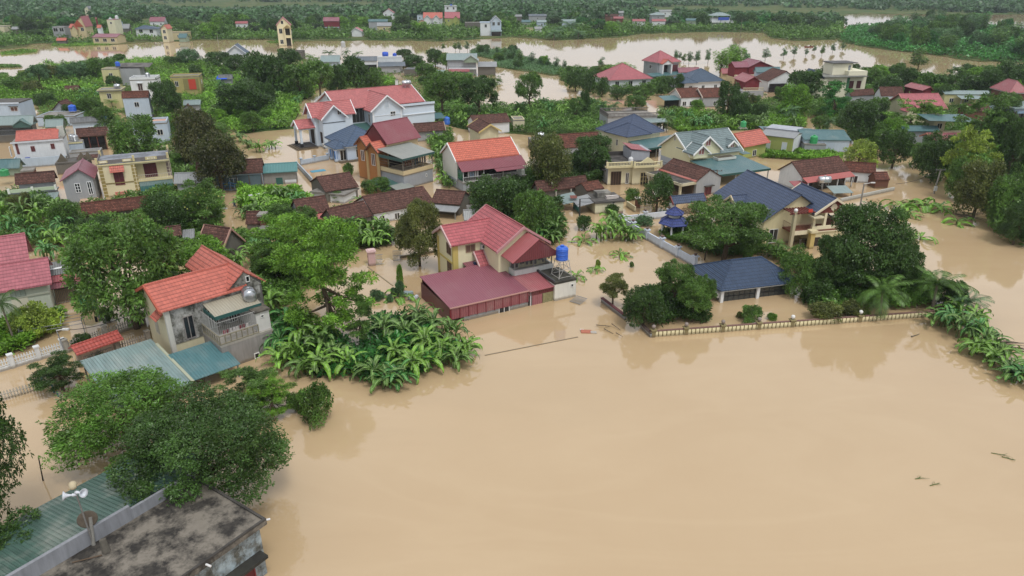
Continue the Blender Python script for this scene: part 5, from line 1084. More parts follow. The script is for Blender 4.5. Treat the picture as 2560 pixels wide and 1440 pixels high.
tag(MB().bar((-2.2, 0, .9), (2.2, 0, .9), .05).bar((-2.2, 0, .2), (2.2, 0, .2), .05).bar((-2.2, 0, -.3), (-2.2, 0, .9), .06).bar((2.2, 0, -.3), (2.2, 0, .9), .06).bar((0, 0, .2), (0, 0, 1.5), .04).bar((-2.2, 0, .9), (0, 0, 1.5), .06).bar((2.2, 0, .9), (0, 0, 1.5), .06).bar((-1.2, 0, .2), (0, 0, 1.4), .03).bar((1.2, 0, .2), (0, 0, 1.4), .03).build('gate_arch', M('paint', '#3f7fb0')), 'blue painted wrought iron arch over a yellow gate in the flooded lane', 'gate arch').location = P(*zS(1005, 400))
# ---- right middle: balustraded cream house
def balus():
    b = Bld('house', 'cream house with balustraded flat roof, pediment and arched barred windows', zG(975, 708), zG(1430, 690), 3.3, ang=10, nick='the balustraded cream house'); w = b.w; cr = M('plaster', '#d8d0ac', .25)
    d = 8.; b.walls(0, .6, w, d, 3.1, cr); b.box('wall', w * .52, 0, -1.5, w, .6, 3.1, cr); b.box('side_wall', -.05, .6, -1.5, 0, d, 3.05, M('plaster', '#a7a9ae', .4)); b.box('roof', -.1, -.2, 3.1, w + .1, d + .1, 3.3, M('conc', '#5f5b58', .8))
    pm = M('plaster', '#d6cc9f', .3); n = int(w / .3)
    for a, c, y in ((-.6, w * .5, -.1), (w * .5, w + 1.0, -.7)):
        b.box('ledge', a, y - .2, 3.1, c, y + .8, 3.299, pm); b.rail(a + .1, y - .05, c - .1, y - .05, 3.301, .7, pm, .25, 'balustrade', .06)
        for x in (a + .15, c - .15): b.col(x, y - .05, 3.3, 4.15, .15, pm, name='pier')
    b.part('pediment', MB().prism_y([(w * .62, 3.9), (w * .98, 3.9), (w * .8, 4.9)], -.95, -.75), pm)
    dk = M('plaster', '#4c4846', .7); b.box('parapet', -.05, d - .15, 3.301, w * .62, d, 4.0, dk); b.box('parapet', -.05, 1., 3.301, .12, d - .2, 4.0, dk)
    b.walls(w * .62, 3.5, w + .3, d, 5.0, M('plaster', '#a3a6ad', .4), 3.301); b.mono(w * .6, 3.3, w + .5, d + .1, 5.4, 4.9, 4.9, 5.5, M('metal', '#a33b40', .2), name='stair_roof')
    b.Rr = (0, .6, w, d); b.win('f', w * .18, -.3, 1.8, 2.6, nx=4, pane=M('paint', '#3e3028'), frame=M('paint', '#6d5440'), name='entrance_door'); b.win('f', w * .43, .1, .6, 1.9, nx=2, pane=M('paint', '#3e3028')); b.win('l', 2.6, .2, 1.6, 1.9, nx=4, pane=M('paint', '#7c6a44'), hood=M('conc', '#55504c'))
    b.Rr = (w * .52, 0, w, .6); b.winp('f', zG(1285, 765), zG(1362, 890), pane=M('paint', '#3a322c'), frame=M('paint', '#cdbb84'), nx=3, ny=3); b.ac('f', w * .9, 1.1); tank(b.wp(w * .55, 2, 3.3), .4, 1., '#d9dadb', 'small white tank beside the stair box of the balustraded cream house', kind='plastic')
balus()
def veranda():
    b = Bld('house', 'grey house with old tiled gable roof, salmon eave band and a dark concrete veranda slab', zG(1860, 835), zG(2085, 790), 2.9, ang=30, nick='the grey veranda house'); w = b.w; p = b.at(*zG(1975, 745), y=0); L = b.at(*zG(1665, 622), z=p.z).y; L = min(L, 10)
    b.gable(-.2, 0, w + .2, L, 2.7, max(p.z, 4.2), 'y', RM('o'), WM('g'), .15, .15); b.part('eave_band', MB().slab([(-.45, 0, 2.6), (-.2, 0, 2.78), (-.2, L, 2.78), (-.45, L, 2.6)][::-1], .08), M('metal', '#c05a44', .2))
    b.box('veranda_roof', -3.0, .4, 2.3, -.3, L, 2.5, M('conc', '#5f5c58', .8)); b.box('veranda_fascia', -3.15, .3, 2.1, -3., L + .1, 2.55, M('plaster', '#c6bfa2', .4)); b.box('veranda_end', -3.0, .2, 2.1, -.0, .4, 2.52, M('plaster', '#c6bfa2', .4))
    for i in range(4): b.col(-2.8, .8 + i * (L - 1.4) / 3, -1.2, 2.1, .16, M('plaster', '#c9c1a2', .3))
    b.box('shade_wall', -.35, .6, -1, -.1, L - .3, 2.2, M('plaster', '#5a4a3c', .5)); b.Rr = (0, .15, w, L); b.winp('f', zG(1930, 910), zG(1985, 990), pane=BROWN(), frame=M('paint', '#84504c'), nx=2, hood=M('conc', '#5c5854'))
veranda()
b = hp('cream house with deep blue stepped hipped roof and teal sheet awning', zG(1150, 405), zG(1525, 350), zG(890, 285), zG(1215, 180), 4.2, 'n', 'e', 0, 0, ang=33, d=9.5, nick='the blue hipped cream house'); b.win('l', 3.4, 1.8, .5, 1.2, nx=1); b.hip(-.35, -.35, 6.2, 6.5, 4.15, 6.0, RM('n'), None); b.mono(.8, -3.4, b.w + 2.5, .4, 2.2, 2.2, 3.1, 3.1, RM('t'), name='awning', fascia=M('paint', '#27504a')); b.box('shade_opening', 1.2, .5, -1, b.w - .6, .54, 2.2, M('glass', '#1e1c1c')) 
for x in (1.2, 5, b.w + 2): b.col(x, -3.1, -1, 2.1, .06, M('paint', '#8d8f8c'), name='post')
def green_gray():
    b = Bld('house', 'cream clapboard house with grey green tiled roof, white edged gables and brown attic shutters', zG(1785, 603), zG(2320, 545), 3.5, ang=24, nick='the grey green roofed house'); w = b.w; t = M('tile', '#6c8284', .3); cr = M('plaster', '#d3d2ac', .15); vg = M('paint', '#e8eae8')
    c = b.at(*zG(1635, 370), x=0); d = 2 * c.y; zr = c.z; d = min(d, 12)
    b.gable(0, 0, w, d, 3.5, zr, 'x', t, cr, .5, .4, verge=vg); R0 = b.Rr; b.win('l', d * .55, 5.2, .4, .7, nx=1, pane=M('paint', '#6e4a44')); b.box('lower_wall', R0[0] - .03, R0[1], -1.5, R0[0], R0[3], 1.8, M('plaster', '#a4aeba', .3))
    for apx, hw, ln, pw in ((zG(1980, 405), 3.2, 5, 1.1), (zG(1912, 492), 1.9, 3, 1.2)):
        y = -.25 if hw > 2 else -1.3; a = b.at(*apx, y=y); b.gable(a.x - hw, y, a.x + hw, y + ln, a.z - hw * .8, a.z, 'y', t, cr, .35, .3, verge=vg, z0=a.z - hw * .8 - .8); b.win('f', a.x, a.z - 1.7, pw, 1.1, pane=M('slat', '#8a564e'), frame=M('paint', '#d8d8d4'), nx=2)
    a = b.at(*zG(2220, 447), y=.6); b.gable(a.x - 1.2, .6, a.x + 1.2, 4, a.z - .9, a.z, 'y', t, cr, .2, .3, verge=vg, z0=a.z - 1.6); b.win('f', a.x, a.z - 1.3, .8, .7, pane=M('slat', '#8a564e'), nx=2)
    b.box('roof_tray', w * .38, -2.1, 2.72, w * .72, -.5, 3.15, M('plaster', '#c4cac2', .4)); b.box('tray_soil', w * .38 + .15, -2.0, 3.15, w * .72 - .15, -.6, 3.17, M('conc', '#58503f', .5)); b.box('wall', .6, -1.2, -1, w - .5, .3, 2.28, cr)
    q = b.at(*zG(2070, 785), z=1.7); r = b.at(*zG(2560, 720), y=q.y); l = b.at(*zG(1785, 640), z=2.2)
    b.mono(-.2, -8.2, 10.8, -.1, 2.15, 2.15, 2.8, 2.8, RM('t', .3), name='terrace_roof', fascia=M('paint', '#27504a'))
    b.box('terrace_extension', 0, 0, 0, 0, 0, 0, cr) if 0 else None
    b.mono(w + .05, -.1, w + 1.8, 2, 2.8, 2.8, 2.95, 2.95, RM('t', .3), name='terrace_roof')
    for x in (.2, 3.5, 7, 10.5): b.col(x, -8., -1, 2.05, .07, M('paint', '#9a9c98'), name='post')
green_gray()
b = gx('orange red tiled outbuilding with wooden doors between the grey green roof and the lime house', zG(2325, 510), zG(2475, 440), zG(2225, 375), 2.6, 'O', 'l', 1, 0, ang=35, verge='#c0674c', nick='the small orange tiled outbuilding')
b = ft('lime green box house with white barred windows and grey sheet roof', zD(0, 1360), zD(220, 1385), zD(0, 1200), 3.6, 'l', 1, 0, ang=14, d=7, ph=.0, roof='g', nick='the lime green house', pane=M('paint', '#cfd6da')) if 0 else Bld('house', 'lime green box house with white barred windows and grey sheet roof', (1899, 341), (1986, 351), 3.0, nick='the lime green house')
w = b.w; b.gable(0, 0, w, 6, 3.4, 3.9, 'x', RM('g'), WM('l'), .2, rp=.6); b.box('end_wall', w - .21, .2, -1, w - .1, 5.8, 3.35, WM('w')); b.autowin('f', 2, .6, 1.0, 1.8, pane=M('paint', '#c9d2da')); b.box('roof_terrace', -1, 6.1, 3.0, w * .8, 12, 3.5, M('conc', '#aeb4bc', .2)); b.box('kerb', -1.2, 5.95, 3.5, w * .85, 6.1, 3.75, M('plaster', '#7c8088')); b.walls(-.8, 6.3, w * .8, 11.8, 2.99, WM('g'))
b = gx('broad dusty teal metal roofed hall with sunken corner, right of the lime green house', zD(360, 1395), zD(770, 1365), zD(300, 1295), 2.6, 't', 'b', 0, 0, ang=-4, o=.2, name='hall', nick='the teal roofed hall'); b.box('blue_end', b.w - .25, .3, -1, b.w - .15, b.d - .4, 2.5, M('metal', '#1f4a5c', .2)); b.mono(-6, 4, b.w - 4, b.d + 3, 2.9, 2.5, 2.5, 2.9, RM('t'), name='rear_roof')
b = ft('small grey block with two slot windows and a green tank on its roof', zD(370, 1440), zD(590, 1450), zD(350, 1390), 1.9, 'g', 2, 0, ang=-6, d=3.4, ph=.0, w=.4, h=.3, name='hut', cat='block'); tank(b.wp(b.w * .45, .9, 1.9), .72, 1.6, '#1fa058', 'bright green tank on the small grey block', kind='plastic')
tank(P(1857, 322, 3.5), .6, 1.2, '#1fa058', 'green tank behind the grey green roof', kind='plastic', stand=.4)
# lower: old roof + sheets + cream hut by the pole
b = gx('dark old tiled low roof with white posts over the flooded yard, behind the spreading tree', zG(260, 960), zG(870, 945), zG(230, 800), 1.5, 'o', 'd', 0, 0, ang=24, o=.3, nick='the dark roof over the flooded yard', name='outbuilding')
for i in range(4): b.col(.5 + i * (b.w - 1) / 3, .1, -1, 1.4, .09, M('plaster', '#c4c0b4'), name='post')
b = gx('small reddish old tiled gable on the cream lane hut', zG(750, 950) , zG(870, 900), zG(690, 870), 2.0, 'r', 'd', 0, 0, ang=30, o=.1, name='outbuilding')
b = ft('cream lane hut with mossy concrete roof box, beside the utility pole', zG(835, 1060), zG(1105, 1030), zG(850, 960), 1.9, 'e', 0, 0, ang=14, d=4.2, ph=0, roof='d', over=.15, name='hut', nick='the cream lane hut', cat='hut'); b.box('roof_box', .9, 1.6, 1.9, 3.1, 3.4, 2.7, M('conc', '#8b8880', .7)); b.box('roof_slab', 2.1, .9, 1.9, 4.0, 1.55, 2.3, M('plaster', '#cfc6c0', .4)); b.Rr = (0, 0, b.w, 4); b.winp('f', zG(1000, 1050), zG(1030, 1075), nx=1); b.mono(-2.6, .2, .1, 3.8, 1.3, 1.8, 2.0, 1.6, RM('g'), name='sheet_roof'); b.mono(-4.2, 2.2, -1.6, 5.6, 1.2, 1.6, 2., 1.6, RM('T'), name='sheet_roof'); b.box('teal_wall', -2.2, .5, -1, -2.1, 3.6, 1.3, M('plaster', '#3f7f7a')); b.part('roof_rug', MB().slab([(-3, 2.6, 1.95), (-2, 2.4, 1.95), (-1.8, 3.4, 2.1), (-2.8, 3.6, 2.1)], .05), M('cloth', '#7a4a42'))
b = gx('old brown tiled house behind the spreading trees, with pinkish ridge', zG(500, 520), zG(870, 470), zG(450, 385), 2.6, 'r', 'g', 0, 0, ang=18, o=.2, verge='#6c5a50', nick='the brown roof behind spreading trees')
b = ft('flat terrace roof with grey balustrade among the banana plants', zG(960, 215), zG(1430, 190), zG(950, 150), 3.2, 'g', 0, 0, ang=8, d=7.5, ph=.0, nick='the balustraded terrace roof'); pm = M('plaster', '#6f6a66', .7); b.rail(0, .1, b.w, .1, 3.2, .8, pm, .3, 'balustrade', .06); b.rail(0, 7.4, b.w, 7.4, 3.2, .8, pm, .3, 'balustrade', .06); b.rail(.1, .1, .1, 7.4, 3.2, .8, pm, .3, 'balustrade', .06); b.mono(b.w * .5, -2, b.w + 2, 0, 2.2, 2.2, 2.7, 2.7, RM('T'), name='side_roof')
b = ft('small blocky cream house at the left end of the banana thicket, centre', (1283, 300), (1312, 300), (1280, 296), 2.6, 'c', 1, 0, ang=8, d=4, ph=.2)
b = ft('low roof with white steel drum, left of the brown roof', zG(190, 440), zG(350, 430), zG(180, 415), 2.0, 'd', 0, 0, ang=10, d=3, ph=0, name='hut'); tank(b.wp(b.w * .7, 1.5, 2.0), .5, 1.2, '#d6dadd', 'white drum shaped tank on the low roof left of the brown roof', 0, .15, 'steel', True)
# yard house at right
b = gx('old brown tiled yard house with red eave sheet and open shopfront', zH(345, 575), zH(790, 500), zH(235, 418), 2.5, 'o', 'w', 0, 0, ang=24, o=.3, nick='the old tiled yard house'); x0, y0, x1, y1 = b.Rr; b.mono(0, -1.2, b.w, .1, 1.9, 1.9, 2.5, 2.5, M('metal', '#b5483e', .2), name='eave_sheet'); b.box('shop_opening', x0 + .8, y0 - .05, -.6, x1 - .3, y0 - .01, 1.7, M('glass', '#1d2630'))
for i in range(4): b.col(.4 + i * (b.w - .8) / 3, -1.0, -1, 1.8, .07, M('plaster', '#c9cccc'), name='post')
b = gx('lower old tiled wing with patchy red tiles and whitewashed wall facing the yard', zH(760, 510), zH(1130, 600), zH(830, 430), 1.9, 'r', 'w', 0, 0, ang=-16, o=.2, nick='the patchy tiled wing'); x0, y0, x1, y1 = b.Rr; b.win('f', 1.8, -.4, 1.2, 1.6, nx=2, pane=M('paint', '#33262a')); 
b = gx('small old tiled end shed with dark gable at the lane corner', zH(1080, 600), zH(1270, 620), zH(1090, 540), 1.5, 'r', 'B', 0, 0, ang=4, o=.1, name='shed')
tank(P(*zH(555, 660), 1.2), .55, 1.9, '#c2c6ca', 'horizontal steel tank in the flooded yard behind the navy roofed villa', R(5), .5, 'steel', True)
o = Bld('carport', 'pale teal arched sheet canopy in the flooded yard', zH(660, 720), zH(830, 700), 1.0, ang=5, cat='canopy'); sheet(o, 0, 0, o.w, 2.6, .8, 1.3, 'T'); o = Bld('shelter', 'small red sheet canopy left of the yard house', zH(280, 665), zH(400, 645), 1.5, ang=10, cat='canopy'); sheet(o, 0, 0, o.w, 2.2, 1.3, 1.8, 'M')
# ---- right background, this side of the river
b = hp('white house with wide pink red hipped tile roof near the river bend', zC(975, 803), zC(1400, 780), zC(810, 755), zC(1100, 632), 3.2, 'p', 'w', 3, 1, ang=18, nick='the wide pink hipped roof', w=1.4, h=1.8)
b = hp('two storey grey house with pink red hipped roof and arched porch by the river', zC(1455, 628), zC(1680, 612), zC(1285, 575), zC(1480, 505), 6.2, 'p', 'g', 1, 1, ang=26, d=9, nick='the grey two storey hipped house', fl=1); w = b.w
b.gable(w * .1, -1.6, w * .55, 2.5, 5.9, 7.2, 'y', RM('O'), WM('w'), .3, z0=5.6, verge='' or None); b.box('porch_wall', w * .12, -1.4, -1, w * .17, .6, 5.6, WM('w')); b.box('porch_wall', w * .48, -1.4, -1, w * .53, .6, 5.6, WM('w')); b.box('porch_opening', w * .2, .45, 2.6, w * .45, .5, 5.2, M('glass', '#2a2628')); b.box('shutter', w * .58, .43, 3, w * .9, .5, 5.2, M('slat', '#5a2a30')); b.mono(-4, -3, w + 1.5, .2, 2.3, 2.3, 3, 3, RM('t'), name='awning'); b.box('ground_wall', -3.5, -1.2, -1, w, .4, 2.2, WM('w'))
b = gx('low maroon sheet roof right of the grey two storey hipped house', zC(1665, 725), zC(1810, 700), zC(1665, 655), 2.8, 'm', 'r', 0, 0, ang=12)
b = hp('white bungalow with dark slate blue hipped roof, right of the hipped houses', zC(1720, 828), zC(2110, 802), zC(1590, 790), zC(1885, 683), 3.3, 'S', 'w', 3, 2, ang=20, d=9, nick='the slate blue hipped bungalow'); b.hip(-.5, -.6, 4.6, 5, 3.2, 4.6, RM('S'), None)
b = gx('small red brown tiled house with whitewashed front over the flood, beside a teal awning', zC(1690, 975), zC(1865, 950), zC(1610, 885), 2.7, 'r', 'w', 3, 0, ang=14, o=.2, verge='#c8b8a8', nick='the red brown tiled flood house'); b.mono(-5, -.5, -.1, 3.5, 2.2, 2.2, 2.8, 2.8, RM('t'), name='awning'); b.box('shade', -4.6, .2, -1, -.4, .3, 2.1, M('glass', '#1e1e20'))
b = gx('old red brown tiled house partly hidden by a dark tree, beside the flood house', zC(1910, 975), zC(2120, 950), zC(1860, 885), 2.7, 'r', 'g', 1, 0, ang=14, o=.2, verge='#c8b8a8')
b = gx('maroon sheet roofed upper terrace with cream balustrade, right background', zC(2330, 825), zC(2530, 835), zC(2140, 790), 4.6, 'm', 'r', 0, 0, ang=8) if 0 else gy('maroon sheet roofed upper terrace with cream balustrade, right background', zC(2330, 822), zC(2525, 830), zC(2430, 765), 4.2, 10, 'M', 'r', 0, 0, ang=4, nick='the maroon terrace roof'); b.box('terrace_wall', -1, -1.2, -1, b.w + .5, 9, 1.9, WM('g')); b.rail(-.8, -1.1, b.w + .4, -1.1, 1.9, .8, WM('c'), .3, 'balustrade', .05)
b = gy('maroon boarded house with pink gabled roof and cream balcony, near the river', zC(2365, 672), zC(2550, 650), zC(2490, 610), 5.6, 9, 'm', 'r', 0, 0, ang=10, nick='the maroon boarded gable house'); b.gable(-4.5, .5, 1, 6, 5.6, 7., 'x', RM('m'), WM('r'), .3); b.box('balcony', -4.6, -1.2, 2.6, b.w, 0, 3.3, WM('c')); b.walls(-4.4, -.9, b.w - .3, 6, 2.5, WM('n'))
b = gx('low salmon sheet roof left of the maroon boarded gable house', zC(2100, 735), zC(2225, 725), zC(2090, 685), 2.4, 'M', 'n', 0, 0, ang=4)
b = gx('pale blue house with teal roof and two brown windows, right background', zC(2440, 722), (1946, 178), zC(2435, 665), 4.6, 't', 'b', 2, 0, ang=6, pane=BROWN(), nick='the pale blue teal roofed house')
b = gy('white house with old brown tiled gable and dark veranda, right background', zD(0, 810), zD(265, 790), zD(190, 712), 3.4, 9, 'o', 'w', 0, 0, ang=10, o=.3, nick='the brown gabled white house'); b.box('shade', .5, -.3, -1, b.w * .6, -.2, 2.6, M('glass', '#242024'))
def modern():
    b = Bld('house', 'cream white modern house with flat roofs, roof box and dark shuttered windows by the river', zD(590, 765), zD(905, 745), 6.4, ang=8, nick='the cream white modern house'); w = b.w; cr = M('plaster', '#dcd8be', .15)
    b.box('wall', 0, 0, -1.5, w * .62, 9, 6.2, cr); b.box('wall', w * .62, 1, -1.5, w + 1.4, 9.5, 7.6, cr); b.box('roof', -1.2, -1.0, 6.2, w + .6, 9.1, 6.42, M('conc', '#8f9088', .5)); b.box('wall', w * .28, 3, 6.42, w * .8, 8, 9.6, cr); b.box('roof_box_top', w * .24, 2.4, 9.6, w * .9, 8.4, 9.8, M('conc', '#5f5f60', .4)); b.Rr = (0, 0, w, 9)
    for x in (.12, .36): b.win('f', w * x, 3.0, 1.4, 2.1, pane=BROWN(), frame=M('paint', '#5a3a36'))
    b.Rr = (0, 1, w + 1.4, 9.5)
    for x in (.74, .94): b.win('f', w * x, 2.8, 1.3, 2.1, pane=BROWN(), frame=M('paint', '#5a3a36'))
    b.Rr = (0, 3, w, 9); b.win('f', w * .72, 6.9, .8, 2.2, pane=M('paint', '#5a6670')); b.part('gable_roof', MB().slab([(-4.2, -1, 6.0), (-3.2, -1, 8.2), (-3.2, 5, 8.2), (-4.2, 5, 6.0)], .12).slab([(-3.2, -1, 8.2), (-1.2, -1, 5.9), (-1.2, 5, 5.9), (-3.2, 5, 8.2)], .12), RM('S')); b.box('wall', -3.9, -.6, -1, -.02, 5, 5.9, cr); b.box('green_net', w * .55, -.1, 2.6, w * .62, -.02, 6, M('cloth', '#3f6e4c'))
modern()
b = gx('large dusty red tiled roof with cream gable, behind the bright feathery tree', zD(1400, 1092), zD(1825, 1095), zD(1310, 937), 3.6, 'p', 'c', 1, 0, ang=4, verge='#b3746c', nick='the large dusty red roof'); b.Rr = (.8, .5, b.w, b.d); b.win('l', b.d * .5, 4.4, .8, .8, nx=1); b.autowin('l', 2, 1, 1, 1.3); b.gable(-.8, -1.2, 2.4, 2, 3.2, 4.6, 'y', RM('p'), WM('c'), .3)
b = gy('maroon metal shed with pink gable roof behind the large dusty red roof', zD(1545, 905), zD(1715, 915), zD(1590, 868) if 0 else zD(1630, 868), 3.6, 9, 'M', 'r', 0, 0, ang=6, name='shed', nick='the maroon metal gable shed')
b = gx('long old brown tiled house with white lean-to, left of the maroon metal gable shed', zD(1130, 960), zD(1370, 960), zD(1110, 868), 2.6, 'o', 'w', 1, 0, ang=2, o=.2, nick='the long old roof at right'); b.box('white_leanto', .2, -2.4, -1, 3, .2, 1.6, WM('w'))
b = gx('dark old tiled roof edge under the cream white modern house', zD(830, 960), zD(940, 920), zD(900, 890), 2.2, 'o', 'g', 0, 0, ang=20, o=.2)
b = gx('grey teal sheet roofed row with yellow walls, right background', zD(1770, 940), zD(2300, 960), zD(1740, 905), 3.2, 'T', 'y', 3, 0, ang=-3, o=.2, nick='the grey sheet roofed row'); sheet(b, 3, -3, 9, -.1, 2.4, 2.9, 'T')
b = gx('pink red roofed open house with rusty posts at the right edge', zD(2415, 925), zD(2720, 960), zD(2540, 850) , 6.4, 'M', 'r', 0, 0, ang=-3, o=.3, nick='the pink roof at the right edge') if 0 else hp('pink red roofed open upper storey at the right edge of the picture', zD(2415, 925), zD(2760, 960), zD(2540, 850), zD(2700, 800), 6.2, 'M', 'B', 0, 0, ang=-4, d=9, nick='the pink roof at the right edge')
b = gx('grey sheet roofed shop with blue band and dark open front at the right edge', zD(2470, 1085), zD(2760, 1060), zD(2310, 1015), 3.4, 'T', 'b', 0, 0, ang=6, nick='the grey sheet roofed shop'); b.box('blue_band', 0, -1.2, 2.4, b.w, -1.05, 2.9, M('metal', '#7fa6c8')); b.box('shade', 0, .2, -1, b.w - .5, .3, 2.6, M('glass', '#1a1c1e')); b.box('brick_wall', -3, -3, -1, b.w, -2.8, .5, M('plaster', '#8a4a38'))
for i in range(3): b.col(.3 + i * 3.2, -1.0, -1, 3, .1, M('plaster', '#6e7276'), name='post')
b = gx('dusty red tiled roof with round attic vent, under the bright feathery tree', zD(1640, 1400), zD(1960, 1395), zD(1590, 1330), 3.0, 'p', 'G', 0, 0, ang=2, verge='#c07a68', nick='the red roof with round vent'); b.Rr = (.4, .4, b.w, b.d); b.win('l', b.d * .5, 3.0, .8, .8, nx=1, pane=M('paint', '#3e2c30'))
b = ft('cream upper room and balcony with clutter under a teal canopy, right', zD(1680, 1170), zD(1760, 1160), zD(1640, 1130), 5.4, 'c', 1, 0, ang=0, d=4, ph=.0, nick='the cream balcony room'); b.box('balcony', -1, -3.5, 2, b.w + 4, 0, 2.6, WM('n')); b.walls(-.8, -3.3, b.w + 3.8, -.02, 1.9, WM('c')); b.mono(-3, -3, b.w + 4.5, 2, 5.2, 4.9, 5.6, 5.7, RM('t'), name='canopy'); b.col(b.w + 3.8, -3.2, 2.6, 5, .06, M('paint', '#8d8f8c'), name='post')
b = gx('dark teal sheet roof half covered by the bright feathery tree, right', zD(1350, 1310), zD(1690, 1300), zD(1330, 1260), 3.0, 't', 'g', 0, 0, ang=0)
b = gx('dark old tiled roof beside a leafy tree, right edge', zD(1980, 1110), zD(2200, 1100), zD(1950, 1045), 2.6, 'o', 'B', 0, 0, ang=0, o=.2)
b = gx('small ruined brick shed among the banana plants, right edge', zH(2490, 400), zH(2640, 430), zH(2500, 350), 2.0, 'o', 'B', 0, 0, ang=0, o=.2, name='shed')
# ---- upper middle, this side
b = gx('long slate grey roofed warehouse with white parapet block, upper middle', zB(900, 612), zB(1215, 592), zB(850, 562), 4.2, 's', 'w', 0, 0, ang=10, o=.3, nick='the slate grey warehouse', name='warehouse'); b.box('shade', 3.5, -.1, -1, b.w - .5, .28, 2.8, M('glass', '#2a2a2c')); b.walls(b.w + .1, 1, b.w + 9, 9, 5.0, WM('w')); b.box('parapet', b.w + .1, .9, 5, b.w + 9, 1.1, 5.6, WM('w')); b.mono(b.w, -4.5, b.w + 10, .8, 2.6, 2.6, 3.6, 3.6, RM('s'), name='annex_roof'); b.walls(b.w + .5, -4, b.w + 8, .8, 2.4, WM('g'))
W_ = b; tank(b.wp(b.w + 3.0, 3, 5.0), .9, 2.0, '#1f55cc', 'horizontal blue tank on the white block of the warehouse', 0, .2, 'plastic', True); tank(b.wp(b.w + 6.4, 3, 5.0), .75, 1.5, '#1f55cc', 'upright blue tank on the white block of the warehouse')
b = gx('white gable ended shed with teal roof, left of the warehouse', zB(640, 620), zB(850, 600), zB(700, 555), 3.2, 'T', 'b', 0, 0, ang=8, name='shed')
b = ft('grey shed with pale skylights, right of the warehouse', zB(1480, 690), zB(1580, 700), zB(1440, 660), 2.6, 'd', 0, 0, ang=-6, d=5, ph=0, name='shed', roof='a')
b = ft('narrow cream house front with dark window and curved pediment, upper left middle', zB(125, 570), zB(215, 562), zB(20, 560), 6.6, 'e', 1, 0, ang=10, d=6, ph=.3, nick='the narrow cream house'); b.walls(-5.5, 1.5, -.02, 6, 5.8, WM('b')); b.part('pediment', MB().prism_y([(.2, 6.9), (b.w - .2, 6.9), (b.w / 2, 8.0)], .0, .3), WM('e'))
b = ft('dark ruined flat roof among trees near the river, upper middle', zB(310, 520), zB(500, 500), zB(280, 485), 3.2, 'd', 0, 0, ang=4, d=6, ph=.3, roof='d')
tank(P(*zB(880, 550), 0), 1.0, 2.6, '#b9bcbe', 'white water tank on a lattice tower by the river', stand=3.4, kind='plastic')
b = gx('grey green metal roofed house with broad eaves and a maroon awning, upper middle', zB(1900, 600), zB(2210, 610), zB(1960, 535), 5.6, 'T', 'g', 0, 0, ang=2, nick='the grey green broad roofed house'); b.gable(b.w * .55, -1.5, b.w + .6, 5, 5.4, 7.2, 'y', M('metal', '#8a9690', .3), WM('G'), .3, z0=4.8); b.rail(1, -.6, b.w, -.6, 2.9, 1, M('paint', '#c9cdd0'), .3); b.box('terrace', 1, -.8, 2.5, b.w, .3, 2.9, WM('w')); b.mono(.8, -3, b.w * .75, -.8, 2, 2, 2.6, 2.6, RM('M'), name='awning'); b.mono(b.w + .1, .5, b.w + 7, 6, 3.2, 3.2, 4.4, 4.4, RM('g'), name='annex_roof'); b.walls(b.w + .2, 1, b.w + 6.5, 5.6, 3.1, WM('d')); b.mono(-6, -3, -.5, 1, 1.6, 1.6, 2.2, 2.2, RM('T'), name='side_roof')
tag(MB().box(-.05, -18, -1, .05, 0, .7).build('panel', M('plaster', '#6f7350', .8)), 'long mossy garden wall running down from the warehouse', 'wall').location = P(*zB(1125, 775)); bpy.data.objects['panel' if 0 else 'panel'] if 0 else None
b = ft('small white gatepost block in the flooded field above the white villa', zB(1390, 795), zB(1418, 795), zB(1390, 785), 2.2, 'w', 0, 0, ang=5, d=1.2, ph=0, name='gatepost', cat='gatepost')
# ---- far bank
def far(kind, *a, **k):
    k.setdefault('ang', 4); k.setdefault('o', .3) if kind in (gx, gy) else None; return kind(*a, **k)
b = far(gy, 'ochre and orange villa with big pink red gable roof on the far bank, left', zA(715, 270), zA(965, 250), zA(815, 165), 6.8, 12, 'p', 'n', 2, 0, ang=10, nick='the ochre villa on the far bank', w=1.6, h=1.8, fl=1); b.part('gable_boards', MB().prism_y([(1, 6.9), (b.w - 1, 6.9), (b.w / 2, 10.6)], -.02, .2), M('plaster', '#a8553c')); b.gable(.0, -2, b.w * .45, 3, 5.6, 8., 'y', RM('O'), WM('n'), .4); b.gable(-2, 1, 1, 8, 6.4, 8.2, 'x', RM('O'), WM('n'), .4)
b = far(gx, 'orange roofed rear wing right of the ochre villa, far bank', zA(965, 278), zA(1030, 275), zA(970, 220), 6.8, 'O', 'w', 0, 0)
b = far(gx, 'dark red boarded rooftop room with pink sheet roof behind the ochre villa', zA(950, 185), zA(1010, 180), zA(885, 150), 10.2, 'M', 'r', 0, 0)
b = far(ft, 'pale yellow three storey block with white tank, far bank left', zA(1065, 195), zA(1180, 190), zA(1030, 170), 10., 'e', 1, 0, d=9, ph=0, nick='the pale yellow block', roof='M'); b.part('pediment', MB().prism_y([(b.w * .2, 10), (b.w * .8, 10), (b.w / 2, 11.3)], 0, .3), WM('w')); tank(b.wp(b.w * .9, 5, 10), .9, 2.0, '#d9dcdf', 'white tank on the pale yellow block, far bank')
b = far(gx, 'long porch with maroon sheet roof in front of the ochre villa, far bank', zA(915, 372), zA(1205, 365), zA(960, 338), 3.6, 'm', 'n', 3, 0, ang=2, w=2, h=1.6, pane=M('glass', '#2c2426')); 
b = far(gx, 'low orange tiled gate at the water edge, far bank left', zA(560, 405), zA(670, 403), zA(560, 380), 2.0, 'O', 'd', 0, 0)
b = far(hp, 'white bungalow with slate hipped roof on the far bank', zA(1340, 290), zA(1560, 290), zA(1310, 275), zA(1440, 250), 4.6, 'S', 'w', 2, 0, d=10, nick='the far white bungalow', w=2, h=2)
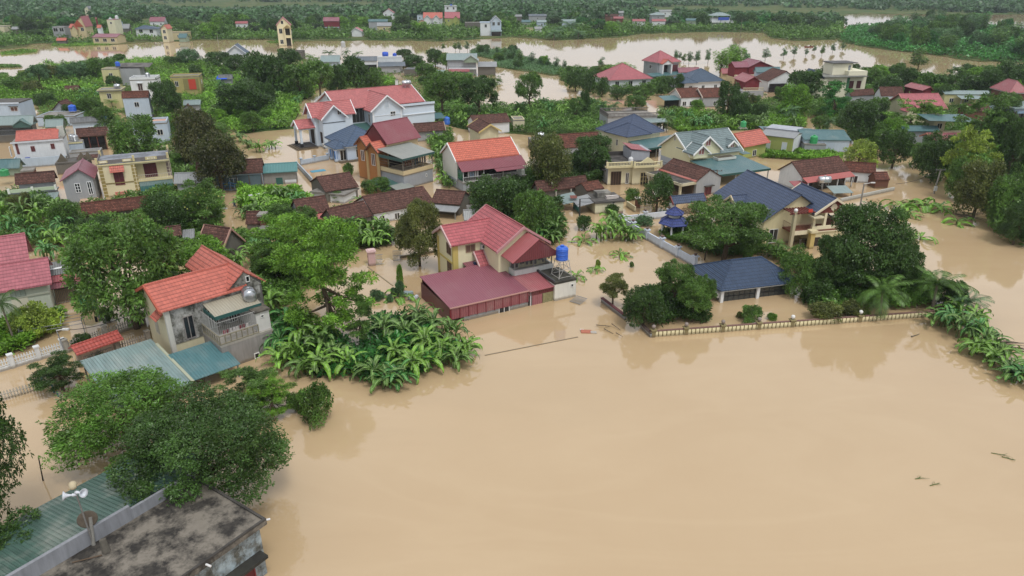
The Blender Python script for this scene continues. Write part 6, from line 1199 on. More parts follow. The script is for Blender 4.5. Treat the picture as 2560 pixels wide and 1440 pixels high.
b = far(gx, 'low grey sheet roof left of the far white bungalow', zA(1200, 285), zA(1320, 280), zA(1210, 240), 3.6, 'g', 'd', 0, 0)
b = far(ft, 'grey unfinished concrete frame house beside the ochre villa, far bank', zA(520, 270), zA(700, 262), zA(510, 262), 6.6, 'g', 2, 0, d=7, ph=.2, pane=M('glass', '#2a2a2a'), w=2.4, h=2)
b = far(gy, 'slim cream house with orange gable at the far water edge', zA(1600, 290), zA(1710, 283), zA(1640, 250), 7.0, 8, 'O', 'c', 1, 0, fl=2, nick='the slim cream gable house', w=1.5, h=1.8)
b = far(ft, 'cream flat roofed annex with tank right of the slim cream house', zA(1690, 325), zA(1860, 325), zA(1690, 310), 4.2, 'n', 1, 0, d=7, ph=.3)
b = far(gx, 'little green sheet roofed shed at the far water edge', zA(1780, 378), zA(1870, 376), zA(1790, 335), 2.4, 't', 'G', 0, 0, name='shed')
b = far(gx, 'long pink sheet roofed barn on the far bank, left', zA(1490, 215), zA(1660, 212), zA(1500, 170), 4.4, 'm', 'w', 2, 0, name='barn', nick='the long pink barn')
b = far(gx, 'white house with long pink red gables half hidden in scrub, far bank', zA(2350, 235), zA(2520, 225), zA(2345, 196), 4.0, 'p', 'w', 2, 0)
b = far(gy, 'tiny pale yellow house deep in the far trees, left', zA(840, 90), zA(905, 88), zA(870, 62), 6, 8, 'g', 'e', 1, 0)
b = far(ft, 'cream flat roofed house with white drums at the far left edge', (-20, 66), (27, 64), (-20, 60), 5, 'c', 1, 0, d=8, ph=.2); b = far(gx, 'grey sheet roofed shed beside the drums, far left', (28, 73), (68, 71), (28, 64), 3.4, 'g', 'd', 0, 0)
b = far(gx, 'dark teal roofs among far trees, right of the pale yellow block', zA(1195, 225), zA(1240, 222), zA(1195, 190), 7, 't', 'b', 0, 0)
def tall():
    b = Bld('house', 'tall narrow cream three storey house with pink gable standing in the river', zB(205, 258), zB(345, 245), 9.8, ang=16, nick='the tall cream river house'); w = b.w; p = b.at(*zB(275, 175), y=0)
    b.gable(-.4, -.4, w + .4, 13, 9.8, p.z, 'y', RM('p'), M('plaster', '#e0d6b0', .15), .5); x0, y0, x1, y1 = b.Rr
    b.win('f', w * .25, 6., 1.6, 2.4); b.win('f', w * .25, 1.0, 1.6, 2.0); b.win('f', w * .42, 10.6, 1.2, 1.6, nx=1); b.box('portico', w * .5, -1.4, -1, w * .56, y0, 8.6, M('plaster', '#e0d6b0', .15)); b.box('portico', w * .92, -1.4, -1, w * .98, y0, 8.6, M('plaster', '#e0d6b0', .15)); b.gable(w * .42, -1.8, w * 1.05, y0, 8.4, 10.2, 'y', M('plaster', '#cdb877'), None, .2)
    b.box('loggia_opening', w * .58, y0 - .06, 5.2, w * .9, y0 - .01, 8.4, M('glass', '#2e2620')); b.box('loggia_opening', w * .58, y0 - .06, -1, w * .9, y0 - .01, 3.8, M('glass', '#2e2620')); b.box('balcony', w * .5, -1.3, 3.9, w * .98, y0, 5.0, M('plaster', '#e2d6a8')); b.autowin('r', 3, 6, 1.2, 1.8)
tall()
b = far(gx, 'maroon barn with pink roof and open lower floor, far bank', zB(670, 212), zB(830, 212), zB(672, 172), 6, 'm', 'r', 0, 0, name='barn'); b.box('band', .3, -.3, 1.8, b.w - .3, -.0, 2.4, WM('b'))
b = far(gx, 'long teal roofed house with cream annex, far bank centre', zB(1120, 215), zB(1320, 213), zB(1115, 188), 6, 't', 'g', 0, 0, nick='the long teal roof'); b = far(gx, 'grey roofed pale annex below the long teal roof', zB(1205, 260), zB(1355, 258), zB(1210, 225), 4.4, 'g', 'n', 1, 0)
b = far(gy, 'white truss gabled hall with red tile edge, far bank centre', zB(950, 315), zB(1055, 318), zB(990, 278), 3.2, 9, 'p', 'w', 0, 0, verge='#d8dcde')
b = far(gy, 'white house with red cross gable among trees, far bank centre', zB(1265, 128), zB(1385, 125), zB(1320, 88), 6.6, 9, 'p', 'w', 2, 0, nick='the far white red gabled house')
b = far(gx, 'white house with long orange roof and two white gables, far bank', zB(1670, 182), zB(1865, 182), zB(1672, 124), 5.4, 'O', 'w', 0, 0, nick='the far orange roof');
for x in (.22, .68): b.gable(b.w * x - 3, -1.2, b.w * x + 3, 4, 4.8, 7.6, 'y', RM('O'), WM('w'), .4, verge=M('paint', '#d8dcde'))
b = far(ft, 'small white block left of the far orange roof', zB(1610, 155), zB(1665, 153), zB(1612, 148), 5.2, 'b', 1, 0, d=7, ph=.2); b = far(gy, 'small yellow porch with pink gable under the far orange roof', zB(1620, 225), zB(1690, 225), zB(1655, 198), 3.6, 5, 'p', 'y', 0, 0)
b = far(gx, 'pale green house with pink roof, far bank', zB(1885, 182), zB(2040, 180), zB(1885, 120), 5.8, 'p', 'l', 2, 0, nick='the pale green house'); b.gable(b.w * .5, -1, b.w * .95, 4, 4.8, 7.4, 'y', RM('p'), WM('l'), .3)
b = far(ft, 'white three storey tower with blue tank behind the pale green house', zB(1885, 62), zB(2005, 60), zB(1885, 56), 11.5, 'w', 2, 0, d=8, ph=.4, over=.2, w=1.4, h=1.8); tank(b.wp(b.w * .55, 3, 11.5), .9, 1.4, '#1f55cc', 'blue tank on the far white three storey tower')
b = far(gy, 'two storey white and blue house with slate gable at the far water edge', zB(2345, 215), zB(2455, 212), zB(2400, 158), 8.4, 9, 'S', 'b', 2, 0, verge='#e2e6ea', nick='the blue riverside house', w=1.5, h=2); b.walls(-6, 1, .3, 8, 7.6, WM('w')); b.box('cap', -6.3, .8, 7.6, .2, 8.2, 8., WM('b')); b.Rr = (-6, 1, .3, 8); b.autowin('f', 1, 5, 1.4, 1.8); b.mono(0, -2.4, b.w, 0, 2.9, 2.9, 3.6, 3.6, RM('T'), name='awning'); b.box('opening', .6, .05, -1, b.w - .6, .12, 2.7, M('glass', '#3a2426'))
b = far(ft, 'long grey slab roof left of the white and blue riverside house', zB(2090, 225), zB(2270, 215), zB(2090, 205), 4.6, 'd', 0, 0, d=8, ph=0); b = far(gx, 'teal lean-to beside the white and blue riverside house', zB(2240, 300), zB(2290, 300), zB(2240, 280), 3, 't', 'g', 0, 0)
F = [(gx, 'grey sheet roof, far bank right of centre', zC(0, 165), zC(98, 163), zC(8, 135), 4.6, 'g', 'd'), (gx, 'small teal gabled shed with green tank, far bank', zC(95, 220), zC(195, 225), zC(130, 188), 3.4, 't', 't' if 0 else 'G'), (gx, 'pale blue roof deep in far trees', zC(165, 160), zC(340, 155), zC(170, 128), 5.4, 's', 'g'), (gx, 'small teal roof with grey walls near the far green tank', zC(250, 222), zC(345, 220), zC(245, 200), 4.2, 'T', 'b'), (gx, 'grey house with pale teal roof behind the coconut palms', zC(498, 215), zC(632, 212), zC(500, 195), 4.4, 'T', 'b'), (ft, 'low cream hut under the small teal roofs, far bank', zC(140, 285), zC(215, 285), zC(140, 270), 2.6, 'y', 'c'), (gx, 'small grey roof over white posts, far bank', zC(225, 290), zC(300, 288), zC(230, 265), 2.8, 'g', 'w'), (gx, 'old brown roof deep in far trees', zC(930, 160), zC(1060, 158), zC(935, 125), 4.6, 'o', 'B'), (gx, 'brick red low roof in the far trees', zC(1015, 185), zC(1110, 183), zC(1015, 158), 4, 'M', 'B'), (gx, 'small grey gable among far trees', zC(1065, 128), zC(1110, 126), zC(1065, 104), 6, 'g', 'g'), (gx, 'white and red striped low roof, far bank', zC(1205, 212), zC(1330, 210), zC(1215, 190), 3.6, 'M', 'w'), (hp, 'grey hipped roof above the pink awning, far bank', zC(1395, 150), zC(1530, 148), None, zC(1460, 118), 7.4, 'T', 'g'), (gx, 'pink sheet roof with white tarpaulin below, far bank', zC(1400, 212), zC(1535, 210), zC(1410, 178), 4.6, 'M', 'w'), (gx, 'teal shed roof, far bank right', zC(1740, 205), zC(1880, 210), zC(1750, 170), 4.4, 't', 't' if 0 else 'G'), (gx, 'white far roof line beyond the grey hipped roof', zC(1470, 115), zC(1590, 113), zC(1470, 98), 5, 'g', 'w')]
for f in F:
    k, lab, A, B, C, z, rf, wl = f[:5] + f[5:] if len(f) == 8 else (f[0], f[1], f[2], f[3], f[4], f[6], f[7], f[8])
    if k is gx: gx(lab, A, B, C, z, rf, wl, 1, 0, ang=3, o=.3)
    elif k is ft: ft(lab, A, B, C, z, rf, 1, 0, ang=3, d=6, ph=.2)
    else: hp(lab, A, B, (0, 0), f[5], z, rf, wl, 1, 0, ang=3, d=9)
b = far(ft, 'white and teal house with roof terrace and blue awning at the far water edge', zC(2000, 180), zC(2170, 178), zC(2000, 170), 6., 'w', 1, 0, d=9, ph=.0, nick='the white far terrace house', name='house'); b.box('terrace_slab', -.5, -2.5, 3.0, b.w + 3, .3, 3.5, WM('w')); b.hip(-.8, -1.5, b.w + .3, 8, 7.6, 9.6, RM('T'), None); b.part('blue_awning', MB().box(b.w * .3, -2.2, 4.6, b.w * .9, -1.9, 6.6), M('cloth', '#3a58b8')); b.rail(0, -2.4, b.w + 2.6, -2.4, 3.5, 1, M('paint', '#cfd4d8'), .4, r=.05)
for x in (.1, b.w - .3): b.col(x, -1.2, 6, 7.6, .1, WM('w'))
# ---- poles, wires, lamps
def pole(base, top, label, arms=1, hexc='#8e8b86', lean=None, r=.14, box=True, lamp=False):
    g = P(*base); h = zat(g.x, g.y, top[1]); tp = P(*top, h); t = empty('utility_pole', g, 0, label, 'pole')
    v = tp - g; MB().bar((0, 0, -1), v, r, r * .7, 10).build('pole', M('conc', hexc, .3), t)
    for i in range(arms): MB().box(v.x - .8, v.y - .05, v.z - .2 - i * .6, v.x + .8, v.y + .05, v.z - .1 - i * .6).box(v.x - .75, v.y - .06, v.z - .1 - i * .6, v.x - .65, v.y + .06, v.z + .05 - i * .6).box(v.x + .65, v.y - .06, v.z - .1 - i * .6, v.x + .75, v.y + .06, v.z + .05 - i * .6).build('cross_arm', M('paint', '#6d6d6c'), t)
    if box: k = v * .1; MB().box(k.x - .25, k.y - .35, k.z + .1, k.x + .2, k.y - .12, k.z + .8).build('meter_box', M('paint', '#c9cbca'), t)
    if lamp: MB().bar(v, v + Vector((1.0, -.3, .3)), .05, n=6).box(v.x + .8, v.y - .45, v.z + .22, v.x + 1.4, v.y - .2, v.z + .36).build('lamp_arm', M('paint', '#cfd0ce'), t)
    return tp
T1 = pole(zH(1655, 735), zH(1730, 490), 'leaning concrete utility pole with cross arm in the flooded lane at right', 1, box=True)
T2 = pole(zH(918, 885), zH(962, 640), 'concrete pole rising behind the dark leafy tree, right of the navy roofed villa', 0, box=False, lamp=True)
T3 = pole(zG(672, 1315), zG(680, 1030), 'dark wooden utility pole with white meter boxes beside the leaning shrub', 0, '#4a4642')
T4 = pole(zG(2035, 945), zG(2055, 740), 'concrete pole with coiled wires at the corner of the grey veranda house', 1, box=False)
T5 = pole(zS(905, 880), zS(850, 640), 'slim street lamp post at the flooded lane, left of centre', 0, '#9a9c9c', r=.06, box=False, lamp=True)
T6 = pole(zF(675, 1250), zF(655, 1020), 'thin grey pole by the old tiled house above the lane', 0, '#8a8c8e', r=.06, box=False)
T7 = pole(zJ(1100, 600), zJ(1050, 510), 'short curved lamp post between the banana plants and the olive leaved tree', 0, '#a9abaa', r=.05, box=False, lamp=True)
T8 = pole(zI(560, 1100), zI(475, 895), 'curved grey street lamp behind the white picket fence', 0, '#8f9296', r=.06, box=False, lamp=True)
T9 = pole(zH(785, 480), zH(820, 350), 'thin lamp pole at the ridge end of the old tiled yard house', 0, '#8f9296', r=.05, box=False, lamp=True)
T10 = pole(zB(1310, 830), zB(1300, 725), 'white pole in the flooded field above the white villa', 0, '#b4b6b4', r=.12, box=False)
T11 = pole(zC(2290, 300) if 0 else zC(2278, 440), zC(2300, 190), 'tall pole in the river near the far bank, right', 0, '#7c7a74', r=.12, box=False)
T12 = pole(zA(2185, 450), zA(2170, 350), 'pole at the far water edge left of the white river villa', 0, '#a9a8a2', r=.12, box=False)
T13 = pole((104, 1202), (96, 1142), 'black stick standing in the water left of the near bright tree', 0, '#22201f', r=.05, box=False)
def wire(p, q, label, sag=.5, n=12):
    m = MB(); c = [p.lerp(q, i / n) - Vector((0, 0, sag * 4 * (i / n) * (1 - i / n))) for i in range(n + 1)]
    for u, v in zip(c, c[1:]): m.bar(u, v, .03, n=4)
    tag(m.build('power_cable', M('paint', '#26272a')), label, 'cable')
wire(T1, P(*zH(1280, 640), 2.6), 'sagging cable from the leaning pole to the small old tiled end shed', .5)
wire(T3, T4, 'cable from the wooden pole to the concrete corner pole', .9); wire(T3 - Vector((0, 0, .8)), P(*zG(420, 1000), 2.), 'cable from the wooden pole to the dark low roof', .5); wire(T3 - Vector((0, 0, .4)), P(*zG(1105, 1010), 2.2), 'cable from the wooden pole to the cream lane hut', .3)
wire(T4, P(*zG(1490, 650), 4.2), 'cable from the corner pole to the balustraded cream house', .5); wire(T8, P(*zI(1210, 700), 4.2), 'cable from the curved lamp to the weathered house', .6)
# clothes drying rack, left
def rack():
    g = P(*zI(190, 1010)); t = empty('drying_frame', (g.x, g.y, 0), R(28), 'grey tubular drying frame over the flooded yard of the pink roofed house', 'drying frame'); m = MB()
    for y in (0, 1.7):
        for z in (1.0, 1.35): m.bar((0, y, z), (5.2, y, z), .03, n=5)
        for x in (0, 5.2): m.bar((x, y, -1), (x, y, 1.6), .035, n=5)
    for x in (0, 1.7, 3.4, 5.2): m.bar((x, 0, 1.35), (x, 1.7, 1.35), .03, n=5)
    m.build('frame', M('paint', '#84888c'), t)
    for i in range(3): MB().box(6.2 + i * .35, 1.2, .35, 6.45 + i * .35, 1.24, 1.0 + .1 * i).build('garment', M('cloth', ['#202226', '#8d8f92', '#c9ccd0'][i]), t)
rack()
tag(MB().bar((0, 0, -.5), (0, 0, 1.0), .06).bar((1.4, -.9, -.5), (1.4, -.9, .8), .06).bar((0, 0, .95), (1.4, -.9, .75), .05).bar((2.1, -1.5, -.4), (2.1, -1.5, .5), .06).build('pipe_rail', M('paint', '#356a78')), 'bent teal pipe rail in the water in front of the small leafy shrub, left', 'rail').location = P(110, 968, 0)
# a boat and two people
def person(name, loc, rz, label, pose, top, bottom, skin='#9a6e52', hat=None):
    V, E, Rd = pose; me = bpy.data.meshes.new(name); me.from_pydata(V, E, []); o = bpy.data.objects.new(name, me); col.objects.link(o)
    sk = o.modifiers.new('s', 'SKIN'); 
    for i, r in enumerate(Rd): me.skin_vertices[0].data[i].radius = (r, r)
    return o
def skin_person(loc, rz, label, sitting, shirt, trousers, hat):
    t = empty('person', loc, rz, label, 'person')
    V = [(0, 0, .0), (0, 0, .28), (0, .01, .5), (0, 0, .62), (0, -.01, .78)]; Rd = [.15, .14, .15, .07, .105]; E = [(0, 1), (1, 2), (2, 3), (3, 4)]
    for s in (-1, 1):
        k = len(V); V += [(s * .19, 0, .5), (s * .27, -.1, .25), (s * .2, -.34, .2), (s * .17, -.42, .2)]; Rd += [.06, .05, .038, .035]; E += [(2, k), (k, k + 1), (k + 1, k + 2), (k + 2, k + 3)]
        k = len(V); L = [(s * .1, -.05, -.05), (s * .14, -.42, -.02), (s * .14, -.45, -.42)] if sitting else [(s * .1, 0, -.1), (s * .11, -.03, -.5), (s * .11, .02, -.9)]
        V += L; Rd += [.09, .065, .045]; E += [(0, k), (k, k + 1), (k + 1, k + 2)]
    me = bpy.data.meshes.new('body'); me.from_pydata(V, E, []); o = bpy.data.objects.new('body', me); col.objects.link(o); o.parent = t
    m = o.modifiers.new('skin', 'SKIN'); sv = me.skin_vertices[0].data
    for i, r in enumerate(Rd): sv[i].radius = (r, r); sv[i].use_root = i == 0
    u = o.modifiers.new('sub', 'SUBSURF'); u.levels = u.render_levels = 2; me.materials.append(M('cloth', shirt)); 
    MB().lathe((0, -.01, .84), [(.02, .16), (.26, .0), (.02, .02)] if hat else [(.1, -.06), (.12, 0), (.08, .07), (.02, .09)], 14).build('hat' if hat else 'hair', M('cloth', '#b9ab84' if hat else '#17130f'), t)
    MB().lathe((0, -.03, .72), [(.02, 0), (.08, .03), (.095, .1), (.08, .15), (.02, .18)], 12).build('face', M('cloth', '#9a6e52'), t, True)
    return t
skin_person(tuple(P(587, 516, .0) + Vector((0, 0, .35))), R(20), 'person in a grey blue shirt wading waist deep along the flooded lane', False, '#5a6a7c', '#333', False)
def boat():
    g = P(2022, 118); t = empty('boat', (g.x, g.y, 0), R(10), 'small dark red open boat with one rower out on the river, far right', 'boat'); m = MB(); sec = []
    for x, w_, k in ((-2.6, .1, .35), (-2, .5, .05), (-1, .7, -.08), (0, .75, -.1), (1, .7, -.08), (2, .5, .05), (2.6, .1, .35)): sec.append([(x, -w_, .38 + abs(x) * .06), (x, -w_ * .6, k), (x, w_ * .6, k), (x, w_, .38 + abs(x) * .06)])
    for A, B in zip(sec, sec[1:]):
        for i in range(3): m.face(A[i], B[i], B[i + 1], A[i + 1])
    h = m.build('hull', M('paint', '#7a2e28'), t); s = h.modifiers.new('solid', 'SOLIDIFY'); s.thickness = .06
    for x in (-1.2, .6): MB().box(x, -.62, .22, x + .3, .62, .27).build('thwart', M('bark', '#7a5a40'), t)
    skin_person((g.x + .7, g.y + .1, .36), R(90), 'rower in dark clothes seated in the small red boat, far right', True, '#2a2a30', '#222', True)
boat()
# ============================================================ water and land
def water():
    g = NT('flood_water'); tc = g.n("TexCoord"); ob = tc.outputs["Object"]
    big = g.noise(ob, .012, 4, .6); mid = g.noise(ob, .06, 5, .6)
    cc = g.mix(g.ramp(big, [(.3, 0.), (.7, 1.)]), lin('b89f7d'), lin('ab926f')); cc = g.mix(g.ramp(mid, [(.35, 0.), (.75, .35)]), cc, lin('c2ac8b'))
    st = g.n('TexNoise'); st.inputs['Scale'].default_value = 1.; st.inputs['Detail'].default_value = 6; st.inputs['Distortion'].default_value = 1.4; g.l(g.mapv(ob, .03, .11, 1), st.inputs['Vector'])
    cc = g.mix(g.ramp(st.outputs[0], [(.46, 0.), (.52, .08), (.6, 0.)]), cc, lin('cbb594')); cc = g.mix(g.ramp(st.outputs[0], [(.3, .12), (.42, 0.)]), cc, lin('a08a6a'))
    g.base(cc); g.b.inputs["Roughness"].default_value = .035; g.b.inputs["IOR"].default_value = 1.5; g.b.inputs["Specular IOR Level"].default_value = .8
    h = g.math('ADD', g.math('MULTIPLY', g.noise(g.mapv(ob, 1, 1.6, 1), 1.1, 3, .55), .5), g.math('MULTIPLY', g.noise(ob, .12, 3, .6), 1.))
    g.bump(h, .02, .4)
    me = bpy.data.meshes.new('water'); S = 9000
    me.from_pydata([(-S, -200, 0), (S, -200, 0), (S, 14000, 0), (-S, 14000, 0)], [], [(0, 1, 2, 3)]); me.materials.append(g.m)
    o = bpy.data.objects.new('water', me); col.objects.link(o); o['kind'] = 'structure'
water()
def ground_mat():
    g = NT('muddy_grass'); ob = g.n("TexCoord").outputs["Object"]; f = g.noise(ob, .05, 6, .7); f2 = g.noise(ob, .9, 4)
    cc = g.mix(g.ramp(f, [(.42, 0.), (.58, 1.)]), lin('3f5a2c'), lin('6c6a44')); g.base(g.mix(g.ramp(f2, [(.35, 0.), (.7, .6)]), cc, lin('2f4624'))); g.rough(.95, .1); g.bump(f2, .1); return g.m
GM = ground_mat()
def land(name, pts, z=.14, jit=1.5, seed=1):
    rg = random.Random(seed); w_ = [P(x, y, 0) for x, y in pts]; out = []
    for i, a in enumerate(w_):
        b = w_[(i + 1) % len(w_)]; n = max(1, min(14, int((b - a).length / 6)))
        for k in range(n):
            q = a.lerp(b, k / n)
            if k: q += Vector((rg.uniform(-jit, jit), rg.uniform(-jit, jit), 0))
            out.append((q.x, q.y))
    n = len(out); me = bpy.data.meshes.new(name); me.from_pydata([(x, y, z) for x, y in out] + [(x, y, -.6) for x, y in out], [], [list(range(n))] + [[i + n, (i + 1) % n + n, (i + 1) % n, i] for i in range(n)])
    me.materials.append(GM); me.update()
    o = bpy.data.objects.new(name, me); col.objects.link(o); o['kind'] = 'structure'; return [(x, y) for x, y in out]
FARB = [(-4000, 130), (-600, 130), (0, 124), (60, 118), (95, 109), (180, 113), (280, 112), (400, 104), (560, 101), (640, 99), (735, 104), (930, 101), (1110, 104), (1280, 93), (1390, 101), (1540, 95), (1600, 86), (1780, 80), (1910, 82), (1925, 96), (1990, 103), (2090, 99), (2106, 90), (2104, 70), (2110, 50), (2118, 35), (2560, 37), (7000, 38), (7000, -30), (-4000, -30)]
land('ground', FARB, .25, 2, 1)
land('ground', [(2100, 104), (2150, 116), (2250, 129), (2370, 143), (2450, 155), (2540, 157), (2760, 165), (2760, 100), (2560, 84), (2530, 72), (2440, 62), (2340, 48), (2250, 62), (2215, 80), (2120, 72), (2095, 85)], .25, 2, 2)
U = {}
U['a'] = [(-90, 222), (0, 206), (70, 198), (80, 178), (130, 165), (250, 163), (340, 152), (440, 150), (540, 158), (600, 175), (600, 200), (440, 208), (330, 225), (240, 222), (140, 222), (60, 240), (-90, 262)]
U['b'] = [(-60, 245), (60, 228), (160, 216), (250, 226), (262, 262), (180, 268), (120, 262), (40, 262), (-60, 262)]
U['c'] = [(440, 215), (560, 208), (640, 188), (760, 200), (860, 195), (980, 200), (1010, 215), (800, 222), (760, 250), (738, 300), (735, 322), (600, 336), (540, 310), (470, 262)]
U['d'] = [(1060, 262), (1140, 246), (1180, 275), (1280, 272), (1400, 262), (1500, 262), (1530, 295), (1500, 335), (1400, 345), (1290, 335), (1200, 330), (1070, 300)]
U['e'] = [(1640, 292), (1700, 275), (1800, 285), (1900, 280), (2010, 295), (2015, 318), (1880, 325), (1700, 332)]
U['f'] = [(1975, 262), (1960, 225), (2040, 205), (2120, 195), (2250, 188), (2400, 205), (2620, 200), (2620, 380), (2500, 430), (2440, 425), (2300, 395), (2230, 375), (2190, 345), (2125, 330), (2060, 300)]
U['g'] = [(1400, 182), (1450, 175), (1500, 190), (1600, 200), (1690, 212), (1700, 232), (1560, 236), (1470, 222), (1400, 200)]
U['h'] = [(1180, 128), (1230, 126), (1300, 128), (1290, 138), (1330, 150), (1400, 170), (1430, 184), (1380, 190), (1290, 176), (1240, 168), (1240, 150), (1180, 140)]
for i, (k, v) in enumerate(U.items()): U[k] = land('ground', v, .12, .9, 10 + i)

# ============================================================ foliage
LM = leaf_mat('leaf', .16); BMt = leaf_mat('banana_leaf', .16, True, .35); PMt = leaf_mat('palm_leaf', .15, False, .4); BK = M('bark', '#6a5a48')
def unit(v): return v / np.maximum(1e-6, np.linalg.norm(v, axis=-1, keepdims=True))
def quads(name, V, mat, uv=None):
    n = len(V) // 4; me = bpy.data.meshes.new(name); me.vertices.add(4 * n); me.vertices.foreach_set('co', V.astype(np.float32).ravel())
    me.loops.add(4 * n); me.loops.foreach_set('vertex_index', np.arange(4 * n, dtype=np.int32)); me.polygons.add(n); me.polygons.foreach_set('loop_start', np.arange(0, 4 * n, 4, dtype=np.int32)); me.polygons.foreach_set('loop_total', np.full(n, 4, np.int32))
    if uv is not None: me.uv_layers.new(name='UVMap').data.foreach_set('uv', uv.astype(np.float32).ravel())
    me.materials.append(mat); me.update(calc_edges=True); me.validate(); return me
def leafv(C, D, S, L, W, droop=.0):
    n = len(C); L = np.broadcast_to(L, (n,))[:, None]; W = np.broadcast_to(W, (n,))[:, None]; m = C + D * L * .5; t = C + D * L; t[:, 2] -= (L[:, 0] * droop)
    return np.stack([C, m + S * W * .5, t, m - S * W * .5], 1).reshape(-1, 3)
def lobes_crown(rg, lobes, nt, k, L, W, up=.35, fill=.12, flat=1., cone=.55):
    lb = np.array(lobes); ar = lb[:, 3] * lb[:, 4]; ix = rg.choice(len(lb), nt, p=ar / ar.sum()); d = unit(rg.normal(size=(nt, 3)) + np.array([0, 0, up]))
    r = 1 - rg.random((nt, 1)) ** 2 * .28; f = rg.random(nt) < fill; r[f] *= .7
    C = lb[ix, :3] + d * lb[ix, 3:6] * r * (1 + .1 * rg.normal(size=(nt, 1)))
    ins = np.zeros(nt, bool)
    for j in range(len(lb)): q = (C - lb[j, :3]) / lb[j, 3:6]; ins |= (np.sum(q * q, 1) < .5) & (ix != j)
    C, d = C[~ins | f], d[~ins | f]; n = len(C)
    C = np.repeat(C, k, 0); d = np.repeat(d, k, 0); N = len(C)
    tv = unit(rg.normal(size=(N, 3))); D = unit(d * cone + tv * np.array([1, 1, flat]) + np.array([0, 0, .05])); S = unit(np.cross(D, unit(d + .6 * rg.normal(size=(N, 3)))))
    C = C + tv * L * .35 * np.array([1, 1, flat]); s = .7 + .6 * rg.random(N)
    return leafv(C, D, S, L * s, W * s, .12)
def blob_lobes(rg, R_, H, n, z0=.32, rr=(.3, .5), squash=.75):
    out = [(0, 0, H * (z0 + (1 - z0) * .5), R_ * .62, R_ * .62, H * (1 - z0) * .42)]
    for i in range(n):
        a = rg.random() * 6.283; e = rg.random() ** .7; r = R_ * rr[0] + R_ * (rr[1] - rr[0]) * rg.random(); q = R_ - r * .9
        zz = H * z0 + r * .6 + (H * (1 - z0) - r * 1.3) * e; rad = q * math.sqrt(max(.05, 1 - (e - .25) ** 2 * 1.1)) * (.75 + .3 * rg.random())
        out.append((rad * math.cos(a), rad * math.sin(a), zz, r, r, r * squash))
    return out
def trunk_mesh(rg, lobes, H, r=.16, kb=.28):
    m = MB(); top = (lobes[0][0] * .3, 0, H * .55); mid = (.1 * rg.normal(), .1 * rg.normal(), H * kb); m.bar((0, 0, -1), mid, r * 1.2, r, 8); m.bar(mid, top, r, r * .5, 7)
    for l in lobes[1:9]: q = Vector(mid).lerp(Vector(top), rg.random() * .7); e = Vector(l[:3]); h = q.lerp(e, .5) + Vector((0, 0, -.1)); m.bar(q, h, r * .5, r * .33, 5); m.bar(h, e, r * .33, r * .12, 5)
    me = bpy.data.meshes.new('trunk'); me.from_pydata(m.v, [], m.f); me.materials.append(BK); me.uv_layers.new(); return me
PR = {}
def proto(kind, lod, var):
    key = (kind, lod, var)
    if key in PR: return PR[key]
    rg = np.random.default_rng(hash_(key)); q = (1.5, .6, .25, 3.)[lod]; s = (.78, 1.15, 1.8, .5)[lod]; R_, H = 3., 5.5
    if kind == 'round': lb = blob_lobes(rg, R_, H, 24, .06, (.2, .4), .8); V = lobes_crown(rg, lb, int(2100 * q), 9, .27 * s, .11 * s)
    elif kind == 'fine': lb = blob_lobes(rg, R_, H, 30, .04, (.16, .36)); V = lobes_crown(rg, lb, int(4200 * q), 7, .2 * s, .1 * s, .3, .2, 1., .3)
    elif kind == 'spread': H = 5.; lb = blob_lobes(rg, R_, H, 26, .34, (.15, .3), .5); V = lobes_crown(rg, lb, int(2600 * q), 8, .2 * s, .085 * s, .4, .25, .7, .3)
    elif kind == 'feather':
        H = 6.; lb = []
        for i in range(44):
            a = rg.random() * 6.283; e = .18 + .8 * (i + .5) / 44; rad = R_ * math.sqrt(max(.06, 1 - (e - .55) ** 2 * 2.6)) * (.25 + .7 * rg.random()); rr = R_ * (.12 + .16 * rg.random()); lb.append((rad * math.cos(a), rad * math.sin(a), H * e, rr, rr, rr * .3))
        V = lobes_crown(rg, lb, int(2000 * q), 8, .25 * s, .075 * s, .5, .35, .45, .25)
    elif kind == 'sap': R_, H = 1., 4.; lb = [(.3 * rg.normal(), .3 * rg.normal(), H * (.35 + .6 * i / 7), .5 * (1.1 - .1 * i), .5 * (1.1 - .1 * i), .4) for i in range(8)]; V = lobes_crown(rg, lb, int(260 * (q + .3)), 6, .24 * s ** .5, .08 * s ** .5, .2, .4)
    elif kind == 'bush': R_, H = 1.5, 2.; lb = blob_lobes(rg, R_, H, 12, .0, (.3, .5), .8); V = lobes_crown(rg, lb, int(900 * q), 8, .2 * s, .1 * s, .35, .15)
    elif kind == 'bamboo': R_, H = 1.6, 6.; lb = [(R_ * .6 * math.cos(a * 2.4) * f, R_ * .6 * math.sin(a * 2.4) * f, H * (.25 + .7 * f), .6, .6, .9) for a in range(12) for f in [(a + 1) / 12]]; V = lobes_crown(rg, lb, int(1200 * q), 6, .3 * s, .06 * s, .1, .3)
    cm = quads('foliage', V, LM); tm = trunk_mesh(rg, lb, H, (.05 if kind == 'sap' else .17) * (1 if kind != 'bush' else .4))
    PR[key] = (cm, tm, R_, H); return PR[key]
def hash_(k): return sum((i + 1) * ord(c) for i, c in enumerate(str(k)))
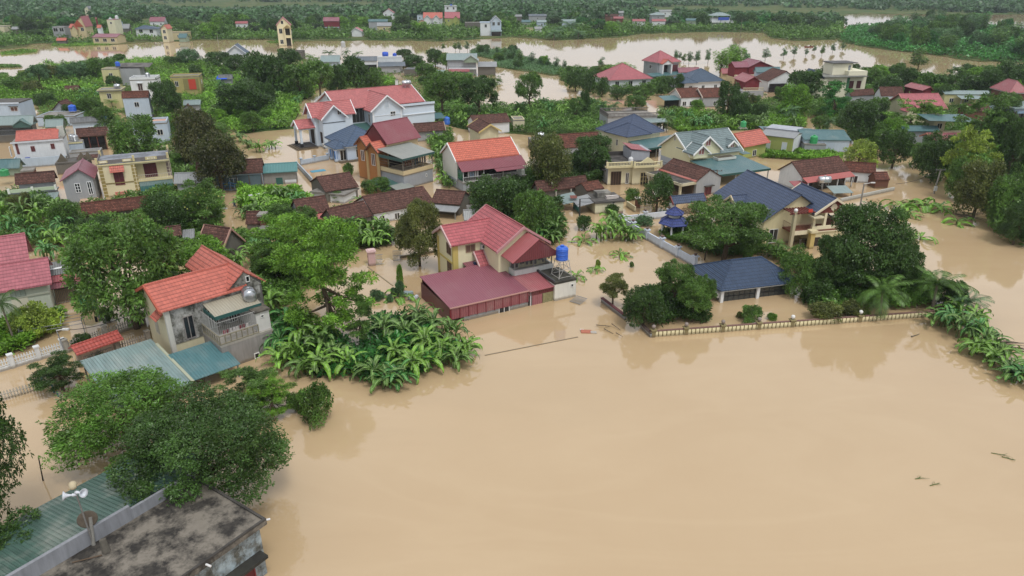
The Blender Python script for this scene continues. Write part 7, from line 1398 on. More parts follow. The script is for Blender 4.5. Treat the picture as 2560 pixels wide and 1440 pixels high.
def banana_proto(var):
    key = ('banana', var)
    if key in PR: return PR[key]
    rg = random.Random(40 + var); V = []; UV = []; low = var >= 3; m = MB()
    stems = [(0, 0, 1.25, 10)] + [(rg.uniform(.5, 1.0) * math.cos(t), rg.uniform(.5, 1.0) * math.sin(t), rg.uniform(.5, 1.), rg.randint(6, 8)) for t in (rg.uniform(0, 2), rg.uniform(2.4, 4.4))] if not low else [(0, 0, .2, 8), (.5, .3, .1, 4)]
    for sx_, sy_, z0, nl in stems:
        for i in range(nl):
            a = i * 2.4 + rg.uniform(-.35, .35); el = R(rg.uniform(28, 80) if not low else rg.uniform(2, 50)); L = rg.uniform(2., 3.) * (1 if z0 > 1 or low else .8); Wd = rg.uniform(.42, .58); n = 14
            d = Vector((math.cos(a) * math.cos(el), math.sin(a) * math.cos(el), math.sin(el))); sd = Vector((-math.sin(a), math.cos(a), 0)); step = L / n; drp = R(rg.uniform(7, 13)); p = Vector((sx_, sy_, z0)) + d * .35; tw = rg.uniform(-.45, .45); prev = None; torn = rg.random() < .4
            for k in range(n + 1):
                f = k / n; w_ = Wd * (math.sin(math.pi * min(1, f * .93 + .05)) ** .5) * .5 * rg.uniform(.82, 1.05); up = d.cross(sd) * -1; s2 = (sd + up * tw).normalized()
                row = (p + s2 * w_ - up * (w_ * .3), p, p - s2 * w_ - up * w_ * .3)
                if prev:
                    for j in (0, 1):
                        if torn and f > .2 and rg.random() < .16: continue
                        V += [prev[j], row[j], row[j + 1], prev[j + 1]]; u0, u1 = j * .5, (j + 1) * .5; UV += [(u0, f - 1 / n), (u0, f), (u1, f), (u1, f - 1 / n)]
                prev = row; p = p + d * step; e = math.asin(max(-1, min(1, d.z))) - drp * (.5 + f); hd = Vector((math.cos(a), math.sin(a), 0)); d = hd * math.cos(e) + Vector((0, 0, math.sin(e)))
                if p.z < .03: p.z = .03
        m.bar((sx_, sy_, -1), (sx_, sy_, z0 * .6), .16, .13, 8); m.bar((sx_, sy_, z0 * .6), (sx_, sy_, z0 + .35), .13, .06, 8)
    cm = quads('foliage', np.array([tuple(v) for v in V]), BMt, np.array(UV))
    tm = bpy.data.meshes.new('stem'); tm.from_pydata(m.v, [], m.f); tm.materials.append(M('bark', '#6f7a45')); tm.uv_layers.new(); PR[key] = (cm, tm, 2.9, 3.2 if not low else 1.5); return PR[key]
def palm_proto(kind, var):
    key = (kind, var)
    if key in PR: return PR[key]
    rg = random.Random(70 + var + len(kind)); V = []; H = {'coconut_palm': 5., 'areca_palm': 5., 'cycad': 1.2}[kind]; Lf = {'coconut_palm': 3.4, 'areca_palm': 1.7, 'cycad': 1.4}[kind]; nf = {'coconut_palm': 17, 'areca_palm': 11, 'cycad': 16}[kind]; z0 = H * .62 if kind != 'cycad' else .3
    for i in range(nf):
        a = i * 2.4 + rg.uniform(-.2, .2); e = R(rg.uniform(0, 78)); L = Lf * rg.uniform(.8, 1.1); n = 16; p = Vector((0, 0, z0)); hd = Vector((math.cos(a), math.sin(a), 0)); sd = Vector((-math.sin(a), math.cos(a), 0)); drp = R(rg.uniform(4, 8))
        for k in range(n):
            d = hd * math.cos(e) + Vector((0, 0, math.sin(e))); q = p + d * L / n; up = sd.cross(d); V += [p + up * .02, q + up * .02, q - up * .02, p - up * .02]; ll = L * .27 * math.sin(math.pi * min(1, (k + 2) / (n + 3))) ** .6
            for s in (-1, 1):
                for b0 in (0, .5):
                    r0 = p.lerp(q, b0); ld = (sd * s + d * .55 - Vector((0, 0, .35)) + up * rg.uniform(-.1, .15)).normalized(); wv = d * (L / n * .3); t = r0 + ld * ll - Vector((0, 0, .06)); V += [r0, r0 + wv + ld * ll * .5, t, r0 - wv * .3 + ld * ll * .5]
            p = q; e -= drp
    cm = quads('foliage', np.array([tuple(v) for v in V]), PMt); m = MB(); r = .14 if kind == 'coconut_palm' else .07; m.bar((0, 0, -1), (0, 0, z0), r * 1.2, r, 8)
    if kind == 'areca_palm': m.bar((0, 0, z0 - .5), (0, 0, z0 + .1), .1, .08, 8)
    tm = bpy.data.meshes.new('trunk'); tm.from_pydata(m.v, [], m.f); tm.materials.append(M('bark', '#857c6c')); tm.uv_layers.new(); PR[key] = (cm, tm, Lf * .85, H); return PR[key]
TINT = {'d': ('3a5d2c', 'dark green'), 'k': ('2f4426', 'blackish green'), 'm': ('4e7836', 'mid green'), 'b': ('5f9635', 'bright green'), 'j': ('4c7d30', 'fresh green'), 'y': ('7e9c40', 'yellow green'), 'o': ('5f6b38', 'olive'), 'g': ('537a52', 'grey green'), 'r': ('4c4f2e', 'rusty olive'), 'e': ('3a7a42', 'deep emerald')}
KD = {'round': ('broadleaf_tree', 'round leafy tree', 'tree'), 'fine': ('fruit_tree', 'fine leaved tree', 'tree'), 'spread': ('shade_tree', 'spreading branched tree', 'tree'), 'feather': ('feathery_tree', 'layered feathery tree', 'tree'), 'sap': ('sapling', 'young tree', 'sapling'), 'bush': ('bush', 'low bush', 'bush'), 'bamboo': ('bamboo', 'leaning bamboo clump', 'bamboo'), 'banana': ('banana_plant', 'banana plant', 'banana plant'), 'bananalow': ('banana_plant', 'half sunk banana plant', 'banana plant'), 'coconut_palm': ('coconut_palm', 'coconut palm', 'palm'), 'areca_palm': ('areca_palm', 'areca palm', 'palm'), 'cycad': ('palm_shrub', 'spiky fan of palm fronds', 'palm')}  # tree kinds are split by crown form alone; species and fruit are not known
RG = random.Random(11); PL = []
def plant(x, base, top=None, w=None, kind='round', tint='m', label=None, group=None, h=None, wm=None, gpos=None, lod=None, z=0.):
    g = gpos or P(x, base, 0); d = g.y * CS + CH * SN
    if top is not None and kind in ('round', 'fine', 'bush', 'feather'):      # top and base are the outline of the crown seen from above
        mid = (top + base) / 2; hh = (base - top) / 2
        for _ in range(4):
            ph_ = math.atan2(CH, g.y); k_ = CF / d; Rr = w / 2 / k_ * .94; a2 = (hh / k_) ** 2 - (Rr * math.sin(ph_)) ** 2; H = max(Rr * .9, math.sqrt(max(0, a2)) / (.48 * math.cos(ph_))); yb = min(1700, mid + .5 * H * math.cos(ph_) * k_); g = P(x, yb, 0); d = g.y * CS + CH * SN
    else: H = h if h else max(.8, zat(g.x, g.y, top)); Rr = (w / 2 * d / CF) if w else wm
    if top is not None: g = Vector(((x - 1280) / CF * (g.y * CS - (H * .55 - CH) * SN), g.y, 0))      # the crown, not the foot, sits at that column of the photo
    var = RG.randrange(3)
    if kind == 'banana': cm, tm, R0, H0 = banana_proto(var)
    elif kind == 'bananalow': cm, tm, R0, H0 = banana_proto(3 + var % 2)
    elif kind in ('coconut_palm', 'areca_palm', 'cycad'): cm, tm, R0, H0 = palm_proto(kind, var % 2)
    else: cm, tm, R0, H0 = proto(kind, (3 if d < 62 and Rr and Rr > 3.2 else 0 if d < 95 else 1 if d < 200 else 2) if lod is None else lod, var if d < 400 else var % 2)
    Rr = Rr or (R0 * H / H0 if not kind == 'banana' else 2.35)
    nm, ph, cat = KD[kind]; t = empty(nm, (g.x, g.y, z), RG.uniform(0, 6.28), None, cat)
    c = bpy.data.objects.new('foliage', cm); u = bpy.data.objects.new('stem' if kind.startswith('banana') else 'trunk', tm); sx = Rr / R0; sz = H / H0
    hx, word = TINT[tint]; tc_ = lin(hx); k = RG.uniform(.88, 1.14)
    for o in (c, u): col.objects.link(o); o.parent = t; o.scale = (sx, sx * RG.uniform(.92, 1.08), sz); o.color = (min(1, tc_[0] * k), min(1, tc_[1] * k), min(1, tc_[2] * k), 1)
    if kind.startswith('banana') or 'palm' in kind: t.rotation_euler[0] = RG.uniform(-.09, .09); t.rotation_euler[1] = RG.uniform(-.09, .09)
    q = Q(g.x, g.y, H * .4); PL.append((t, word, ph, q, label, group, H)); return t

# one line per tree: centre x, base y, top y, width in the photo; kind; tint
S1 = """312,1175,925,350,round,j,bright green dome crowned tree rising beside the green corrugated shed
505,1330,985,435,fine,d,big dark green fruit tree hung with pale pomelos over the blackened flat roof
602,1045,915,190,feather,m,airy shrub of fine leaves between the pomelo tree and the teal sheet roof
675,1045,945,130,feather,b,bright feathery shrub right of the teal sheet roof
-95,1400,1000,300,round,d,dark branching tree reaching in from the left edge over the water
25,1500,1295,250,round,d,dark leafy tree in the bottom left corner by the green shed
742,1030,980,62,bush,m,rounded mid green bush in the water below the banana grove, left one
790,1062,968,100,bush,m,taller mid green bush in the water below the banana grove, right one
312,830,560,285,round,m,large leafy tree with visible trunk between the pink roofed house and the orange gate canopy
490,735,595,190,round,b,bright green crown behind the weathered orange tiled house
142,985,882,125,feather,d
85,842,755,130,bush,y
205,870,835,50,bush,d
265,805,770,45,bush,m
230,900,850,60,bush,d
805,850,560,255,feather,b,tall feathery tree with bare forked trunk, left of the brown floodwater
712,712,548,190,feather,b
895,862,742,80,feather,m
1045,665,505,125,fine,o,olive leaved tree standing in the flood left of the cream house
700,560,510,80,round,m
755,580,520,90,round,m
890,590,545,70,round,m
488,420,280,125,fine,r
545,478,340,150,fine,r
335,400,295,125,round,m
412,292,205,85,fine,d
605,296,205,150,fine,d
640,235,138,95,fine,d
505,580,452,120,feather,m
410,600,490,115,fine,d
235,612,540,105,fine,d
175,590,545,70,round,k
300,590,560,60,bush,m
440,645,590,80,bush,m
690,240,150,85,round,d
745,245,165,90,fine,m
795,250,150,85,spread,m
845,235,165,75,fine,d
890,230,150,80,round,d
935,225,175,60,round,m
720,185,125,70,fine,d
660,270,210,60,fine,d
1105,300,182,100,spread,m
1195,300,192,110,spread,d
1010,150,125,48,round,d
1032,175,140,65,fine,d
1087,165,125,52,fine,d
1115,170,135,45,fine,m
1065,200,160,60,round,m
1110,215,180,60,round,m
1150,235,180,80,spread,m
1372,482,345,125,fine,o,broad olive tinged tree between the orange roofed white house and the balustraded cream house
1480,445,340,120,fine,d
1240,560,445,150,fine,d
1330,600,485,110,round,m
1290,545,450,80,fine,d
1645,530,440,95,round,d
1815,662,500,225,spread,m,big spreading tree with branching trunk in front of the navy roofed villa
1765,650,575,60,spread,d
1865,640,570,80,round,m
2170,735,515,220,fine,d,largest dark crowned tree right of the navy roofed villa
2250,735,590,120,fine,d
2085,740,590,110,fine,d
1995,735,620,105,round,m
1690,770,655,110,spread,m
1735,805,700,90,spread,m
1760,790,690,70,spread,m
1742,800,745,90,bush,d
1612,822,718,112,round,d,tall dark clipped bush at the corner of the low grey red coped wall
1535,765,685,78,spread,o
1582,500,470,40,bush,m
1530,540,512,40,bush,d
1612,565,538,50,bush,g
1460,575,540,45,bush,d
1880,808,765,62,bush,m
1930,800,780,28,bush,b
2046,765,700,88,bush,d
2110,760,712,62,bush,d
2062,795,760,95,bush,o
2132,788,755,85,bush,o
2370,770,700,110,bush,d
2150,420,355,100,round,y
2240,420,330,95,round,d
2090,298,210,85,feather,e
1990,290,215,82,round,b
2012,250,178,100,fine,d
1955,262,220,50,round,m
2150,352,258,120,fine,d
2185,330,262,80,fine,k
2280,345,255,140,feather,b,bright feathery tree covering the large dusty red roof
2235,360,300,70,round,b
2455,395,245,130,feather,m
2345,452,340,120,fine,d
2425,482,330,115,feather,y
2300,350,330,70,round,m
2405,500,400,80,fine,m
2450,548,405,130,fine,o
2525,570,440,110,round,m
2550,612,505,90,fine,d
2500,400,280,90,fine,d
2540,460,300,80,fine,d
2310,420,360,60,round,b
2200,300,245,60,round,m
2360,260,215,50,fine,d
2520,300,235,70,fine,m
2050,330,290,50,round,m
2270,232,172,60,fine,d
2310,235,185,70,round,m
2345,235,190,50,fine,d
2240,228,190,50,round,m
2390,225,172,62,feather,m
2430,240,190,75,round,d
2480,245,178,80,fine,d
2530,240,158,100,fine,d
2205,235,195,45,fine,m
1822,292,208,65,round,d
1852,300,235,60,fine,d
1668,232,192,48,fine,d
1506,242,198,36,round,d
1440,228,180,62,round,d
1470,235,185,50,round,d
1545,250,225,45,round,d
1600,252,222,40,bush,d
1590,275,240,60,round,m
1612,262,210,50,feather,m
1440,300,248,50,feather,m
1462,292,230,34,fine,d
1325,282,180,75,spread,m,open tree with bare crooked trunk standing in the silver water, centre
1300,300,262,40,round,d
1700,232,190,30,round,d
1745,280,250,40,round,b
1870,320,288,60,round,m
1660,322,290,60,round,d
1900,300,262,50,fine,d
940,480,445,80,round,m
845,505,478,40,feather,m
870,440,410,30,bush,m
665,448,425,40,bush,m
110,270,235,60,round,d
230,300,245,70,round,m
260,330,270,60,round,m
180,300,262,50,round,d
285,222,190,45,fine,d
140,330,288,55,round,m
410,345,300,90,round,m
440,330,285,60,round,b
490,205,165,40,round,d
545,175,128,70,spread,d
585,185,140,60,fine,d
470,165,128,60,round,g
430,265,232,50,feather,m
560,300,262,70,round,m
630,330,280,60,round,m
95,212,160,55,spread,g
125,208,162,50,spread,o
165,205,160,55,spread,g
200,203,155,50,spread,g
235,200,150,50,round,m
270,190,148,50,round,m
40,232,195,70,round,m
80,238,205,60,round,o
2300,175,120,50,sap,m"""
for ln in S1.split('\n'):
    f = ln.split(',', 6); x, ba, tp, w_ = map(float, f[:4]); o = plant(x, ba, tp, w_, f[4], f[5], f[6] if len(f) > 6 else None)
    if x == 505: PM_ = o
rg = np.random.default_rng(5)
for i in range(22):
    a = rg.random() * 6.28; e = rg.uniform(.15, 1.1); m = MB().lathe((0, 0, 0), [(.01, -.11), (.08, -.07), (.11, 0), (.08, .08), (.01, .11)], 8); o = m.build('fruit', M('paint', '#a7ad52'), PM_, True); s = PM_.children[0].scale
    o.location = (s[0] * 2.5 * math.cos(a) * math.cos(e), s[0] * 2.5 * math.sin(a) * math.cos(e), s[2] * (2.9 + 2.2 * math.sin(e)))
for s in """1352,168,142;1370,170,145;1392,172,142;1412,176,150;1300,158,125;1284,150,118;1503,176,142;1690,152,125;1710,158,134;1724,160,128;1744,160,126;1771,158,124;1835,150,108;1862,168,120;1915,152,120;1961,146,120;1987,142,115;2016,140,120;2037,132,113;2058,140,112;2083,132,108;1108,126,108;1138,128,105;1148,130,104;1168,128,104;1195,136,108;1218,140,114;1242,138,116;1262,140,117;1276,138,120;2108,125,104;1700,150,130;1330,162,130;1845,160,130""".split(';'):
    x, ba, tp = map(float, s.split(',')); plant(x, ba, tp, (ba - tp) * .62, 'sap', RG.choice('ggm'), lod=1, group='young trees standing in the silver river')
for s in """1835,185,120,60;1805,190,132,50;1560,205,160,60;1530,200,165,50""".split(';'):
    x, ba, tp, w_ = map(float, s.split(',')); plant(x, ba, tp, w_, 'bamboo', 'b')
for s in "2212,790,690,130,coconut_palm,m;2345,775,672,145,coconut_palm,m;2420,790,730,110,coconut_palm,g;1945,645,588,62,areca_palm,m;12,870,690,90,areca_palm,d;820,165,112,34,areca_palm,d;866,160,112,28,areca_palm,d;895,140,128,30,coconut_palm,m;1385,100,72,52,coconut_palm,g;1425,86,50,56,coconut_palm,g;1445,98,72,46,coconut_palm,g;1400,95,62,40,coconut_palm,g;1505,292,248,40,coconut_palm,g;1535,288,250,36,coconut_palm,g;1668,332,272,40,areca_palm,m;1652,320,280,36,areca_palm,m;1975,300,262,60,coconut_palm,g;2070,330,290,50,coconut_palm,g;125,950,880,80,cycad,d;280,278,240,36,areca_palm,m;1466,192,165,22,areca_palm,d;945,72,50,22,areca_palm,d".split(';'):
    f = s.split(','); plant(float(f[0]), float(f[1]), float(f[2]), float(f[3]), f[4], f[5])
BN = """1040,815,3.;1085,835,3;1128,862,3;1168,890,2.2;1062,880,3.1;1012,862,3;1105,905,2.8;1145,915,2.2;985,905,2.4;935,950,2.4;965,965,2.;1025,935,2.9;1060,925,2.4;1000,960,2;725,845,3.4;765,870,3.4;805,890,3.3;845,915,2.6;870,935,2.6;795,935,2.8;745,915,3;705,880,3;825,860,3;770,940,2.4;700,920,2.6;960,845,2.6
60,560,4;110,575,4;35,590,3.6;140,620,3.4;120,655,3.2;90,540,4;165,590,3.4;15,560,4;75,615,3.4;150,540,3
640,665,3.2;600,680,3;562,660,2.8;700,660,3.2;655,632,3;665,700,3;612,520,2.4;650,520,2.6;700,505,2.8;725,500,2.6;640,540,2.6;745,515,2.4;620,545,2.2;680,525,2.6;685,790,3;640,760,2.6
902,610,3;935,620,3;965,605,2.8;882,585,2.8;955,585,2.8;920,590,3
1352,600,3.2;1392,595,3;1375,612,2.6;1345,575,3;1522,595,3.3;1545,585,3.2;1562,600,2.8;1502,600,2.8;1530,570,3.2;1580,600,2
1075,345,3;1090,365,3.2;1110,385,3.2;1095,405,3;1105,430,3;1080,330,2.8;1065,320,2.8;1115,460,2.6
2375,818,2.6;2405,845,2.8;2440,850,2.6;2462,872,2.2;2345,815,2.2;2482,912,1.8;2522,940,1.8;2552,958,1.8;2502,895,1.8;2425,815,2.4;2390,795,2.4;2440,885,1.9
905,520,2;1190,475,2;330,415,2.4;455,420,3;470,445,2.6;610,430,2;700,320,2.6;620,370,2.4;650,380,2.4;600,355,2.4;680,372,2.2"""
for ln in BN.split('\n'):
    for s in ln.split(';'): x, ba, h = map(float, s.split(',')); plant(x, ba, kind='banana', tint=RG.choice('mbbem'), h=h * 1.0)
for s in "1460,605,1;1490,678,.7;1440,695,.9;1550,640,1;2250,522,1.6;2312,520,1.7;2345,522,1.6;2268,540,1.2;2392,558,1.3;2300,600,1.1;2285,512,1.2;2530,925,1.2;1000,745,1.2".split(';'):
    x, ba, h = map(float, s.split(',')); plant(x, ba, kind='bananalow', tint='b', h=h * 1.25)
for x, ba, tp, w_, tn in ((942, 750, 722, 40, 'g'), (985, 742, 720, 22, 'g'), (1000, 742, 705, 28, 'g'), (998, 715, 665, 22, 'b'), (975, 755, 735, 18, 'g'), (1580, 668, 655, 14, 'm'), (1850, 795, 780, 20, 'o'), (1495, 668, 650, 14, 'y')): plant(x, ba, tp, w_, 'bush', tn)
def inside(pts, x, y):
    c = False; n = len(pts); j = n - 1
    for i in range(n):
        xi, yi = pts[i]; xj, yj = pts[j]
        if (yi > y) != (yj > y) and x < (xj - xi) * (y - yi) / (yj - yi) + xi: c = not c
        j = i
    return c
KEEP = []          # footprints of the buildings, so that nothing grows through a roof
for o in list(col.objects):
    if o.parent is None and o.type == 'EMPTY' and o.get('category') and o.name.split('.')[0] in ('house', 'villa', 'shed', 'hut', 'barn', 'warehouse', 'outbuilding', 'hall', 'pavilion'):
        ws = [c for c in o.children if c.type == 'MESH' and c.name.startswith(('wall', 'roof'))]
        if ws:
            bb = [v for c in ws for v in c.bound_box]; KEEP.append((o.location.x, o.location.y, o.rotation_euler.z, min(v[0] for v in bb) - .3, min(v[1] for v in bb) - .3, max(v[0] for v in bb) + .3, max(v[1] for v in bb) + .3))
def free(x, y, m=0.):
    for ox, oy, a, x0, y0, x1, y1 in KEEP:
        dx, dy = x - ox, y - oy
        if abs(dx) + abs(dy) > 60: continue
        u, v = dx * math.cos(a) + dy * math.sin(a), -dx * math.sin(a) + dy * math.cos(a)
        if x0 - m < u < x1 + m and y0 - m < v < y1 + m: return False
    return True
HS = []            # where each building stands in the photo, to leave it in view
for o in list(col.objects):
    if o.parent is None and o.type == 'EMPTY' and o.get('category') and any(c.name.startswith('roof') for c in o.children):
        ws = [o.matrix_basis @ Vector(v) for c in o.children if c.type == 'MESH' and c.name.startswith(('wall', 'roof')) for v in c.bound_box]; qs = [Q(*v)[0] for v in ws]; HS.append((min(v.y for v in ws), min(qs), max(qs)))
for a_, b_ in ((2334, 485), (2150, 520)): HS.append((P(a_, b_).y, a_ - 10, a_ + 25))
def hides(x, y, H):
    px = Q(x, y, 2)[0]; r = H * .4 * CF / (y * CS + CH * SN)
    for hy, a, b in HS:
        if y < hy + 1 and hy - y < H * y / 32 * .75 and a - r < px < b + r: return True
    return False
def scatter(pts, n, rg, m=0., H=0.):
    xs = [p[0] for p in pts]; ys = [p[1] for p in pts]; out = []
    for _ in range(n * 12):
        if len(out) >= n: break
        x, y = rg.uniform(min(xs), max(xs)), rg.uniform(min(ys), max(ys))
        if inside(pts, x, y) and free(x, y, m) and not (H and hides(x, y, H)): out.append((x, y))
    return out
GRP = {'b': ('banana plant in the field behind the long low grey roof, upper left', 'banana plants in the upper left field'), 'c': ('banana plant in the broad banana field left of the white villa', 'banana plants in the field left of the white villa'), 'd': ('banana plant in the centre thicket before the long old tiled roofs', 'banana plants in the centre thicket'), 'e': ('banana plant in the thicket behind the grey green roofed house', 'banana plants behind the grey green roofed house'), 'a': ('banana plant on the near river bank, upper left', 'banana plants on the river bank')}
for k, n in (('b', 16), ('c', 38), ('d', 34), ('e', 16), ('a', 26)):
    for x, y in scatter(U[k], n, RG, 1.): plant(0, 0, kind='banana', tint=RG.choice('bmbme'), h=RG.uniform(2.8, 4.2), gpos=Vector((x, y, 0)), label=GRP[k][0], group=GRP[k][1])
for k, n, lab in (('f', 34, 'leafy tree in the thick grove right of the cream white modern house'), ('a', 16, 'small leafy tree on the near river bank, upper left'), ('c', 14, 'tree standing in the broad banana field left of the white villa'), ('g', 12, 'bushy tree in the garden before the hipped roofs by the river'), ('h', 10, 'low tree on the little islands of the silver river')):
    for x, y in scatter(U[k], n, RG, 2., 4.5): plant(0, 0, kind=RG.choice(['round', 'fine', 'spread']), tint=RG.choice('dmdmbo'), h=RG.uniform(3.2, 6.5) if k in 'f' else RG.uniform(2.6, 4.6), gpos=Vector((x, y, 0)), label=lab, group='trees: ' + lab[:30])
WR = [(x, y) for x, y in land.__globals__['FARB']] if 0 else None
wood = [(P(x, y).x, P(x, y).y) for x, y in [(2130, 112), (2250, 126), (2370, 140), (2450, 152), (2540, 154), (2640, 150), (2640, 95), (2540, 84), (2440, 68), (2330, 60), (2240, 72), (2190, 88)]]
for x, y in scatter(wood, 60, RG): plant(0, 0, kind=RG.choice(['round', 'fine', 'spread', 'bamboo']), tint=RG.choice('dmmeg'), h=RG.uniform(7, 11.5), wm=RG.uniform(3, 5.5), gpos=Vector((x, y, 0)), label='tree in the wood on the right bank between the river and the far lake', group='trees of the right bank wood')
bank = [(P(x, y).x, P(x, y).y) for x, y in [(-60, 118), (90, 102), (400, 99), (640, 95), (930, 96), (1110, 99), (1280, 88), (1390, 96), (1540, 91), (1600, 82), (1780, 76), (1920, 79), (2080, 90), (2090, 62), (-60, 68)]]
for x, y in scatter(bank, 150, RG, 3., 7): plant(0, 0, kind=RG.choice(['round', 'fine', 'round', 'spread', 'bush']), tint=RG.choice('dmmedkb'), h=RG.uniform(5, 10), wm=RG.uniform(4, 6.5), gpos=Vector((x, y, 0)), label='tree among the houses along the far river bank', group='trees along the far river bank')

def mass(name, label, pts, n, hr, L, W, tint, seed, k=7, bump=1.):
    """leafy growth nobody could count, as one mesh"""
    rg = np.random.default_rng(seed); pp = scatter(pts, n, random.Random(seed), 0, hr[1] * .55 if hr[1] > 2 else 0); C = np.array([(x, y, .15) for x, y in pp]); n = len(C)
    hh = (np.sin(C[:, 0] * .9 + 1.3) * np.cos(C[:, 1] * .8) * .5 + .5) * bump * (hr[1] - hr[0]) + hr[0]; C[:, 2] += hh * rg.random(n) ** .5
    C = np.repeat(C, k, 0); N = len(C); t = unit(rg.normal(size=(N, 3)) * np.array([1, 1, .6])); D = unit(t + np.array([0, 0, .75])); S = unit(np.cross(D, unit(rg.normal(size=(N, 3)) * .6 + np.array([0, 0, 1])))); s = .6 + .8 * rg.random(N)
    me = quads(name, leafv(C + t * L * .3, D, S, L * s, W * s, .3), LM); o = bpy.data.objects.new(name, me); col.objects.link(o); o.color = lin(TINT[tint][0]); tag(o, label, name.replace('_', ' '), kind='stuff'); return o
mass('undergrowth', 'green scrub along the near river bank, upper left', U['a'], 9000, (.4, 2.2), .7, .2, 'b', 1)
mass('undergrowth', 'bright banana and weed thicket in the upper left field', U['b'], 5200, (.4, 1.9), .8, .22, 'b', 2)
mass('undergrowth', 'broad tangled green growth left of the white villa', U['c'], 10000, (.4, 2.2), .7, .2, 'b', 3)
mass('undergrowth', 'thick garden growth between the old roofs, centre', U['d'], 8000, (.4, 2.), .6, .17, 'm', 4)
mass('undergrowth', 'creeping green growth behind the grey green roofed house', U['e'], 4500, (.2, 1.2), .55, .17, 'b', 5)
mass('undergrowth', 'dark grove undergrowth, right background', U['f'], 12000, (.4, 2.4), .7, .22, 'm', 6)
mass('undergrowth', 'garden growth before the hipped roofs by the river', U['g'], 4000, (.4, 2.), .7, .22, 'm', 7)
mass('undergrowth', 'weed growth on the little river islands', U['h'], 3500, (.2, 1.2), .7, .2, 'g', 8)
bk2 = [(P(x, y).x, P(x, y).y) for x, y in [(-60, 124), (60, 117), (95, 108), (180, 112), (400, 103), (560, 100), (735, 101), (930, 100), (1110, 103), (1280, 92), (1390, 100), (1540, 94), (1600, 85), (1780, 79), (1910, 81), (1925, 95), (1990, 102), (2090, 98), (2104, 88), (2104, 62), (-60, 72)]]
mass('undergrowth', 'bushes and banana growth along the far river bank', bk2, 13000, (.8, 4.2), 1.7, .7, 'm', 9)
mass('undergrowth', 'undergrowth of the right bank wood', [(P(x, y).x, P(x, y).y) for x, y in [(2102, 105), (2150, 116), (2250, 129), (2370, 143), (2450, 155), (2540, 157), (2700, 160), (2700, 100), (2560, 86), (2440, 66), (2240, 66), (2120, 74)]], 8000, (.8, 4), 1.5, .6, 'e', 10)
for i, (lab, n, hr, tint, pts) in enumerate((
    ('scrub and low trees around the big rusty tree, left', 5200, (.4, 2.4), 'm', [(200, 272), (420, 285), (560, 300), (600, 400), (640, 440), (560, 490), (430, 460), (300, 420), (262, 350)]),
    ('garden growth left of the flooded lane', 5200, (.3, 1.9), 'm', [(430, 470), (560, 495), (556, 600), (470, 640), (180, 610), (0, 650), (-60, 520), (40, 480), (200, 530), (340, 500)]),
    ('tangled growth under the feathery tree', 6000, (.3, 2.2), 'm', [(575, 610), (700, 540), (780, 530), (930, 565), (1000, 612), (900, 625), (780, 700), (700, 790), (640, 740), (640, 650)]),
    ('leafy garden strip by the old tiled house above the lane', 2600, (.3, 1.6), 'b', [(600, 478), (600, 520), (680, 560), (790, 520), (745, 485)]),
    ('growth beside the maroon roofed ochre house', 1800, (.3, 1.8), 'm', [(1058, 330), (1130, 340), (1145, 480), (1112, 470), (1090, 400)]),
    ('dark garden growth behind the pink red tiled roofs', 4200, (.3, 2.2), 'd', [(1160, 460), (1330, 440), (1395, 480), (1412, 600), (1370, 615), (1280, 560), (1180, 520)]),
    ('growth between the spreading trees and the dark low roof', 3200, (.3, 2.2), 'd', [(1335, 350), (1510, 345), (1540, 430), (1500, 462), (1390, 470)]),
    ('thick growth along the flooded lane, right', 12000, (.3, 2.6), 'm', [(2105, 350), (2290, 398), (2440, 500), (2490, 600), (2640, 640), (2640, 370), (2300, 340)]),
    ('garden growth between the navy roofed villa and the pavilion', 4500, (.2, 1.5), 'm', [(1650, 590), (1700, 560), (1900, 610), (1960, 640), (2060, 700), (2320, 700), (2335, 768), (2060, 788), (2010, 740), (2010, 690), (1900, 640), (1780, 645)]),
    ('low growth around the tall clipped bush', 1500, (.2, 1.2), 'd', [(1560, 770), (1630, 735), (1780, 710), (1765, 790), (1640, 818)]),
    ('yard growth before the pink roofed house at the left edge', 1500, (.2, 1.3), 'b', [(20, 750), (150, 745), (160, 800), (60, 880), (-20, 900), (-40, 820)]),
    ('tangled undergrowth of the banana grove', 2000, (.1, 1.5), 'e', [(680, 800), (740, 800), (890, 870), (950, 800), (1030, 800), (1160, 880), (1130, 915), (960, 970), (890, 950), (790, 945), (700, 900)]),
    ('banana weeds before the lime green house', 1500, (.2, .9), 'b', [(1885, 350), (2000, 372), (2110, 392), (2080, 405), (1900, 395)]),
    ('growth among the right background roofs', 4500, (.4, 2.4), 'm', [(1640, 235), (1760, 260), (1990, 255), (2060, 215), (2160, 200), (2120, 290), (1960, 300), (1700, 262)]),
    ('growth around the slate warehouse, upper middle', 5000, (.4, 2.4), 'm', [(600, 160), (760, 140), (880, 185), (1060, 185), (1180, 185), (1260, 205), (1220, 240), (1060, 255), (1000, 195), (760, 205), (620, 190)]),
    ('growth beyond the old roofs, upper left', 4500, (.4, 2.2), 'm', [(100, 262), (300, 215), (450, 225), (540, 280), (420, 300), (260, 290), (100, 300)]))):
    mass('undergrowth', lab, [(P(x, y).x, P(x, y).y) for x, y in pts], n, hr, .5, .16, tint, 100 + i)
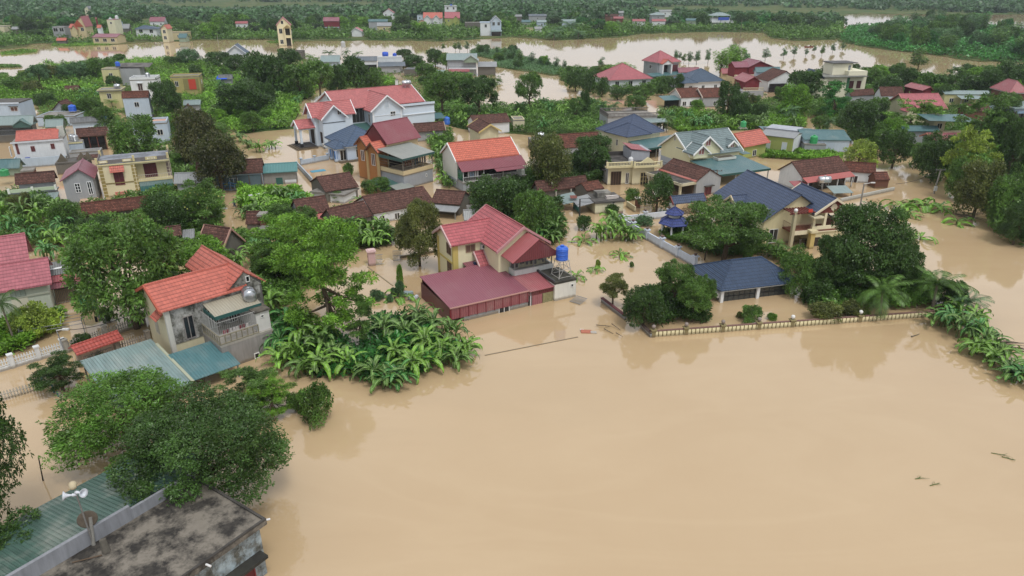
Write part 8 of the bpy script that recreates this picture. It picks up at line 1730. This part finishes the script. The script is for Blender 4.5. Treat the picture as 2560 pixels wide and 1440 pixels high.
for k, (n, pts, lab) in enumerate(((14, [(200, 272), (420, 285), (560, 300), (600, 400), (560, 480), (430, 460), (262, 350)], 'small tree in the scrub around the big rusty tree, left'), (16, [(2130, 360), (2290, 405), (2400, 500), (2600, 600), (2640, 380), (2300, 350)], 'leafy tree in the thick growth along the flooded lane, right'), (12, [(600, 165), (880, 185), (1180, 190), (1060, 245), (1000, 200), (620, 195)], 'tree in the growth around the slate warehouse'), (8, [(1640, 238), (1990, 255), (2120, 210), (2110, 285), (1700, 262)], 'tree among the right background roofs'), (8, [(1165, 465), (1330, 445), (1395, 490), (1400, 590), (1280, 550)], 'tree in the dark garden behind the pink red tiled roofs'), (9, [(20, 540), (200, 560), (420, 520), (540, 520), (540, 590), (200, 600)], 'small tree in the garden growth left of the flooded lane'), (10, [(590, 620), (760, 550), (920, 570), (780, 690), (650, 740)], 'small tree in the tangle under the feathery tree'))):
    for x, y in scatter([(P(a, b).x, P(a, b).y) for a, b in pts], n, RG, 1.5, 4): plant(0, 0, kind=RG.choice(['round', 'fine', 'round', 'feather']), tint=RG.choice('dmmbmo'), h=RG.uniform(2.6, 5.2), gpos=Vector((x, y, 0)), label=lab, group='trees: ' + lab)
def woodland():
    rg = np.random.default_rng(77); Vs = []; cnt = 0
    zones = [(-60, 2104, 70, 3.0, 1900), (2110, 2640, 35.5, 3.0, 500)]
    for xa, xb, ya, yb, n in zones:
        for _ in range(n):
            py = ya - (ya - yb) * rg.random() ** .85; px = xa + (xb - xa) * rg.random(); p = P(px, py, 0)
            f = math.sin(p.x * .011 + 1.7) + math.sin(p.y * .013 + p.x * .004) 
            if f < -.35 or not free(p.x, p.y, 4) or hides(p.x, p.y, 9): continue
            H = rg.uniform(5, 9) + max(0, f) * 4 * rg.random(); r = rg.uniform(3, 7) * (1 + (p.y > 900) * .5) * (1 + .5 * (rg.random() < .12)); k = 60 if p.y < 800 else 34
            d = unit(rg.normal(size=(k, 3)) + np.array([0, -.2, .5])); C = np.array([p.x, p.y, H * .55]) + d * np.array([r, r, H * .45]) * (.75 + .3 * rg.random((k, 1))); C[:, 2] = np.maximum(C[:, 2], .5)
            D = unit(d * .4 + rg.normal(size=(k, 3)) * np.array([1, 1, .5])); S = unit(np.cross(D, d + .3 * rg.normal(size=(k, 3)))); L = r * .62; Vs.append(leafv(C - D * L * .4, D, S, L, L * .7, .1))
    me = quads('woodland', np.concatenate(Vs), LM); o = bpy.data.objects.new('woodland', me); col.objects.link(o); o.color = lin('3a603a'); tag(o, 'distant woods and orchards fading into haze beyond the river', 'woodland', kind='stuff')
woodland()
# floating weed, twigs and debris
def weed(lab, pts, n, tint='b'):
    w_ = [(P(x, y).x, P(x, y).y) for x, y in pts]; mass('floating_weed', lab, w_, n, (.02, .25), .5, .25, tint, len(lab), 5)
weed('long floating weed mat along the far left river bank', [(128, 116), (180, 117), (275, 112), (270, 107), (200, 108), (135, 108)], 1500)
weed('floating weed patch at the left edge of the river, upper one', [(-20, 162), (50, 164), (54, 169), (-20, 171)], 600, 'm'); weed('floating weed patch at the left edge of the river, lower one', [(-20, 184), (18, 185), (20, 192), (-20, 199)], 500, 'm')
weed('thin floating weed strip left of the tree row', [(46, 180), (76, 178), (78, 182), (48, 184)], 250, 'o'); weed('floating weed bed below the far left bank', [(5, 132), (50, 125), (94, 126), (90, 131), (40, 137), (3, 138)], 900)
weed('floating weed near the tall cream river house', [(665, 105), (730, 103), (735, 108), (680, 109)], 400); weed('weed strip among the young trees, centre', [(1330, 148), (1320, 154), (1300, 152), (1292, 147)], 200)
for x, y, l, a, lab in ((2478, 1132, .8, -.4, 'thin twig floating in the open water, far right'), (2288, 1197, .6, .1, 'small green sprig floating, left of the pair'), (2325, 1214, .8, .3, 'leafy sprig floating, right of the pair'), (2505, 1142, .7, -.6, 'second thin twig floating near the right edge'), (2278, 842, 1.1, .5, 'grey log with peeling bark floating before the cream pond wall'), (1110, 690 + 100, .01, 0, '')):
    if not lab: continue
    g = P(x, y, .03); rr = random.Random(int(x)); m = MB(); m.bar((0, 0, 0), (l, l * a, .03), .03 if l < 1.05 else .07, .02, 5)
    for k in range(6): q = rr.random(); m.bar((l * q, l * a * q, .02), (l * q + rr.uniform(-.2, .4), l * a * q + rr.uniform(-.3, .3), .08), .016, .008, 4)
    o = tag(m.build('twig', M('bark', '#5f7a3a' if 'log' not in lab else '#6c6454')), lab, 'twig'); o.location = g
for x, y, n, lab in ((2500, 862, 26, 'tangle of broken stems and sticks washed against the bananas, right edge'), (2400, 538, 18, 'raft of broken branches under the half bare tree, right'), (1510, 822, 5, 'broken branch drifting left of the low grey wall')):
    g = P(x, y, .02); rr = random.Random(int(x)); m = MB()
    for k in range(n): a = rr.gauss(-.5, .5); l = rr.uniform(.8, 3.2) * (.5 if n < 10 else 1); u, v = rr.gauss(0, 1.4), rr.gauss(0, .8); z_ = rr.uniform(.02, .3); m.bar((u, v, z_), (u + l * math.cos(a), v + l * math.sin(a), rr.uniform(.02, .35)), .05, .02, 5)
    o = tag(m.build('driftwood', M('bark', '#6b6153')), lab, 'driftwood'); o.location = g
for x, y, s, hx, lab in ((1466, 830, .55, '#b06a52', 'reddish board floating off the end of the maroon shed'), (1484, 832, .3, '#a9a39a', 'small grey board floating beside the reddish board'), (1455, 826, .2, '#c9c4ba', 'tiny pale scrap floating near the reddish board'), (1022, 738, .5, '#8a9a9c', 'heap of wet sacks by the corner of the maroon metal shed'), (1035, 748, .4, '#c2c6d0', 'pale bundle beside the heap of sacks')):
    g = P(x, y, .0); rr = random.Random(int(x)); m = MB()
    if 'sack' in lab or 'bundle' in lab:
        for k in range(5): m.lathe((rr.uniform(-.5, .5), rr.uniform(-.3, .3), .05), [(.02, -.1), (.3 * s * 2, .05), (.25 * s * 2, .3), (.02, .4)], 8)
        nm = 'sack_heap'
    else: m.slab([(-s, -s * .5, .08), (s, -s * .6, .06), (s * .9, s * .5, .1), (-s, s * .6, .12)], .06); nm = 'floating_board'
    o = tag(m.build(nm, M('cloth', hx)), lab, nm.replace('_', ' ')); o.location = g

# ============================================================ telling the plants apart
NUM = ['', 'one', 'two', 'three', 'four', 'five', 'six', 'seven']; ORD = ['leftmost', 'second from left', 'third from left', 'fourth from left', 'fifth from left', 'sixth from left']
LQ = [(n, *Q(x, y, 1.5)) for n, x, y in LAND]
def rel(q):
    best = min(LQ, key=lambda l: math.hypot((q[0] - l[1]), (q[1] - l[2]) * 2)); dx, dy = q[0] - best[1], (q[1] - best[2]) * 1.6
    r = ('right of' if dx > 0 else 'left of') if abs(dx) > abs(dy) * 1.1 else ('in front of' if dy > 0 else 'behind'); return r + ' ' + best[0]
by = {}
for t, word, ph, q, label, group, H in PL:
    if label:
        t['label'] = label
        if group: t['group'] = group
        continue
    size = '' if 'bush' in ph or 'banana' in ph else ('tall ' if H > 6.5 else 'small ' if H < 3.2 else '')
    by.setdefault(f"{size}{word} {ph} {rel(q)}" if 'banana' not in ph else f"{ph} {rel(q)}", []).append((q[0], t, group))
for lab, v in by.items():
    v.sort(key=lambda a: a[0]); n = len(v)
    for i, (x, t, g) in enumerate(v):
        if n == 1: t['label'] = lab
        elif n <= 5: t['label'] = lab.replace('round leafy', 'leafy') + ', ' + (ORD[i] if i < n - 1 or n == 2 and 0 else 'rightmost') + ' of ' + NUM[n]
        else: t['label'] = lab; g = g or ('cluster of ' + lab.split(',')[0].split(' plant')[0] + ' plants' if 'banana' in lab else 'cluster: ' + lab)
        if len(t['label'].split()) > 16: t['label'] = t['label'].replace('fine leaved tree', 'tree').replace('layered feathery', 'feathery')
        if g: t['group'] = g if len(g) < 90 else g[:90]
# ============================================================ haze
hz = MB().box(-3200, -60, -1.5, 3200, 5200, 40).build('haze', M('paint', '#ffffff')); g = NT('haze_air'); g.t.nodes.remove(g.b); pv = g.n("VolumePrincipled"); pv.inputs['Color'].default_value = (.80, .90, .97, 1); pv.inputs['Density'].default_value = .00014; pv.inputs['Anisotropy'].default_value = .2
g.l(pv.outputs[0], g.out.inputs['Volume']); hz.data.materials.clear(); hz.data.materials.append(g.m); tag(hz, 'thin damp air fading the far fields', 'haze', kind='stuff')
